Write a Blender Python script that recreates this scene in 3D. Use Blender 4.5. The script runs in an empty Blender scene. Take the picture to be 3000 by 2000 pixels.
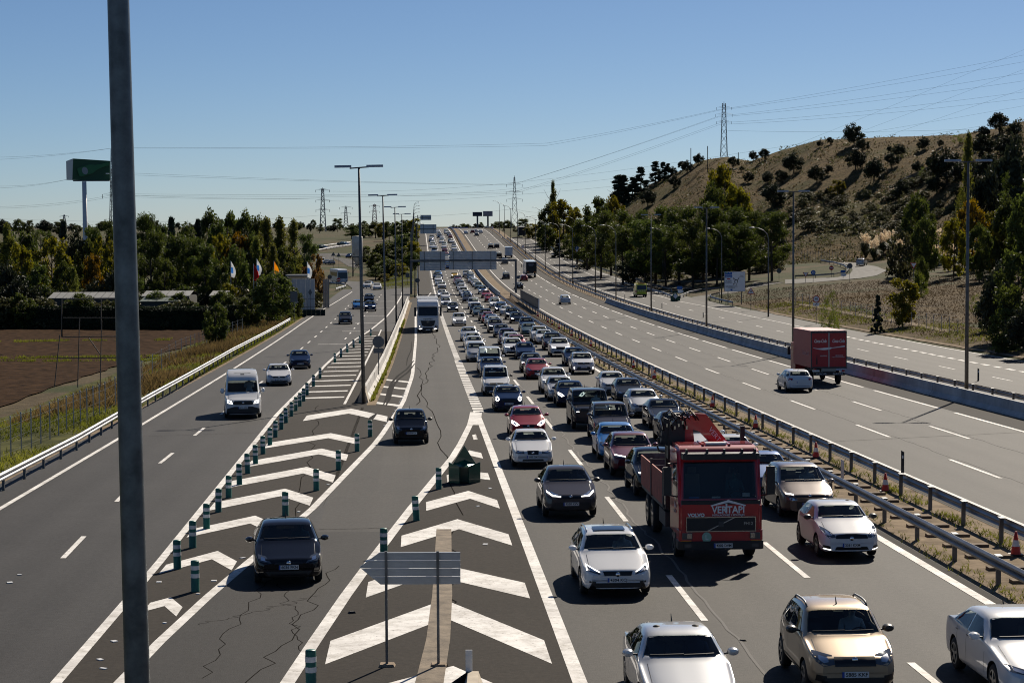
import bpy, bmesh, math, random
from mathutils import Vector, Matrix, noise
from mathutils.bvhtree import BVHTree
random.seed(7)
SC = bpy.context.scene
COL = SC.collection
R = math.radians
# ------------------------------------------------------------------ camera
FOC, HZ, ROLL = 5833.3, 655.0, 0.0053
PITCH = math.atan((1000 - HZ) / FOC)
cam = bpy.data.cameras.new('camera'); cam.lens = 70; cam.sensor_width = 36
cam.clip_start = 0.5; cam.clip_end = 30000
cam_o = bpy.data.objects.new('camera', cam); COL.objects.link(cam_o)
cam_o.matrix_world = Matrix.Rotation(math.pi / 2 - PITCH, 4, 'X') @ Matrix.Rotation(-ROLL, 4, 'Z')
SC.camera = cam_o
# ------------------------------------------------------------------ sky and sun
SUN_AZ, SUN_EL = R(22), R(34.5)          # azimuth measured clockwise from +Y (ahead, to the right)
w = bpy.data.worlds.new('World'); SC.world = w; w.use_nodes = True
nt = w.node_tree; bg = nt.nodes['Background']
sky = nt.nodes.new('ShaderNodeTexSky'); sky.sky_type = 'NISHITA'; sky.sun_disc = False
sky.sun_elevation = SUN_EL; sky.sun_rotation = SUN_AZ
sky.altitude = 650; sky.air_density = 0.7; sky.dust_density = 0.25; sky.ozone_density = 6.0
nt.links.new(sky.outputs[0], bg.inputs[0]); bg.inputs[1].default_value = 0.050
sl = bpy.data.lights.new('sun', 'SUN'); sl.energy = 5.0; sl.angle = R(0.53); sl.color = (1.0, 0.90, 0.76)
so = bpy.data.objects.new('sun', sl); COL.objects.link(so)
sdir = Vector((math.sin(SUN_AZ) * math.cos(SUN_EL), math.cos(SUN_AZ) * math.cos(SUN_EL), math.sin(SUN_EL)))
so.rotation_euler = sdir.to_track_quat('Z', 'Y').to_euler(); so.location = sdir * 50
vs = SC.view_settings; vs.view_transform = 'Standard'; vs.look = 'None'; vs.exposure = 0.30; vs.gamma = 1
vs.use_curve_mapping = False
SC.render.engine = 'CYCLES'
SC.cycles.use_denoising = True; SC.cycles.filter_width = 1.05
SC.cycles.max_bounces = 6; SC.cycles.transparent_max_bounces = 12
SC.cycles.caustics_reflective = False; SC.cycles.caustics_refractive = False

# ------------------------------------------------------------------ site geometry (metres; the eye is the origin)
ZPT = [(-200, -4.46), (0, -8.4), (100, -10.37), (150, -11.35), (200, -12.17), (250, -12.83), (300, -13.3), (350, -13.55), (400, -13.62),
       (450, -13.35), (500, -12.7), (550, -11.65), (600, -10.25), (650, -8.8), (700, -7.32), (750, -5.84), (800, -4.36),
       (850, -3.12), (900, -2.36), (950, -2.07), (1000, -2.26), (1050, -2.92), (1130, -4.7), (1300, -8.0), (1800, -9.0), (3000, -6), (9000, -20)]
ZLT = [(-200, -4.46), (0, -8.4), (100, -10.37), (150, -11.35), (200, -12.17), (250, -12.83), (300, -13.3), (350, -13.55), (400, -13.75),
       (450, -14.2), (500, -14.6), (560, -13.8), (650, -12.2), (750, -9.3), (900, -6.6), (1200, -5.4), (2000, -5), (3000, -6), (9000, -20)]
def interp(tab, y):
    if y <= tab[0][0]: return tab[0][1]
    for i in range(len(tab) - 1):
        x0, a = tab[i]; x1, b = tab[i + 1]
        if y <= x1:
            xm, am = tab[i - 1] if i else (x0 - 1, a); xp, bp = tab[i + 2] if i + 2 < len(tab) else (x1 + 1, b)
            m0 = (b - am) / (x1 - xm) * (x1 - x0); m1 = (bp - a) / (xp - x0) * (x1 - x0)
            s = (y - x0) / (x1 - x0)
            return (2*s**3-3*s*s+1)*a + (s**3-2*s*s+s)*m0 + (-2*s**3+3*s*s)*b + (s**3-s*s)*m1
    return tab[-1][1]
def ss(a, b, x):
    x = min(1, max(0, (x - a) / (b - a))); return x * x * (3 - 2 * x)
def zp(Y): return interp(ZPT, Y)
def RX(Y): return 3.05 - .0472 * Y           # first lane's outer line; t is measured from it, to the right
def zt(X, Y):
    t = X - RX(Y); z = zp(Y)
    if Y > 350 and t < -4: z += (interp(ZLT, Y) - z) * ss(-4, -13, t)
    if t < -19.3: z -= 1.7 * ss(-19.3, -31, t) * (1 - ss(380, 450, Y))
    if t > 48:
        k = ss(20, 120, Y) * (1 - ss(1000, 1500, Y))
        z += k * (.9 * ss(48, 55, t) + .075 * min(max(0, t - 55), 70))
    return z
def P(t, Y, h=0):
    X = RX(Y) + t; return Vector((X, Y, zt(X, Y) + h))
def ray(px, py):
    u = (px - 1500) / FOC; v = (1000 - py) / FOC
    c, s = math.cos(ROLL), math.sin(ROLL); u, v = c * u + s * v, -s * u + c * v
    return Vector((u, math.cos(PITCH) + v * math.sin(PITCH), -math.sin(PITCH) + v * math.cos(PITCH)))
def G(px, py, h=0.):
    """the spot on the ground (h metres above it) seen at this place of the photograph"""
    r = ray(px, py); t = 12.; f = lambda t: r.z * t - zt(r.x * t, r.y * t) - h
    while t < 4000:
        t2 = t * 1.03
        if f(t2) <= 0:
            a, b = t, t2
            for _ in range(30):
                m = (a + b) / 2
                if f(m) > 0: a = m
                else: b = m
            return r * a
        t = t2
    return r * 4000
def at(px, py, Y):
    r = ray(px, py); return r * (Y / r.y)
TILE = {'T1': (1200,640,7.84), 'T2': (1200,780,7.84), 'T3': (1400,780,7.84), 'T4': (1300,920,7.84), 'T5': (1500,920,7.84), 'T6': (1350,1080,6.72),
        'T7': (1600,1050,5.873), 'T8': (1800,1150,4.704), 'C5': (0,1000,1.568), 'C6': (900,1000,1.5675), 'C7': (1500,1300,2.24), 'C8': (2200,1300,2.24),
        'L1': (900,800,5.873), 'L2': (950,1000,5.873), 'R3': (2200,900,3.92), 'R4': (1700,700,3.92), 'R5': (2300,700,3.357), 'R6': (1420,600,5.873),
        'L7': (850,680,5.873), 'L8': (600,650,5.873), 'K1': (0,400,2.351), 'K2': (900,450,2.94), 'K3': (1600,300,3.357), 'K4': (2200,300,2.94), 'F': (0,0,1)}
def px(tile, x, y):
    a, b, s = TILE[tile]; return a + x / s, b + y / s

# ------------------------------------------------------------------ materials
MATS = {}
def mat(name, col, rough=.6, metal=0., spec=.5, var=None, bump=None, coat=0., emit=0., transl=0., objrand=0., world=True, col2=None):
    """var = (scale, amount) tonal noise; bump = (scale, strength); transl = share of light let through (leaves)"""
    if name in MATS: return MATS[name]
    m = bpy.data.materials.new(name); m.use_nodes = True; MATS[name] = m
    n = m.node_tree.nodes; L = m.node_tree.links; b = n['Principled BSDF']
    b.inputs['Roughness'].default_value = rough; b.inputs['Metallic'].default_value = metal
    b.inputs['Specular IOR Level'].default_value = spec; b.inputs['Coat Weight'].default_value = coat; b.inputs['Coat Roughness'].default_value = .04
    c4 = (*col, 1); b.inputs['Base Color'].default_value = c4; m.diffuse_color = c4
    if emit: b.inputs['Emission Color'].default_value = c4; b.inputs['Emission Strength'].default_value = emit
    src = None
    if var or bump or col2:
        if world: co = n.new('ShaderNodeNewGeometry').outputs['Position']
        else: co = n.new('ShaderNodeTexCoord').outputs['Object']
    if var:
        tx = n.new('ShaderNodeTexNoise'); tx.inputs['Scale'].default_value = var[0]; tx.inputs['Detail'].default_value = 8; tx.inputs['Roughness'].default_value = .65
        L.new(co, tx.inputs['Vector'])
        rp = n.new('ShaderNodeValToRGB'); e = rp.color_ramp.elements; a = var[1]
        lo = [max(0, c * (1 - a)) for c in col]; hi = [min(1, c * (1 + a)) for c in (col2 or col)]
        e[0].position = .3; e[1].position = .7; e[0].color = (*lo, 1); e[1].color = (*hi, 1)
        L.new(tx.outputs['Fac'], rp.inputs['Fac']); src = rp.outputs['Color']
    if objrand:
        oi = n.new('ShaderNodeObjectInfo'); hs = n.new('ShaderNodeHueSaturation')
        mr = n.new('ShaderNodeMapRange'); mr.inputs['To Min'].default_value = 1 - objrand; mr.inputs['To Max'].default_value = 1 + objrand
        mh = n.new('ShaderNodeMapRange'); mh.inputs['To Min'].default_value = .5 - objrand * .06; mh.inputs['To Max'].default_value = .5 + objrand * .06
        L.new(oi.outputs['Random'], mr.inputs['Value']); L.new(mr.outputs[0], hs.inputs['Value'])
        L.new(oi.outputs['Random'], mh.inputs['Value']); L.new(mh.outputs[0], hs.inputs['Hue'])
        if src: L.new(src, hs.inputs['Color'])
        else: hs.inputs['Color'].default_value = c4
        src = hs.outputs['Color']
    if src: L.new(src, b.inputs['Base Color'])
    if bump:
        tb = n.new('ShaderNodeTexNoise'); tb.inputs['Scale'].default_value = bump[0]; tb.inputs['Detail'].default_value = 5; L.new(co, tb.inputs['Vector'])
        bp = n.new('ShaderNodeBump'); bp.inputs['Strength'].default_value = bump[1]; bp.inputs['Distance'].default_value = .02
        L.new(tb.outputs['Fac'], bp.inputs['Height']); L.new(bp.outputs[0], b.inputs['Normal'])
    if transl:
        tr = n.new('ShaderNodeBsdfTranslucent'); mx = n.new('ShaderNodeMixShader'); mx.inputs[0].default_value = transl
        hs2 = n.new('ShaderNodeHueSaturation'); hs2.inputs['Value'].default_value = 1.5; hs2.inputs['Saturation'].default_value = 1.1
        if src: L.new(src, hs2.inputs['Color'])
        else: hs2.inputs['Color'].default_value = c4
        L.new(hs2.outputs[0], tr.inputs['Color'])
        L.new(b.outputs[0], mx.inputs[1]); L.new(tr.outputs[0], mx.inputs[2]); L.new(mx.outputs[0], n['Material Output'].inputs['Surface'])
    return m
STEEL = mat('galvanised steel', (.30, .31, .32), .42, .75, var=(3, .25), world=False)
DSTEEL = mat('weathered dark steel', (.12, .125, .13), .5, .6, var=(2, .35), world=False)
RAILM = mat('guard rail zinc', (.19, .195, .205), .38, .8, var=(.5, .4))
CONC = mat('precast concrete', (.36, .34, .31), .85, var=(.9, .22), bump=(40, .3))
CONCD = mat('stained concrete', (.40, .385, .36), .8, var=(1.3, .35), bump=(40, .3))
def roadpaint():
    m = bpy.data.materials.new('worn road paint'); m.use_nodes = True; n = m.node_tree.nodes; L = m.node_tree.links; b = n['Principled BSDF']; b.inputs['Roughness'].default_value = .7; b.inputs['Specular IOR Level'].default_value = .2
    co = n.new('ShaderNodeNewGeometry').outputs['Position']
    def nz(sc, det=6): t = n.new('ShaderNodeTexNoise'); t.inputs['Scale'].default_value = sc; t.inputs['Detail'].default_value = det; t.inputs['Roughness'].default_value = .75; L.new(co, t.inputs['Vector']); return t.outputs['Fac']
    def ramp(f, a, ca, b_, cb): r = n.new('ShaderNodeValToRGB'); e = r.color_ramp.elements; e[0].position = a; e[1].position = b_; e[0].color = (*ca, 1); e[1].color = (*cb, 1); L.new(f, r.inputs[0]); return r.outputs[0]
    def mul(a, c): x = n.new('ShaderNodeMix'); x.data_type = 'RGBA'; x.blend_type = 'MULTIPLY'; x.inputs[0].default_value = 1; L.new(a, x.inputs[6]); L.new(c, x.inputs[7]); return x.outputs[2]
    base = ramp(nz(.5, 5), .35, (.62, .60, .57), .62, (.85, .83, .79)); chips = ramp(nz(9, 7), .33, (.12, .11, .10), .42, (1, 1, 1)); dirt = ramp(nz(2.2, 8), .30, (.55, .53, .50), .55, (1, 1, 1))
    L.new(mul(mul(base, chips), dirt), b.inputs['Base Color']); return m
PAINTW = roadpaint()
BLACK = mat('black plastic', (.012, .012, .013), .45)
RUBBER = mat('tyre rubber', (.012, .012, .012), .8)
def glassmat(name, tint, refl=.05):
    m = bpy.data.materials.new(name); m.use_nodes = True; n = m.node_tree.nodes; L = m.node_tree.links; n.remove(n['Principled BSDF'])
    t = n.new('ShaderNodeBsdfTransparent'); t.inputs[0].default_value = (*tint, 1); g = n.new('ShaderNodeBsdfGlossy'); g.inputs['Roughness'].default_value = .02
    f = n.new('ShaderNodeFresnel'); f.inputs[0].default_value = 1.5; x = n.new('ShaderNodeMixShader')
    L.new(f.outputs[0], x.inputs[0]); L.new(t.outputs[0], x.inputs[1]); L.new(g.outputs[0], x.inputs[2]); L.new(x.outputs[0], n['Material Output'].inputs['Surface']); MATS[name] = m; return m
GLASS = glassmat('tinted car glass', (.84, .91, .89))
PRIVACY = glassmat('dark rear glass', (.16, .19, .19))
SEATM = mat('dark upholstery', (.10, .098, .095), .85); DASHM = mat('dashboard plastic', (.17, .17, .165), .6); LINING = mat('cabin lining', (.16, .155, .15), .9)
CHROME = mat('chrome trim', (.75, .75, .76), .12, 1)
ALLOY = mat('alloy rim', (.38, .39, .40), .3, .9)
LENS = mat('lamp lens', (.10, .11, .125), .06, .4, coat=1)
LAMPON = mat('lit lamp', (1, .96, .9), .2, emit=3.0)
REDL = mat('tail lamp red', (.30, .01, .012), .12, coat=1)
ORANGE = mat('indicator orange', (.7, .2, .02), .2, coat=1)
PLATE = mat('plate white', (.72, .72, .70), .4)
PLATEB = mat('plate blue', (.02, .07, .35), .4)
INK = mat('lettering black', (.01, .01, .01), .5)
WHITE = mat('lettering white', (.75, .75, .75), .5)
SIGNB = mat('sign panel back', (.36, .385, .42), .42, .85, var=(1.2, .15), world=False)

# ------------------------------------------------------------------ mesh building
class MB:
    def __init__(s): s.v = []; s.f = []; s.m = []
    def add(s, vs, fs, mi=0):
        o = len(s.v); s.v += [tuple(v) for v in vs]; s.f += [tuple(i + o for i in f) for f in fs]; s.m += [mi] * len(fs); return s
    def box(s, c, d, mi=0, rz=0, M=None, tap=1.):
        x, y, z = d[0] / 2, d[1] / 2, d[2] / 2
        vs = [Vector((a * x * (tap if k > 0 else 1), b * y * (tap if k > 0 else 1), k * z)) for k in (-1, 1) for a, b in ((-1, -1), (1, -1), (1, 1), (-1, 1))]
        if rz: q = Matrix.Rotation(rz, 3, 'Z'); vs = [q @ v for v in vs]
        if M: vs = [M @ v for v in vs]
        c = Vector(c); vs = [v + c for v in vs]
        return s.add(vs, [(3, 2, 1, 0), (4, 5, 6, 7), (0, 1, 5, 4), (1, 2, 6, 5), (2, 3, 7, 6), (3, 0, 4, 7)], mi)
    def tube(s, pts, rad, n=6, mi=0, cap=True):
        pts = [Vector(p) for p in pts]; rad = rad if isinstance(rad, (list, tuple)) else [rad] * len(pts); rings = []
        for i, p in enumerate(pts):
            d = (pts[min(i + 1, len(pts) - 1)] - pts[max(i - 1, 0)]).normalized()
            a = d.cross(Vector((0, 0, 1)) if abs(d.z) < .95 else Vector((1, 0, 0))).normalized(); b = d.cross(a)
            rings.append([p + (a * math.cos(2 * math.pi * k / n) + b * math.sin(2 * math.pi * k / n)) * rad[i] for k in range(n)])
        vs = [v for r in rings for v in r]; fs = []
        for i in range(len(pts) - 1):
            for k in range(n): fs.append((i * n + k, i * n + (k + 1) % n, (i + 1) * n + (k + 1) % n, (i + 1) * n + k))
        if cap: fs += [tuple(range(n - 1, -1, -1)), tuple((len(pts) - 1) * n + k for k in range(n))]
        return s.add(vs, fs, mi)
    def lathe(s, prof, n=16, mi=0, axis='z', c=(0, 0, 0)):
        vs = []; fs = []; c = Vector(c)
        for r, h in prof:
            for k in range(n):
                a = 2 * math.pi * k / n; p = (r * math.cos(a), r * math.sin(a), h)
                if axis == 'x': p = (h, p[0], p[1])
                if axis == 'y': p = (p[0], h, p[1])
                vs.append(Vector(p) + c)
        for i in range(len(prof) - 1):
            for k in range(n): fs.append((i * n + k, i * n + (k + 1) % n, (i + 1) * n + (k + 1) % n, (i + 1) * n + k))
        return s.add(vs, fs, mi)
    def prism(s, poly, a, b, ax='z', mi=0):
        """extrude the 2-D polygon from a to b along ax: z (x,y), y (x,z), x (y,z)"""
        n = len(poly); f = {'z': lambda p, h: (p[0], p[1], h), 'y': lambda p, h: (p[0], h, p[1]), 'x': lambda p, h: (h, p[0], p[1])}[ax]
        vs = [f(p, a) for p in poly] + [f(p, b) for p in poly]
        return s.add(vs, [tuple(range(n - 1, -1, -1)), tuple(range(n, 2 * n))] + [(i, (i + 1) % n, n + (i + 1) % n, n + i) for i in range(n)], mi)
    def sweep(s, path, prof, mi=0, closed=True):
        """prof = (side, up) offsets carried along a path; side points to the right of travel"""
        path = [Vector(p) for p in path]; n = len(prof); vs = []; fs = []
        for i, p in enumerate(path):
            d = path[min(i + 1, len(path) - 1)] - path[max(i - 1, 0)]; d.z = 0; d.normalize(); r = Vector((d.y, -d.x, 0))
            vs += [p + r * a + Vector((0, 0, b)) for a, b in prof]
        for i in range(len(path) - 1):
            for k in range(n if closed else n - 1): fs.append((i * n + k, i * n + (k + 1) % n, (i + 1) * n + (k + 1) % n, (i + 1) * n + k))
        if closed: fs += [tuple(range(n)), tuple((len(path) - 1) * n + k for k in range(n - 1, -1, -1))]
        return s.add(vs, fs, mi)
    def mesh(s, name, mats=None, smooth=False):
        me = bpy.data.meshes.new(name); me.from_pydata(s.v, [], s.f)
        for m in (mats if isinstance(mats, (list, tuple)) else [mats]):
            if m: me.materials.append(m)
        if any(s.m): me.polygons.foreach_set('material_index', s.m)
        if smooth: me.polygons.foreach_set('use_smooth', [True] * len(s.f))
        me.update(); return me
    def build(s, name, mats=None, parent=None, smooth=False):
        return link(name, s.mesh(name, mats, smooth), parent)
def fix_normals(me):
    bm = bmesh.new(); bm.from_mesh(me); bmesh.ops.recalc_face_normals(bm, faces=bm.faces); bm.to_mesh(me); bm.free(); return me
def auto_smooth(me, ang=35):
    bm = bmesh.new(); bm.from_mesh(me)
    for e in bm.edges: e.smooth = not (len(e.link_faces) == 2 and e.calc_face_angle(0) > R(ang))
    for f in bm.faces: f.smooth = True
    bm.to_mesh(me); bm.free(); return me
def link(name, me, parent=None):
    o = bpy.data.objects.new(name, me); COL.objects.link(o)
    if parent: o.parent = parent
    return o
def tag(o, label=None, cat=None, group=None, kind=None):
    if label: o['label'] = label
    if cat: o['category'] = cat
    if group: o['group'] = group
    if kind: o['kind'] = kind
    return o
def thing(name, label, cat, loc=(0, 0, 0), rz=0, group=None):
    o = link(name, None); o.location = loc; o.rotation_euler = (0, 0, rz); o.empty_display_size = .3
    return tag(o, label, cat, group)
def dup(root, loc=None, rz=None, label=None, scale=None):
    r = root.copy(); COL.objects.link(r)
    if loc is not None: r.location = loc
    if rz is not None: r.rotation_euler[2] = rz
    if scale: r.scale = scale if isinstance(scale, (tuple, list)) else (scale,) * 3
    if label: r['label'] = label
    for ch in root.children:
        c = ch.copy(); COL.objects.link(c); c.parent = r
        for g in ch.children:
            d = g.copy(); COL.objects.link(d); d.parent = c
    return r
_TX = {}
TMP = bpy.data.scenes.new('workshop')
def text_mesh(s, size=1., bold=0., shear=0., ext=.004, align='CENTER', space=1.):
    k = (s, size, bold, shear, ext, align, space)
    if k in _TX: return _TX[k]
    c = bpy.data.curves.new('t', 'FONT'); c.body = s; c.size = size; c.offset = bold; c.shear = shear; c.extrude = ext; c.align_x = align; c.align_y = 'CENTER'
    c.space_character = space; c.resolution_u = 3
    o = bpy.data.objects.new('t', c); TMP.collection.objects.link(o); TMP.view_layers[0].update(); dg = TMP.view_layers[0].depsgraph
    me = bpy.data.meshes.new_from_object(o.evaluated_get(dg)); bpy.data.objects.remove(o); _TX[k] = me; return me
FRONT = Matrix.Rotation(math.pi / 2, 4, 'X')      # stands text up, readable from -Y
def text(s, m, parent, loc, size, rot=None, name='lettering', width=None, **kw):
    me = text_mesh(s, size, **kw).copy(); me.materials.clear(); me.materials.append(m)
    o = link(name, me, parent); M = Matrix.Translation(Vector(loc)) @ (rot or FRONT)
    if width:
        xs = [v.co.x for v in me.vertices]; k = width / (max(xs) - min(xs)); M = M @ Matrix.Diagonal((k, 1, 1, 1))
    o.matrix_local = M; return o
# ------------------------------------------------------------------ ground, roads, markings
def groundmat():
    m = bpy.data.materials.new('dry ground'); m.use_nodes = True; n = m.node_tree.nodes; L = m.node_tree.links; b = n['Principled BSDF']
    b.inputs['Roughness'].default_value = .95; b.inputs['Specular IOR Level'].default_value = .1
    co = n.new('ShaderNodeNewGeometry').outputs['Position']
    def nz(sc, det=6):
        t = n.new('ShaderNodeTexNoise'); t.inputs['Scale'].default_value = sc; t.inputs['Detail'].default_value = det; t.inputs['Roughness'].default_value = .7; L.new(co, t.inputs['Vector']); return t.outputs['Fac']
    def ramp(f, a, ca, b_, cb):
        r = n.new('ShaderNodeValToRGB'); e = r.color_ramp.elements; e[0].position = a; e[1].position = b_; e[0].color = (*ca, 1); e[1].color = (*cb, 1); L.new(f, r.inputs[0]); return r.outputs[0]
    def mix(f, a, b_):
        x = n.new('ShaderNodeMix'); x.data_type = 'RGBA'; L.new(f, x.inputs[0]); L.new(a, x.inputs[6]); L.new(b_, x.inputs[7]); return x.outputs[2]
    c1 = ramp(nz(.8), .35, (.055, .040, .021), .68, (.125, .095, .052))
    c2 = ramp(nz(1.3), .35, (.024, .033, .009), .7, (.062, .070, .022))
    k = ramp(nz(.045, 4), .44, (0, 0, 0), .58, (1, 1, 1))
    L.new(mix(k, c2, c1), b.inputs['Base Color'])
    bp = n.new('ShaderNodeBump'); bp.inputs['Strength'].default_value = .7; bp.inputs['Distance'].default_value = .12; L.new(nz(5), bp.inputs['Height']); L.new(bp.outputs[0], b.inputs['Normal'])
    return m
GROUND = groundmat()
GREENG = mat('green verge ground', (.036, .050, .011), .95, spec=.05, var=(.4, .5), bump=(6, .8), col2=(.088, .085, .028))
DRYG = mat('dry grass ground', (.055, .038, .020), .95, spec=.05, var=(.5, .5), bump=(5, .9), col2=(.11, .08, .042))
SOIL = mat('ploughed soil', (.021, .0105, .0050), .95, spec=.02, var=(.9, .6), bump=(2.5, 1.0), col2=(.046, .026, .0135))
def asphalt(name, base, rough, streak, lane=(1.8, 2., 0.)):
    m = bpy.data.materials.new(name); m.use_nodes = True; n = m.node_tree.nodes; L = m.node_tree.links; b = n['Principled BSDF']
    co = n.new('ShaderNodeNewGeometry').outputs['Position']
    mp = n.new('ShaderNodeMapping'); mp.inputs['Rotation'].default_value = (0, 0, -.0472); L.new(co, mp.inputs['Vector'])
    def nz(sc, det, v):
        t = n.new('ShaderNodeTexNoise'); t.inputs['Scale'].default_value = sc; t.inputs['Detail'].default_value = det; t.inputs['Roughness'].default_value = .7; L.new(v, t.inputs['Vector']); return t.outputs['Fac']
    m2 = n.new('ShaderNodeMapping'); m2.inputs['Scale'].default_value = (1.1, .012, .1); L.new(mp.outputs[0], m2.inputs['Vector'])
    mx = n.new('ShaderNodeMath'); mx.operation = 'MULTIPLY_ADD'; L.new(nz(1, 5, m2.outputs[0]), mx.inputs[0]); mx.inputs[1].default_value = streak
    gr = n.new('ShaderNodeMath'); gr.operation = 'MULTIPLY_ADD'; L.new(nz(8, 9, co), gr.inputs[0]); gr.inputs[1].default_value = 1.9
    la = n.new('ShaderNodeMath'); la.operation = 'MULTIPLY_ADD'; L.new(nz(.16, 5, co), la.inputs[0]); la.inputs[1].default_value = .7; la.inputs[2].default_value = -.3 - .5 * streak
    L.new(la.outputs[0], gr.inputs[2]); L.new(gr.outputs[0], mx.inputs[2])
    sx = n.new('ShaderNodeSeparateXYZ'); L.new(mp.outputs[0], sx.inputs[0])
    ph = n.new('ShaderNodeMath'); ph.operation = 'MULTIPLY_ADD'; L.new(sx.outputs[0], ph.inputs[0]); ph.inputs[1].default_value = 2 * math.pi / lane[0]; ph.inputs[2].default_value = -2 * math.pi * (3.05 + lane[1]) / lane[0]
    co_ = n.new('ShaderNodeMath'); co_.operation = 'COSINE'; L.new(ph.outputs[0], co_.inputs[0])
    wt = n.new('ShaderNodeMath'); wt.operation = 'MULTIPLY_ADD'; L.new(co_.outputs[0], wt.inputs[0]); wt.inputs[1].default_value = -lane[2]; L.new(mx.outputs[0], wt.inputs[2]); mx = wt
    cl = n.new('ShaderNodeMix'); cl.data_type = 'RGBA'; cl.blend_type = 'MULTIPLY'; cl.inputs[0].default_value = 1; cl.inputs[6].default_value = (*base, 1)
    L.new(mx.outputs[0], cl.inputs[7]); L.new(cl.outputs[2], b.inputs['Base Color'])
    b.inputs['Roughness'].default_value = rough; b.inputs['Specular IOR Level'].default_value = .16
    bp = n.new('ShaderNodeBump'); bp.inputs['Strength'].default_value = .5; bp.inputs['Distance'].default_value = .012; L.new(nz(45, 2, co), bp.inputs['Height']); L.new(bp.outputs[0], b.inputs['Normal'])
    return m
ASPH_Q = asphalt('motorway asphalt', (.037, .034, .030), .72, .6, (1.79, 2.0, .10))
ASPH_R = asphalt('worn light asphalt', (.036, .0335, .030), .74, .9, (1.75, 17.8, .13))
ASPH_L = asphalt('smooth grey asphalt', (.031, .0295, .0285), .70, .5, (1.8, -15.8, .10))
ASPH_G = asphalt('coarse brown asphalt', (.031, .026, .021), .95, .3)
ASPH_N = asphalt('shoulder asphalt', (.030, .026, .022), .9, .35)
GRAVEL = mat('pale gravel and sand', (.17, .13, .088), .95, spec=.05, var=(1.1, .35), bump=(14, 1), col2=(.25, .195, .135))
def frange(a, b, s):
    r = []
    while a < b: r.append(a); a += s
    return r + [b]
YS = frange(8, 200, 6) + frange(206, 600, 9) + frange(609, 1140, 12)
def strip(name, tl, tr, y0, y1, m, h=0., parent=None, kind=None, nt=3):
    """sheet between two lateral offsets (numbers or functions of Y) that follows the road surface"""
    fl = tl if callable(tl) else (lambda Y: tl); fr = tr if callable(tr) else (lambda Y: tr)
    ys = sorted(set([y0, y1] + [y for y in YS if y0 < y < y1])); b = MB(); vs = []; fs = []
    for y in ys:
        for k in range(nt): vs.append(P(fl(y) + (fr(y) - fl(y)) * k / (nt - 1), y, h))
    for i in range(len(ys) - 1):
        for k in range(nt - 1): fs.append((i * nt + k, i * nt + k + 1, (i + 1) * nt + k + 1, (i + 1) * nt + k))
    o = b.add(vs, fs).build(name, m, parent)
    if kind: tag(o, kind=kind)
    return o
def pl(pts):
    """lateral offset as a function of Y through (t, Y) points"""
    tab = sorted((y, t) for t, y in pts)
    def f(Y):
        if Y <= tab[0][0]: return tab[0][1]
        for (a, u), (b, v) in zip(tab, tab[1:]):
            if Y <= b: return u + (v - u) * (Y - a) / (b - a)
        return tab[-1][1]
    return f
# ground sheet
def graded(a, b, near, far, lim):
    v = [0.]; s = near
    while v[-1] < lim: v.append(v[-1] + s); s = min(far, s * 1.09)
    return v
gx = graded(0, 0, 3., 400, 6000); gx = sorted([-x - 6 for x in gx] + [x - 3 for x in gx[1:]])
gy = frange(-60, 8, 17)[:-1] + YS + [1150, 1180, 1230, 1300, 1400, 1550, 1750, 2000, 2400, 3000, 4000, 5500, 8000, 12000]
def gz(X, Y):
    t = X - RX(Y); z = zt(X, Y)
    if -20.2 < t < 49 and Y < 1140: z -= .25
    else:
        d = math.hypot(X, Y); z += (noise.noise(Vector((X * .02, Y * .02, 0))) * .5 + noise.noise(Vector((X * .1, Y * .1, 3))) * .12) * ss(0, 12, min(abs(t + 20), abs(t - 49))) * (1 if d < 1200 else .5)
        if d > 1500: z += 14 * max(0, noise.noise(Vector((X * .0007, Y * .0007, 7)))) * ss(1500, 4000, d)
    return z
b = MB(); nx = len(gx)
b.add([(X + RX(Y) if Y < 1500 else X - 68, Y, gz(X + RX(Y) if Y < 1500 else X - 68, Y)) for Y in gy for X in gx],
      [(j * nx + i, j * nx + i + 1, (j + 1) * nx + i + 1, (j + 1) * nx + i) for j in range(len(gy) - 1) for i in range(nx - 1)])
ground = tag(b.build('ground', GROUND, smooth=True), kind='structure')
GB = BVHTree.FromPolygons([Vector(v) for v in b.v], b.f)
def gh(px_, py_):
    """like G, on the finished ground (verges and fields too)"""
    h = GB.ray_cast(Vector((0, 0, 0)), ray(px_, py_)); return h[0] if h[0] else G(px_, py_)
def gdrop(X, Y):
    h = GB.ray_cast(Vector((X, Y, 200)), Vector((0, 0, -1))); return h[0].z if h[0] else zt(X, Y)
# carriageways
barr_t = pl([(-6.35, 119), (-5.9, 165), (-5.5, 240), (-4.9, 335), (-4.6, 360)])
shoulder = lambda Y: -6.3 if Y < 119 else (barr_t(Y) if Y < 350 else -4.7 + 1.9 * ss(350, 385, Y))
road_queue = strip('motorway_road', shoulder, 11.35, 8, 1130, ASPH_Q, 0, kind='structure', nt=6)
road_left = strip('collector_road', -19.2, lambda Y: -6.3 if Y < 119 else barr_t(Y) + .02, 8, 432, ASPH_L, 0, kind='structure', nt=6)
road_right = strip('opposite_carriageway_road', 15.1, 29.3, 8, 1130, ASPH_R, 0, kind='structure', nt=6)
side_l = pl([(32.6, 8), (32.6, 300), (32.3, 400), (31.6, 600), (31.4, 760)])
side_r = pl([(47.6, 8), (48.2, 200), (49.3, 290), (47.5, 345), (46.2, 380), (45.6, 470), (44, 520), (42.2, 600), (40.8, 650), (40.2, 760)])
road_side = strip('side_road', side_l, side_r, 8, 760, ASPH_R, 0, kind='structure', nt=6)
strip('median_strip', 11.3, 15.15, 8, 1130, GRAVEL, -.015, kind='structure', nt=4)
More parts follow.
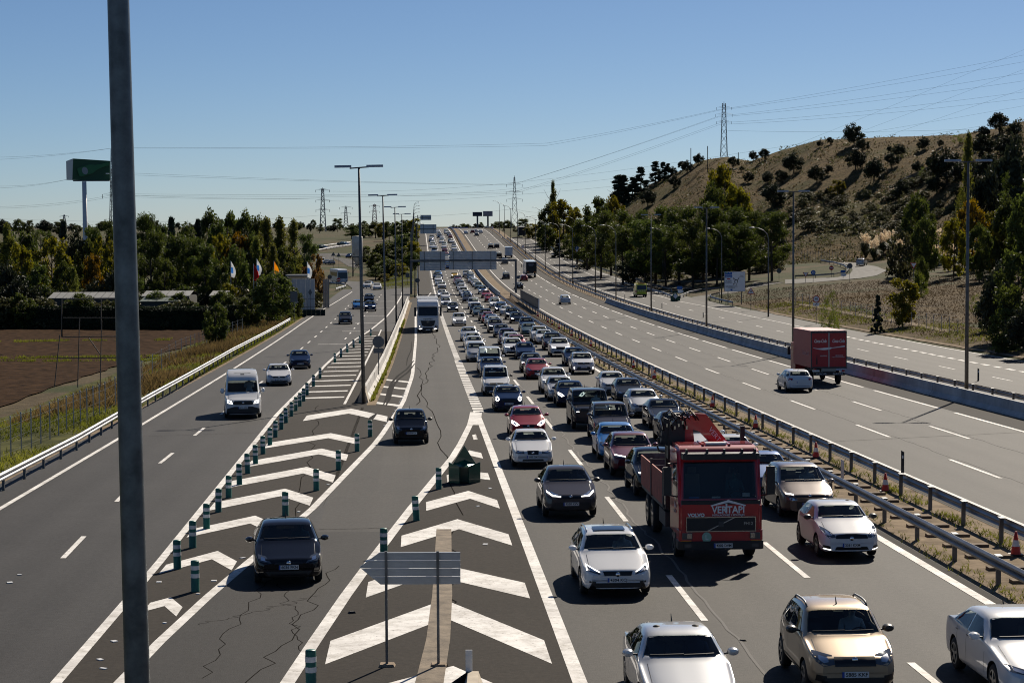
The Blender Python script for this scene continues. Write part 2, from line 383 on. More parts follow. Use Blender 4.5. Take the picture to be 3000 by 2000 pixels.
strip('barrier_strip', 29.25, 32.65, 8, 1130, GRAVEL, -.03, kind='structure', nt=3)
# left and right shoulders and gores in their own asphalt
strip('shoulder_patch', lambda Y: barr_t(Y) + .35 if Y < 350 else shoulder(Y) + .02, pl([(-4.3, 119), (-3.55, 149), (-3.4, 214), (-3.4, 300), (-2.6, 350), (-.1, 395), (-.1, 1130)]), 119, 1130, ASPH_N, .004, road_queue)
strip('shoulder_patch', 26.8, 29.2, 8, 1130, ASPH_N, .004, road_right)
strip('shoulder_patch', 15.15, 16.0, 8, 1130, ASPH_N, .004, road_right)
strip('shoulder_patch', 11.0, 11.33, 8, 1130, ASPH_N, .004, road_queue)
rampL = pl([(-9.2, 20), (-9.2, 39.6), (-8.3, 51.6), (-6.8, 67), (-5.0, 94.2), (-4.0, 119.7), (-3.5, 149), (-3.3, 214), (-3.4, 290), (-2.5, 340), (.1, 410)])
rampR = pl([(-7.0, 20), (-5.7, 40.2), (-4.8, 51.8), (-3.4, 67.3), (-1.4, 88), (-.35, 103.6), (0.0, 112)])
colR = pl([(-10.4, 20), (-10.4, 54), (-10.7, 84), (-11, 112), (-10.75, 165), (-10.45, 187), (-9.9, 213), (-8.9, 236), (-7.6, 281), (-6.8, 327), (-6.2, 375)])
strip('gore_patch', lambda Y: colR(Y) - .1, lambda Y: min(rampL(Y), -6.35 if Y < 119 else barr_t(Y)) + .1, 15, 236, ASPH_G, .004, road_left)
strip('gore_patch', lambda Y: -6.4 , lambda Y: max(-6.4, rampL(Y)), 60, 119, ASPH_G, .004, road_queue)
strip('gore_patch', rampR, .15, 15, 111, ASPH_G, .004, road_queue)
ramp_dark = strip('ramp_patch', lambda Y: max(rampL(Y), -12), rampR, 12, 62, asphalt('dark ramp asphalt', (.024, .0225, .021), .75, .4), .006, road_queue)
# painted lines
def line(road, name, tc, w, y0, y1, h=.010):
    f = tc if callable(tc) else (lambda Y: tc)
    o = strip(name, lambda Y: f(Y) - w / 2, lambda Y: f(Y) + w / 2, y0, y1, PAINTW, h, road, nt=2); return o
line(road_queue, 'edge_line', pl([(.1, 8), (.2, 100), (.5, 270), (.5, 400), (.4, 1130)]), .30, 8, 111)
line(road_queue, 'edge_line', .4, .28, 310, 1130)
for Y in frange(112, 308, 2.05)[:-1]:               # ribbed dotted line along the exit lane
    line(road_queue, 'rumble_block', .35, .62 if Y < 170 else .5, Y, Y + 1.35)
line(road_queue, 'edge_line', 10.9, .28, 8, 1130)
line(road_queue, 'edge_line', rampL, .26, 15, 395)
line(road_queue, 'edge_line', rampR, .30, 15, 112)
line(road_left, 'edge_line', pl([(-17.5, 8), (-17.6, 96), (-18.0, 180), (-18.3, 260), (-18.2, 306), (-17.2, 360), (-16.6, 400)]), .2, 8, 410)
line(road_left, 'edge_line', colR, .24, 15, 405)
line(road_left, 'edge_line', pl([(-7.5, 115), (-7.5, 245)]), .16, 119, 240)
line(road_right, 'edge_line', 16.1, .22, 8, 1130)
line(road_side, 'edge_line', pl([(34.0, 8), (34.2, 400), (33.6, 600), (32.6, 760)]), .2, 8, 760)
line(road_side, 'edge_line', pl([(47.0, 8), (47.0, 190), (47.9, 240), (48.2, 290), (46.4, 340)]), .2, 8, 322)
line(road_side, 'edge_line', pl([(44, 400), (44.1, 476), (42.8, 532), (41.4, 590), (39.8, 647), (39.2, 760)]), .2, 385, 760)
sideR1 = pl([(42.4, 8), (42.5, 170), (43.2, 215), (43.8, 255), (43.2, 317), (42, 344), (41.6, 400), (40.6, 443), (39.9, 500), (39.4, 590), (38.6, 760)])
line(road_side, 'edge_line', sideR1, .18, 225, 640)
for Y in frange(60, 222, 3.4)[:-1]: line(road_side, 'rumble_block', sideR1, .4, Y, Y + 1.9)
def dashes(road, tc, w, y0, y1, per, ln):
    Y = y0
    while Y < y1: line(road, 'lane_dash', tc, w, Y, Y + ln); Y += per
dashes(road_queue, pl([(3.6, 40), (3.8, 130), (4.1, 270), (4.0, 1130)]), .17, 28.2, 960, 18.0, 6.8)
dashes(road_queue, pl([(7.2, 40), (7.5, 130), (7.7, 270), (7.5, 1130)]), .17, 52.4 - 36, 960, 18.0, 6.8)
dashes(road_right, pl([(19.3, 40), (19.5, 130), (19.8, 270), (19.8, 1130)]), .17, 40, 960, 18.2, 7.4)
dashes(road_right, pl([(22.8, 40), (23, 130), (23.3, 270), (23.3, 1130)]), .17, 57, 960, 18.2, 7.4)
dashes(road_right, 26.6, .22, 35, 1000, 19.5, 16.2)
dashes(road_side, pl([(38.2, 8), (38.4, 190), (38.9, 250), (38.6, 310), (37.6, 385), (36.8, 456), (36.1, 560), (35.4, 760)]), .15, 20, 740, 14.8, 4.8)
dashes(road_left, pl([(-13.3, 57), (-14, 75), (-14.1, 100), (-14.5, 200), (-14.6, 330)]), .16, 29.5, 330, 13.6, 4.6)
dashes(road_left, pl([(-11.0, 200), (-10.8, 300), (-10.2, 385)]), .16, 215, 390, 14.2, 4)
for Y in (203, 236, 262, 286, 318, 350): line(road_left, 'lane_dash', lambda y: colR(y) - 1.7, 3.0, Y, Y + .45)
# chevrons: left gore and exit gore, each one a painted piece
def quadp(pts, road, name, h=.010):
    return MB().add([P(t, y, h) for t, y in pts], [tuple(range(len(pts)))]).build(name, PAINTW, road)
def chevron(road, l, apex, r, wl, wr, n=6):
    """bent stripe: l, apex, r are (t, Y) of its far edge; wl/wr its depth along Y"""
    b = MB(); a = []
    for (p, q, w0, w1) in ((l, apex, wl, (wl + wr) / 2), (apex, r, (wl + wr) / 2, wr)):
        for k in range(n): s = k / n; a.append((p[0] + (q[0] - p[0]) * s, p[1] + (q[1] - p[1]) * s, w0 + (w1 - w0) * s))
    a.append((*r, wr)); vs = []
    for t, y, w_ in a: vs += [P(t, y, .010), P(t, y - w_, .010)]
    fs = [(2 * i, 2 * i + 1, 2 * i + 3, 2 * i + 2) for i in range(len(a) - 1)]
    b.add(vs, fs).build('chevron', PAINTW, road)
def GT(px_, py_):
    p = G(px_, py_); return (p.x - RX(p.y), p.y)
for tile, l, a, r, w_ in (('C5', (690,1200), (785,1175), (862,1220), 40), ('C5', (760,1025), (1000,962), (1105,1010), 38), ('C5', (890,860), (1172,800), (1250,833), 36), ('C5', (985,740), (1310,676), (1450,717), 34),
                          ('C5', (1068,640), (1410,576), (1560,615), 30), ('C5', (1155,548), (1478,492), (1600,520), 26), ('C5', (1230,466), (1520,421), (1640,446), 23), ('L2', (-300,1275), (460,1155), (1168,1290), 85), ('L2', (-200,1425), (315,1350), (1020,1495), 90)):
    if tile == 'L2' and l[1] == 1425: continue
    L_, A_, R_ = (GT(*px(tile, *q)) for q in (l, a, r)); s = TILE[tile][2]
    ya = px(tile, *a); dpt = A_[1] - GT(ya[0], ya[1] + w_ / s)[1]
    L_ = (max(L_[0], colR(L_[1]) + .25), L_[1]); R_ = (min(R_[0], rampL(R_[1]) - .35), R_[1])
    chevron(road_left, L_, A_, R_, dpt, dpt)
for k in range(17):                                   # ladder bars farther up the left gore
    Y = 124 + 6.1 * k; l = colR(Y) + .35; r = min(-7.75, l + 9)
    if r - l > .4: quadp([(l, Y - .2), (r, Y + .9), (r, Y + 2.0), (l, Y + .9)], road_left, 'gore_bar')
for (ly, ry) in ((1040, 1090), (890, 940), (765, 805), (645, 690)):
    a, b_ = GT(*px('L2', 905 + (1040 - ly) * .35, ly)), GT(*px('L2', 1300 + (1040 - ly) * .44, ry)); w_ = .9 + (1040 - ly) * .001
    quadp([(a[0], a[1] - 1.6), (b_[0], b_[1] - 1.6), b_, a], road_left if b_[0] < -6.4 else road_queue, 'gore_bar')
for tile, l, a, r, w_ in (('C6', (80,1375), (630,1185), (1120,1372), 85), ('C6', (240,1105), (560,1010), (1030,1108), 62), ('C6', (410,892), (690,816), (950,885), 46), ('C6', (520,738), (740,686), (893,728), 36), ('C6', (618,615), (700,590), (850,605), 30), ('C6', (690,515), (745,500), (822,512), 25), ('C6', (752,430), (775,426), (798,430), 22), ('C6', (-100,1690), (670,1490), (1290,1720), 110)):
    L_, A_, R_ = (GT(*px(tile, *q)) for q in (l, a, r)); s = TILE[tile][2]
    ya = px(tile, *a); dpt = A_[1] - GT(ya[0], ya[1] + w_ / s)[1]
    L_ = (max(L_[0], rampR(L_[1]) + .35), L_[1]); R_ = (min(R_[0], -.3), R_[1])
    chevron(road_queue, L_, A_, R_, dpt, dpt)
quadp([(-.55, 103), (.15, 103), (.5, 111.5), (-.15, 111.5)], road_queue, 'gore_tip')
# gutter slab in the exit gore, old concrete, with a kerb stone across it
strip('concrete_gutter', pl([(-3.35, 36), (-2.82, 46), (-2.52, 62.5)]), pl([(-2.75, 36), (-2.3, 46), (-2.05, 62.5)]), 36, 62.5, mat('old gutter concrete', (.20, .16, .115), .95, var=(2, .5), bump=(20, .8)), .014, road_queue)
# tar joints and cracks
TAR = mat('tar joint', (.020, .0185, .017), .95, spec=0)
SEAL = mat('grey crack sealant', (.15, .143, .135), .8, spec=.1)
def crack(road, t0, y0, t1, y1, w=.05, n=14, amp=.22, m=TAR, h=.008):
    if m is TAR: w *= .55; n *= 2
    ps = []; 
    for i in range(n + 1):
        s = i / n; ps.append((t0 + (t1 - t0) * s + (random.uniform(-amp, amp) if 0 < i < n else 0), y0 + (y1 - y0) * s))
    vs = []; 
    for i, (t, y) in enumerate(ps):
        dt = ps[min(i + 1, n)][0] - ps[max(i - 1, 0)][0]; dy = ps[min(i + 1, n)][1] - ps[max(i - 1, 0)][1]; l = math.hypot(dt, dy)
        a, c = dy / l * w / 2, -dt / l * w / 2; vs += [P(t - a, y - c, h), P(t + a, y + c, h)]
    MB().add(vs, [(2 * i, 2 * i + 1, 2 * i + 3, 2 * i + 2) for i in range(n)]).build('crack', m, road)
for a in ((-2.6, 36, -2.0, 62, .09), (-7.5, 40, -7.0, 57, .04), (-8.2, 46, -5.6, 50, .04), (-6.6, 37, -5.3, 55, .05), (-6.8, 52, -5.2, 41, .04), (-3.2, 118, -1.2, 195, .10), (-1.6, 66, -3.2, 160, .07), (-7.6, 62.4, -4, 62.9, .05), (-9, 118, -7, 62, .06), (-1, 195, -2.2, 300, .1)): crack(road_queue, *a)
for y in range(40, 330, 22): crack(road_queue, 3.95 + .02 * random.random(), y, 4.0, y + 22, .07, 22, .1, SEAL)
for a in ((-18.5, 223, -8, 243, .10), (-18.6, 96.5, -11, 99, .05), (-19, 165, -11.5, 170, .08), (-19, 330, -7, 345, .1)): crack(road_left, *a, 12, .1)
for y in (92, 168, 236, 262, 340, 420): crack(road_right, 15.3, y, 29, y + 6, .07, 12, .1)
for y in range(45, 420, 25): crack(road_right, 19.7, y, 19.75, y + 25, .10, 20, .08, SEAL); crack(road_right, 23.3, y, 23.3, y + 25, .12, 20, .1, SEAL)
SKID = mat('tyre rubber mark', (.017, .016, .015), .9, spec=.05, var=(3, .5))
def skid(road, pts, w=.20):
    ps = [GT(*px('L2', *q)) for q in pts]; vs = []
    for i, (t, y) in enumerate(ps): k = w * (.35 if i in (0, len(ps) - 1) else 1); vs += [P(t - k / 2, y, .0125), P(t + k / 2, y, .0125)]
    MB().add(vs, [(2 * i, 2 * i + 1, 2 * i + 3, 2 * i + 2) for i in range(len(ps) - 1)]).build('tyre_mark', SKID, road)
skid(road_queue, [(1540, 330), (1420, 480), (1270, 590), (1170, 700), (1110, 830), (1080, 960), (1020, 1090)]); skid(road_queue, [(1560, 380), (1440, 530), (1290, 640), (1200, 740), (1150, 860), (1120, 990), (1060, 1110)]); skid(road_left, [(900, 1240), (820, 1310), (760, 1400)], .3); skid(road_queue, [(1500, 0), (1495, 150), (1430, 300), (1415, 420)], .1)
for x, y in ((1465, 640), (1460, 675), (1443, 735), (1432, 765), (1423, 797), (1400, 867), (1383, 905), (1353, 943), (1342, 977), (1323, 1015), (1298, 1053), (1248, 1140), (1215, 1188), (1187, 1238), (1075, 1393), (1035, 1450), (505, 685), (107, 390), (190, 480), (333, 207)):
    t, Y = GT(*px('L2', x, y)); MB().box(P(t, Y, .02), (.13, .13, .03), tap=.7).build('road_stud', PLATE, road_left)
for tl, x, y in (('C5', 730, 1106), ('C5', 983, 1100), ('C5', 525, 1378), ('C5', 460, 1462), ('C5', 475, 1503), ('C5', 757, 1294), ('C5', 910, 1160), ('C5', 1115, 995), ('C5', 1372, 783), ('C5', 1508, 658), ('C5', 90, 1072), ('C5', 45, 1108), ('C6', 785, 757), ('C6', 840, 675), ('C6', 818, 932)):
    t, Y = GT(*px(tl, x, y)); MB().box(P(t, Y, .015), (random.uniform(.06, .2), random.uniform(.06, .16), .02), rz=random.random() * 3).build('litter_scrap', PLATE, road_left if t < -6 else road_queue)
t, Y = GT(*px('C6', 205, 1247)); MB().box(P(t, Y, .03), (.18, .12, .05), rz=.4, tap=.6).build('tyre_scrap', RUBBER, road_queue); t, Y = GT(*px('C7', 1515, 1290)); MB().box(P(t, Y, .02), (.16, .1, .03), tap=.6).build('tyre_scrap', RUBBER, road_queue)
# verges and fields laid over the ground, following it
def patch_ground(name, t0, t1, y0, y1, m, h=.03, nx_=14, ny_=30, kind='structure', wob=0, rough=0):
    vs = []; f0 = t0 if callable(t0) else (lambda Y: t0); f1 = t1 if callable(t1) else (lambda Y: t1)
    for j in range(ny_ + 1):
        Y = y0 + (y1 - y0) * j / ny_
        for i in range(nx_ + 1):
            e = noise.noise(Vector((Y * .15, i, 2))) * wob if i in (0, nx_) else 0
            t = f0(Y) + (f1(Y) - f0(Y)) * i / nx_ + e; X = RX(Y) + t
            vs.append((X, Y, gdrop(X, Y) + h + (rough * (noise.noise(Vector((X * 1.3, Y * .9, 1))) + .6 * noise.noise(Vector((X * 3.1, Y * 2.3, 2)))) if 0 < i < nx_ else 0)))
    return tag(MB().add(vs, [(j * (nx_ + 1) + i, j * (nx_ + 1) + i + 1, (j + 1) * (nx_ + 1) + i + 1, (j + 1) * (nx_ + 1) + i) for j in range(ny_) for i in range(nx_)]).build(name, m, smooth=True), kind=kind)
ordn = lambda k: str(k) + ('th' if 10 < k % 100 < 14 else {1: 'st', 2: 'nd', 3: 'rd'}.get(k % 10, 'th'))
# ------------------------------------------------------------------ barriers, rails, lamps, bollards
ROADS_Z = lambda t, Y: P(t, Y)
POSTM = MB().box((0, 0, .36), (.12, .10, .78)).box((0, 0, .76), (.16, .34, .03)).mesh('post', DSTEEL)
POSTP = MB().box((0, 0, .36), (.10, .07, .76)).mesh('post', DSTEEL)
def guard_rail(label, tf, y0, y1, side=-1, step=4.1, post=POSTP, m=RAILM, group=None, dz=0., two=False, ends=True):
    """w-beam rail along the road; side -1 puts the beam on the left of its posts"""
    f = tf if callable(tf) else (lambda Y: tf); p0 = P(f(y0), y0, dz); o = thing('guard_rail', label, 'guard rail', p0, 0, group)
    ys = frange(y0, y1, step); path = [P(f(y), y, dz) - p0 for y in ys]
    if ends: path = [path[0] + Vector((0, -2.2, -.42))] + path
    k = side * .10; w_ = side * .075
    prof = [(k, .44), (k + w_, .49), (k + w_, .54), (k, .60), (k + w_, .66), (k + w_, .71), (k, .76), (k - side * .006, .76), (k + w_ * .85, .70), (k + w_ * .85, .67), (k - side * .006, .60), (k + w_ * .85, .53), (k + w_ * .85, .50), (k - side * .006, .44)]
    b = MB().sweep(path, prof)
    if two: b2 = MB().sweep(path, [(a - side * .3, h) for a, h in prof]); b2.build('beam', m, o)
    b.build('beam', m, o)
    for i, y in enumerate(ys[:220]):
        q = link('post', post, o); q.location = P(f(y), y, dz) - p0
    return o
guard_rail('zinc guard rail along the outer edge of the left road, next to the ploughed field', pl([(-18.6, 8), (-18.6, 90), (-19.2, 120), (-20, 180), (-20, 300)]), 30, 262, 1, 4.0)
guard_rail('galvanised guard rail between the queue of cars and the gravel median', 11.95, 26, 372, -1, 4.2, POSTM)
guard_rail('dark guard rail on the far side of the gravel median, facing the free-flowing lanes', 14.25, 26, 372, 1, 4.1, POSTM)
guard_rail('guard rail behind the concrete wall, along the near edge of the side road', pl([(31.3, 8), (31.3, 400), (30.9, 760)]), 60, 755, 1, 4.2, POSTM)
guard_rail('guard rail on the far half of the free-flowing lanes, beyond the concrete wall', pl([(29.9, 330), (29.6, 500), (29.4, 760)]), 338, 760, -1, 4.2, POSTM)
guard_rail('far guard rail beside the queue where the road climbs to the crest', -3.0, 372, 960, -1, 6, POSTP)
guard_rail('outer guard rail of the side road below the dark pines', lambda Y: side_r(Y) + .6, 392, 755, 1, 5, POSTP)
guard_rail('median rail running over the crest of the motorway', 12.4, 520, 960, -1, 6, POSTP, two=True)
guard_rail('last guard rail on the crest beside the free-flowing lanes', 29.6, 768, 960, -1, 6, POSTP)
# concrete barriers
NJ = [(-.30, 0), (-.30, .10), (-.12, .33), (-.085, .86), (.085, .86), (.12, .33), (.30, .10), (.30, 0)]
def jersey(label, tf, y0, y1, blk, m, name='concrete_barrier'):
    p0 = P(tf(y0), y0); o = thing(name, label, 'barrier', p0); Y = y0
    while Y < y1:
        a, c = P(tf(Y), Y) - p0, P(tf(Y + blk - .03), Y + blk - .03) - p0
        j = random.uniform(-.012, .012); MB().sweep([a + Vector((j, 0, -.02)), c + Vector((j, 0, -.02))], NJ).build('block', m, o); Y += blk
    return o
STAIN = mat('scuffed white concrete', (.46, .44, .41), .8, var=(.8, .55), bump=(30, .4), col2=(.52, .50, .46))
jb = jersey('scuffed white concrete barrier between the exit ramp and the left road', lambda Y: barr_t(Y) - .05, 121, 345, 6.0, STAIN)
MB().prism([(-.34, 0), (.34, 0), (.11, .86), (.11, .95), (-.11, .95), (-.11, .86)], -.9, .25, 'y').build('end_block', mat('cream concrete', (.50, .43, .33), .85, var=(2, .2)), jb)
WALLM = mat('grey concrete wall', (.42, .42, .42), .8, var=(.5, .35), bump=(30, .3))
jersey('long grey concrete wall along the right edge of the free-flowing lanes', lambda Y: 29.15, 20, 336, 8.0, WALLM)
o = jersey('blue grey concrete parapet in the median beside the queue, where the road bridges', lambda Y: 12.3, 372, 520, 10, mat('blue grey concrete', (.20, .24, .28), .7, var=(.6, .25)))
# kerb drain slabs in the median: rows of stone ribs between the two rails
b = None; slab = MB().box((0, 0, .02), (1.3, .35, .10)).mesh('drain_slab', mat('brown drain slab', (.17, .12, .075), .95, var=(2, .4)))
med = bpy.data.objects['median_strip']
for i in range(150):
    Y = 34 + i * 2.2; q = link('drain_slab', slab, med); q.location = P(13.05 + random.uniform(-.05, .05), Y, .0); q.rotation_euler = (0, 0, .05)
# mesh screen on the far median rail
p0 = P(14.7, 292); o = thing('mesh_screen', 'tall dark mesh screen with a white end post on the median rail', 'screen', p0)
n = 12
for k in range(n):
    a, c = P(14.7, 292 + 4.4 * k) - p0, P(14.7, 292 + 4.4 * (k + 1) - .05) - p0; MB().add([a + Vector((0, 0, .3)), c + Vector((0, 0, .3)), c + Vector((0, 0, 2.2)), a + Vector((0, 0, 2.2)), a + Vector((.05, 0, .3)), c + Vector((.05, 0, .3)), c + Vector((.05, 0, 2.2)), a + Vector((.05, 0, 2.2))], [(0, 1, 2, 3), (7, 6, 5, 4), (3, 2, 6, 7), (0, 3, 7, 4), (1, 5, 6, 2)]).build('panel', mat('dark mesh', (.02, .021, .024), .6), o)
MB().box((0, -.1, 1.15), (.16, .16, 2.3)).build('end_post', WHITE, o)
# ---- lamp posts
LAMPH = mat('lamp housing', (.42, .43, .45), .45, .4)
def lamp_double(label, X, Y, ztop, left=True, group='double-arm lamp posts', scale=1., lean=0.):
    zb = gdrop(X, Y) if not (-20 < X - RX(Y) < 49) else zt(X, Y); H = ztop - zb
    o = thing('lamp_post', label, 'lamp post', (X, Y, zb), 0, group); o.rotation_euler = (0, lean, 0)
    MB().tube([(0, 0, 0), (0, 0, H * .5), (0, 0, H)], [.125, .10, .065], 10).build('pole', DSTEEL, o, True)
    MB().tube([(-.55, 0, H - .02), (.6, 0, H + .05)], .045, 6).build('arm', DSTEEL, o)
    for sx in (-1, 1):
        b = MB(); L_ = 1.0; 
        pts = [(0, .08), (.25, .17), (.85, .19), (1.0, .10)]
        vs = []
        for u, w_ in pts: vs += [(sx * (.45 + u), -w_, H + .03), (sx * (.45 + u), w_, H + .03), (sx * (.45 + u), w_ * .6, H + .17), (sx * (.45 + u), -w_ * .6, H + .17)]
        fs = [(i * 4 + k, i * 4 + (k + 1) % 4, i * 4 + 4 + (k + 1) % 4, i * 4 + 4 + k) for i in range(3) for k in range(4)] + [(0, 1, 2, 3), (15, 14, 13, 12)]
        b.add(vs, fs); fix_normals_o(b.build('luminaire', LAMPH, o))
    return o
def fix_normals_o(o): fix_normals(o.data); return o
def lamp_curve(label, X, Y, ztop, sx=-1, group='curved-arm lamp posts', reach=2.2, zb=None):
    zb = zt(X, Y) if zb is None else zb; H = ztop - zb; o = thing('lamp_post', label, 'lamp post', (X, Y, zb), 0, group)
    pts = [(0, 0, 0), (0, 0, H * .55), (0, 0, H - 1.6)] + [(sx * reach * (1 - math.cos(a)) * .9, 0, H - 1.6 + 1.55 * math.sin(a)) for a in (R(25), R(50), R(72), R(88))]
    MB().tube(pts, [.115, .09, .065, .06, .052, .046, .042], 8).build('pole', DSTEEL, o, True)
    b = MB(); x0 = sx * reach * .85
    b.lathe([(.001, -.42), (.10, -.36), (.15, 0), (.12, .34), (.001, .42)], 8, 0, 'x', (x0 + sx * .45, 0, H - .04)); b.v = [(x, y, (z - H + .04) * .55 + H - .04) for x, y, z in b.v]
    fix_normals_o(b.build('luminaire', LAMPH, o, True)); return o
for i, (x, y, Y) in enumerate(((1060, 492, 119.2), (1110, 574, 199), (1148, 608, 262), (1169, 628, 322))):
    p = at(x, y, Y); X = RX(Y) + (-6.35 if i == 0 else barr_t(Y) - .55); lamp_double(('tallest double-arm lamp post, at the end of the white barrier', 'second double-arm lamp post along the white barrier', 'third double-arm lamp post along the white barrier', 'fourth double-arm lamp post, where the white barrier ends')[i], X, Y, p.z, lean=(-.011, -.013, -.004, 0)[i])
for i, (x, y, Y) in enumerate(((2843, 475, 121.9), (2327, 563, 178.4), (2070, 610, 232), (1908, 631, 287))):
    p = at(x, y, Y); lamp_double(('nearest double-arm lamp post behind the grey concrete wall', 'double-arm lamp post just behind the red box lorry', 'double-arm lamp post behind the wall, in line with the white direction sign', 'double-arm lamp post behind the wall, beside the yellow ambulance')[i], RX(Y) + 30.6, Y, p.z)
for i, (pxx, Y) in enumerate(((1805, 338), (1745.6, 377), (1679.7, 432), (1641, 472), (1598, 525), (1570, 567), (1540, 622), (1518, 669), (1497.5, 719), (1480, 768), (1465, 816))):
    lamp_curve('%s curved lamp post in the row between the free-flowing lanes and side road' % ordn(i + 1), RX(Y) + 30.6, Y, zt(RX(Y) + 30.6, Y) + 13.2, -1, 'curved-arm lamp posts')
for i, (pxx, Y) in enumerate(((2252, 276), (2115, 334), (1950, 411), (1849, 477), (1784, 532), (1725, 595), (1672, 666), (1630, 735))):
    t_ = side_r(Y) + 1.6 if Y > 345 else 58 + (334 - Y) * .02; X = (pxx - 1500) / FOC * Y; X = RX(Y) + t_ if Y > 345 else X
    lamp_curve('%s curved lamp post beyond the side road, counting from the near end' % ordn(i + 1), X, Y, gdrop(X, Y) + 12.5, -1, 'curved-arm lamp posts', zb=gdrop(X, Y))
for i in range(9):
    Y = 405 + i * 58; lamp_curve('%s slim lamp post left of the climbing queue, counting away' % ordn(i + 1), RX(Y) - 4.4, Y, zt(RX(Y) - 3, Y) + 13.6 - i * .15, 1, 'slim lamp posts beside the climb', 1.8)
for i, (x, yt_, yb) in enumerate(((1010, 690, 835), (971, 740, 870), (1002, 712, 840))):
    pass
# ---- the big galvanised pole close to the camera
GALV = mat('spangled galvanised pole', (.115, .13, .14), .42, .55, var=(5, .45), world=False)
Yp = 14.; top, bot = at(346.5, 0, Yp), at(402.5, 2000, Yp); d_ = top - bot
a_ = bot - d_ * ((bot.z - zt(bot.x, Yp) ) / d_.z) ; e_ = top + d_ * .25
o = tag(MB().tube([a_, bot, (bot + top) / 2, top, e_], [.098, 37.5 / FOC * Yp, 34.5 / FOC * Yp, 31.5 / FOC * Yp, .07], 24).build('galvanised_pole', GALV, None, True), 'thick galvanised steel pole close to the camera, cut off by top and bottom edges', 'pole')
# ---- green bollards
BGREEN = mat('bollard green', (.006, .105, .075), .45); BWHITE = mat('reflective band', (.62, .64, .64), .4)
BTUBE = MB().lathe([(.105, 0), (.105, .02), (.10, .03), (.10, .72), (.092, .745), (.001, .75)], 14).mesh('tube', BGREEN, True)
BBAND = MB().lathe([(.1035, 0), (.1035, .10)], 14).mesh('band', BWHITE, True)
def bollard(x, y, label, tilt=0):
    p = G(x, y); o = thing('bollard', label, 'bollard', p, 0, 'green bollards with reflective bands'); o.rotation_euler = (0, tilt, 0); o.scale = (1.08,) * 3
    link('tube', BTUBE, o)
    for h in (.34, .53): q = link('band', BBAND, o); q.location = (0, 0, h)
row = [px('C5', *q) for q in ((815,1044),(885,947),(949,860),(1003,783),(1050,718),(1100,658),(1138,606),(1174,562),(1208,517),(1240,476),(1265,440),(1292,404),(1314,374),(1338,344),(1358,319),(1377,298),(1395,275),(1411,247),(1440,207),(1470,171))] + [px('L1', *q) for q in ((475,1540),(580,1450),(690,1365),(800,1285),(905,1212),(1093,1082))]
for i, q in enumerate(row): bollard(q[0], q[1], 'green bollard, %s from the near end of the row beside the left road' % ordn(i + 1), random.uniform(-.03, .03))
for i, q in enumerate([px('C5', 897, 1148), px('C5', 1311, 800), px('C5', 1453, 685), px('C5', 1555, 590), px('C6', 229, 505), px('C6', 289, 438)]): bollard(q[0], q[1], 'green bollard on the ramp side of the left chevrons, %s from the near end' % ordn(i + 1))
for q, l, t_ in (((604, 678), 'green bollard just left of the green nose marker', 0), ((502, 822), 'dented leaning green bollard between the nose marker and the arrow sign', -.06), ((352, 985), 'green bollard peeking over the back of the arrow sign', 0), ((18, 1600), 'green bollard cut off by the bottom edge, left of the arrow sign', 0)): bollard(*px('C6', *q), l, t_)
# ---- green folded nose marker in the exit gore
NGREEN = mat('nose marker green', (.004, .075, .045), .3, coat=.3)
def nose(label, p, w_, h_, rz=0, face=False):
    o = thing('nose_marker', label, 'road marker', p, rz); k = w_ / 2
    MB().prism([(-k, 0), (k, 0), (k, h_ * .55), (k * .72, h_ * .50), (0, h_), (-k * .72, h_ * .50), (-k, h_ * .55)], 0, .06, 'y').build('back_plate', NGREEN, o)
    for sx in (-1, 1): MB().add([(sx * k, .0, 0), (sx * k, 0, h_ * .55), (sx * k * .3, -.55, h_ * .48), (sx * k * .3, -.55, 0), (sx * k * .94, 0, 0), (sx * k * .94, 0, h_ * .5), (sx * k * .26, -.5, h_ * .45), (sx * k * .26, -.5, 0)], [(0, 1, 2, 3), (7, 6, 5, 4), (1, 5, 6, 2), (3, 2, 6, 7)]).build('side_wing', NGREEN, o)
    MB().add([(-k * .72, .03, h_ * .5), (k * .72, .03, h_ * .5), (k * .3, -.55, h_ * .46), (-k * .3, -.55, h_ * .46), (0, .03, h_ * .62)], [(0, 3, 2, 1), (0, 4, 3), (1, 2, 4), (4, 2, 3)]).build('top_fold', NGREEN, o)
    if face: MB().prism([(-k * .5, h_ * .5), (0, h_ * .22), (k * .5, h_ * .5), (0, h_ * .82)], -.57, -.56, 'y').build('chevron_face', WHITE, o)
    return o
nose('folded green plastic nose marker standing in the exit gore', G(1361, 1412), 1.22, 1.42)
q = G(*px('R4', 1090, 712)); nose('green diamond nose marker where the slip road leaves the side road', q, 1.6, 1.7, face=True)
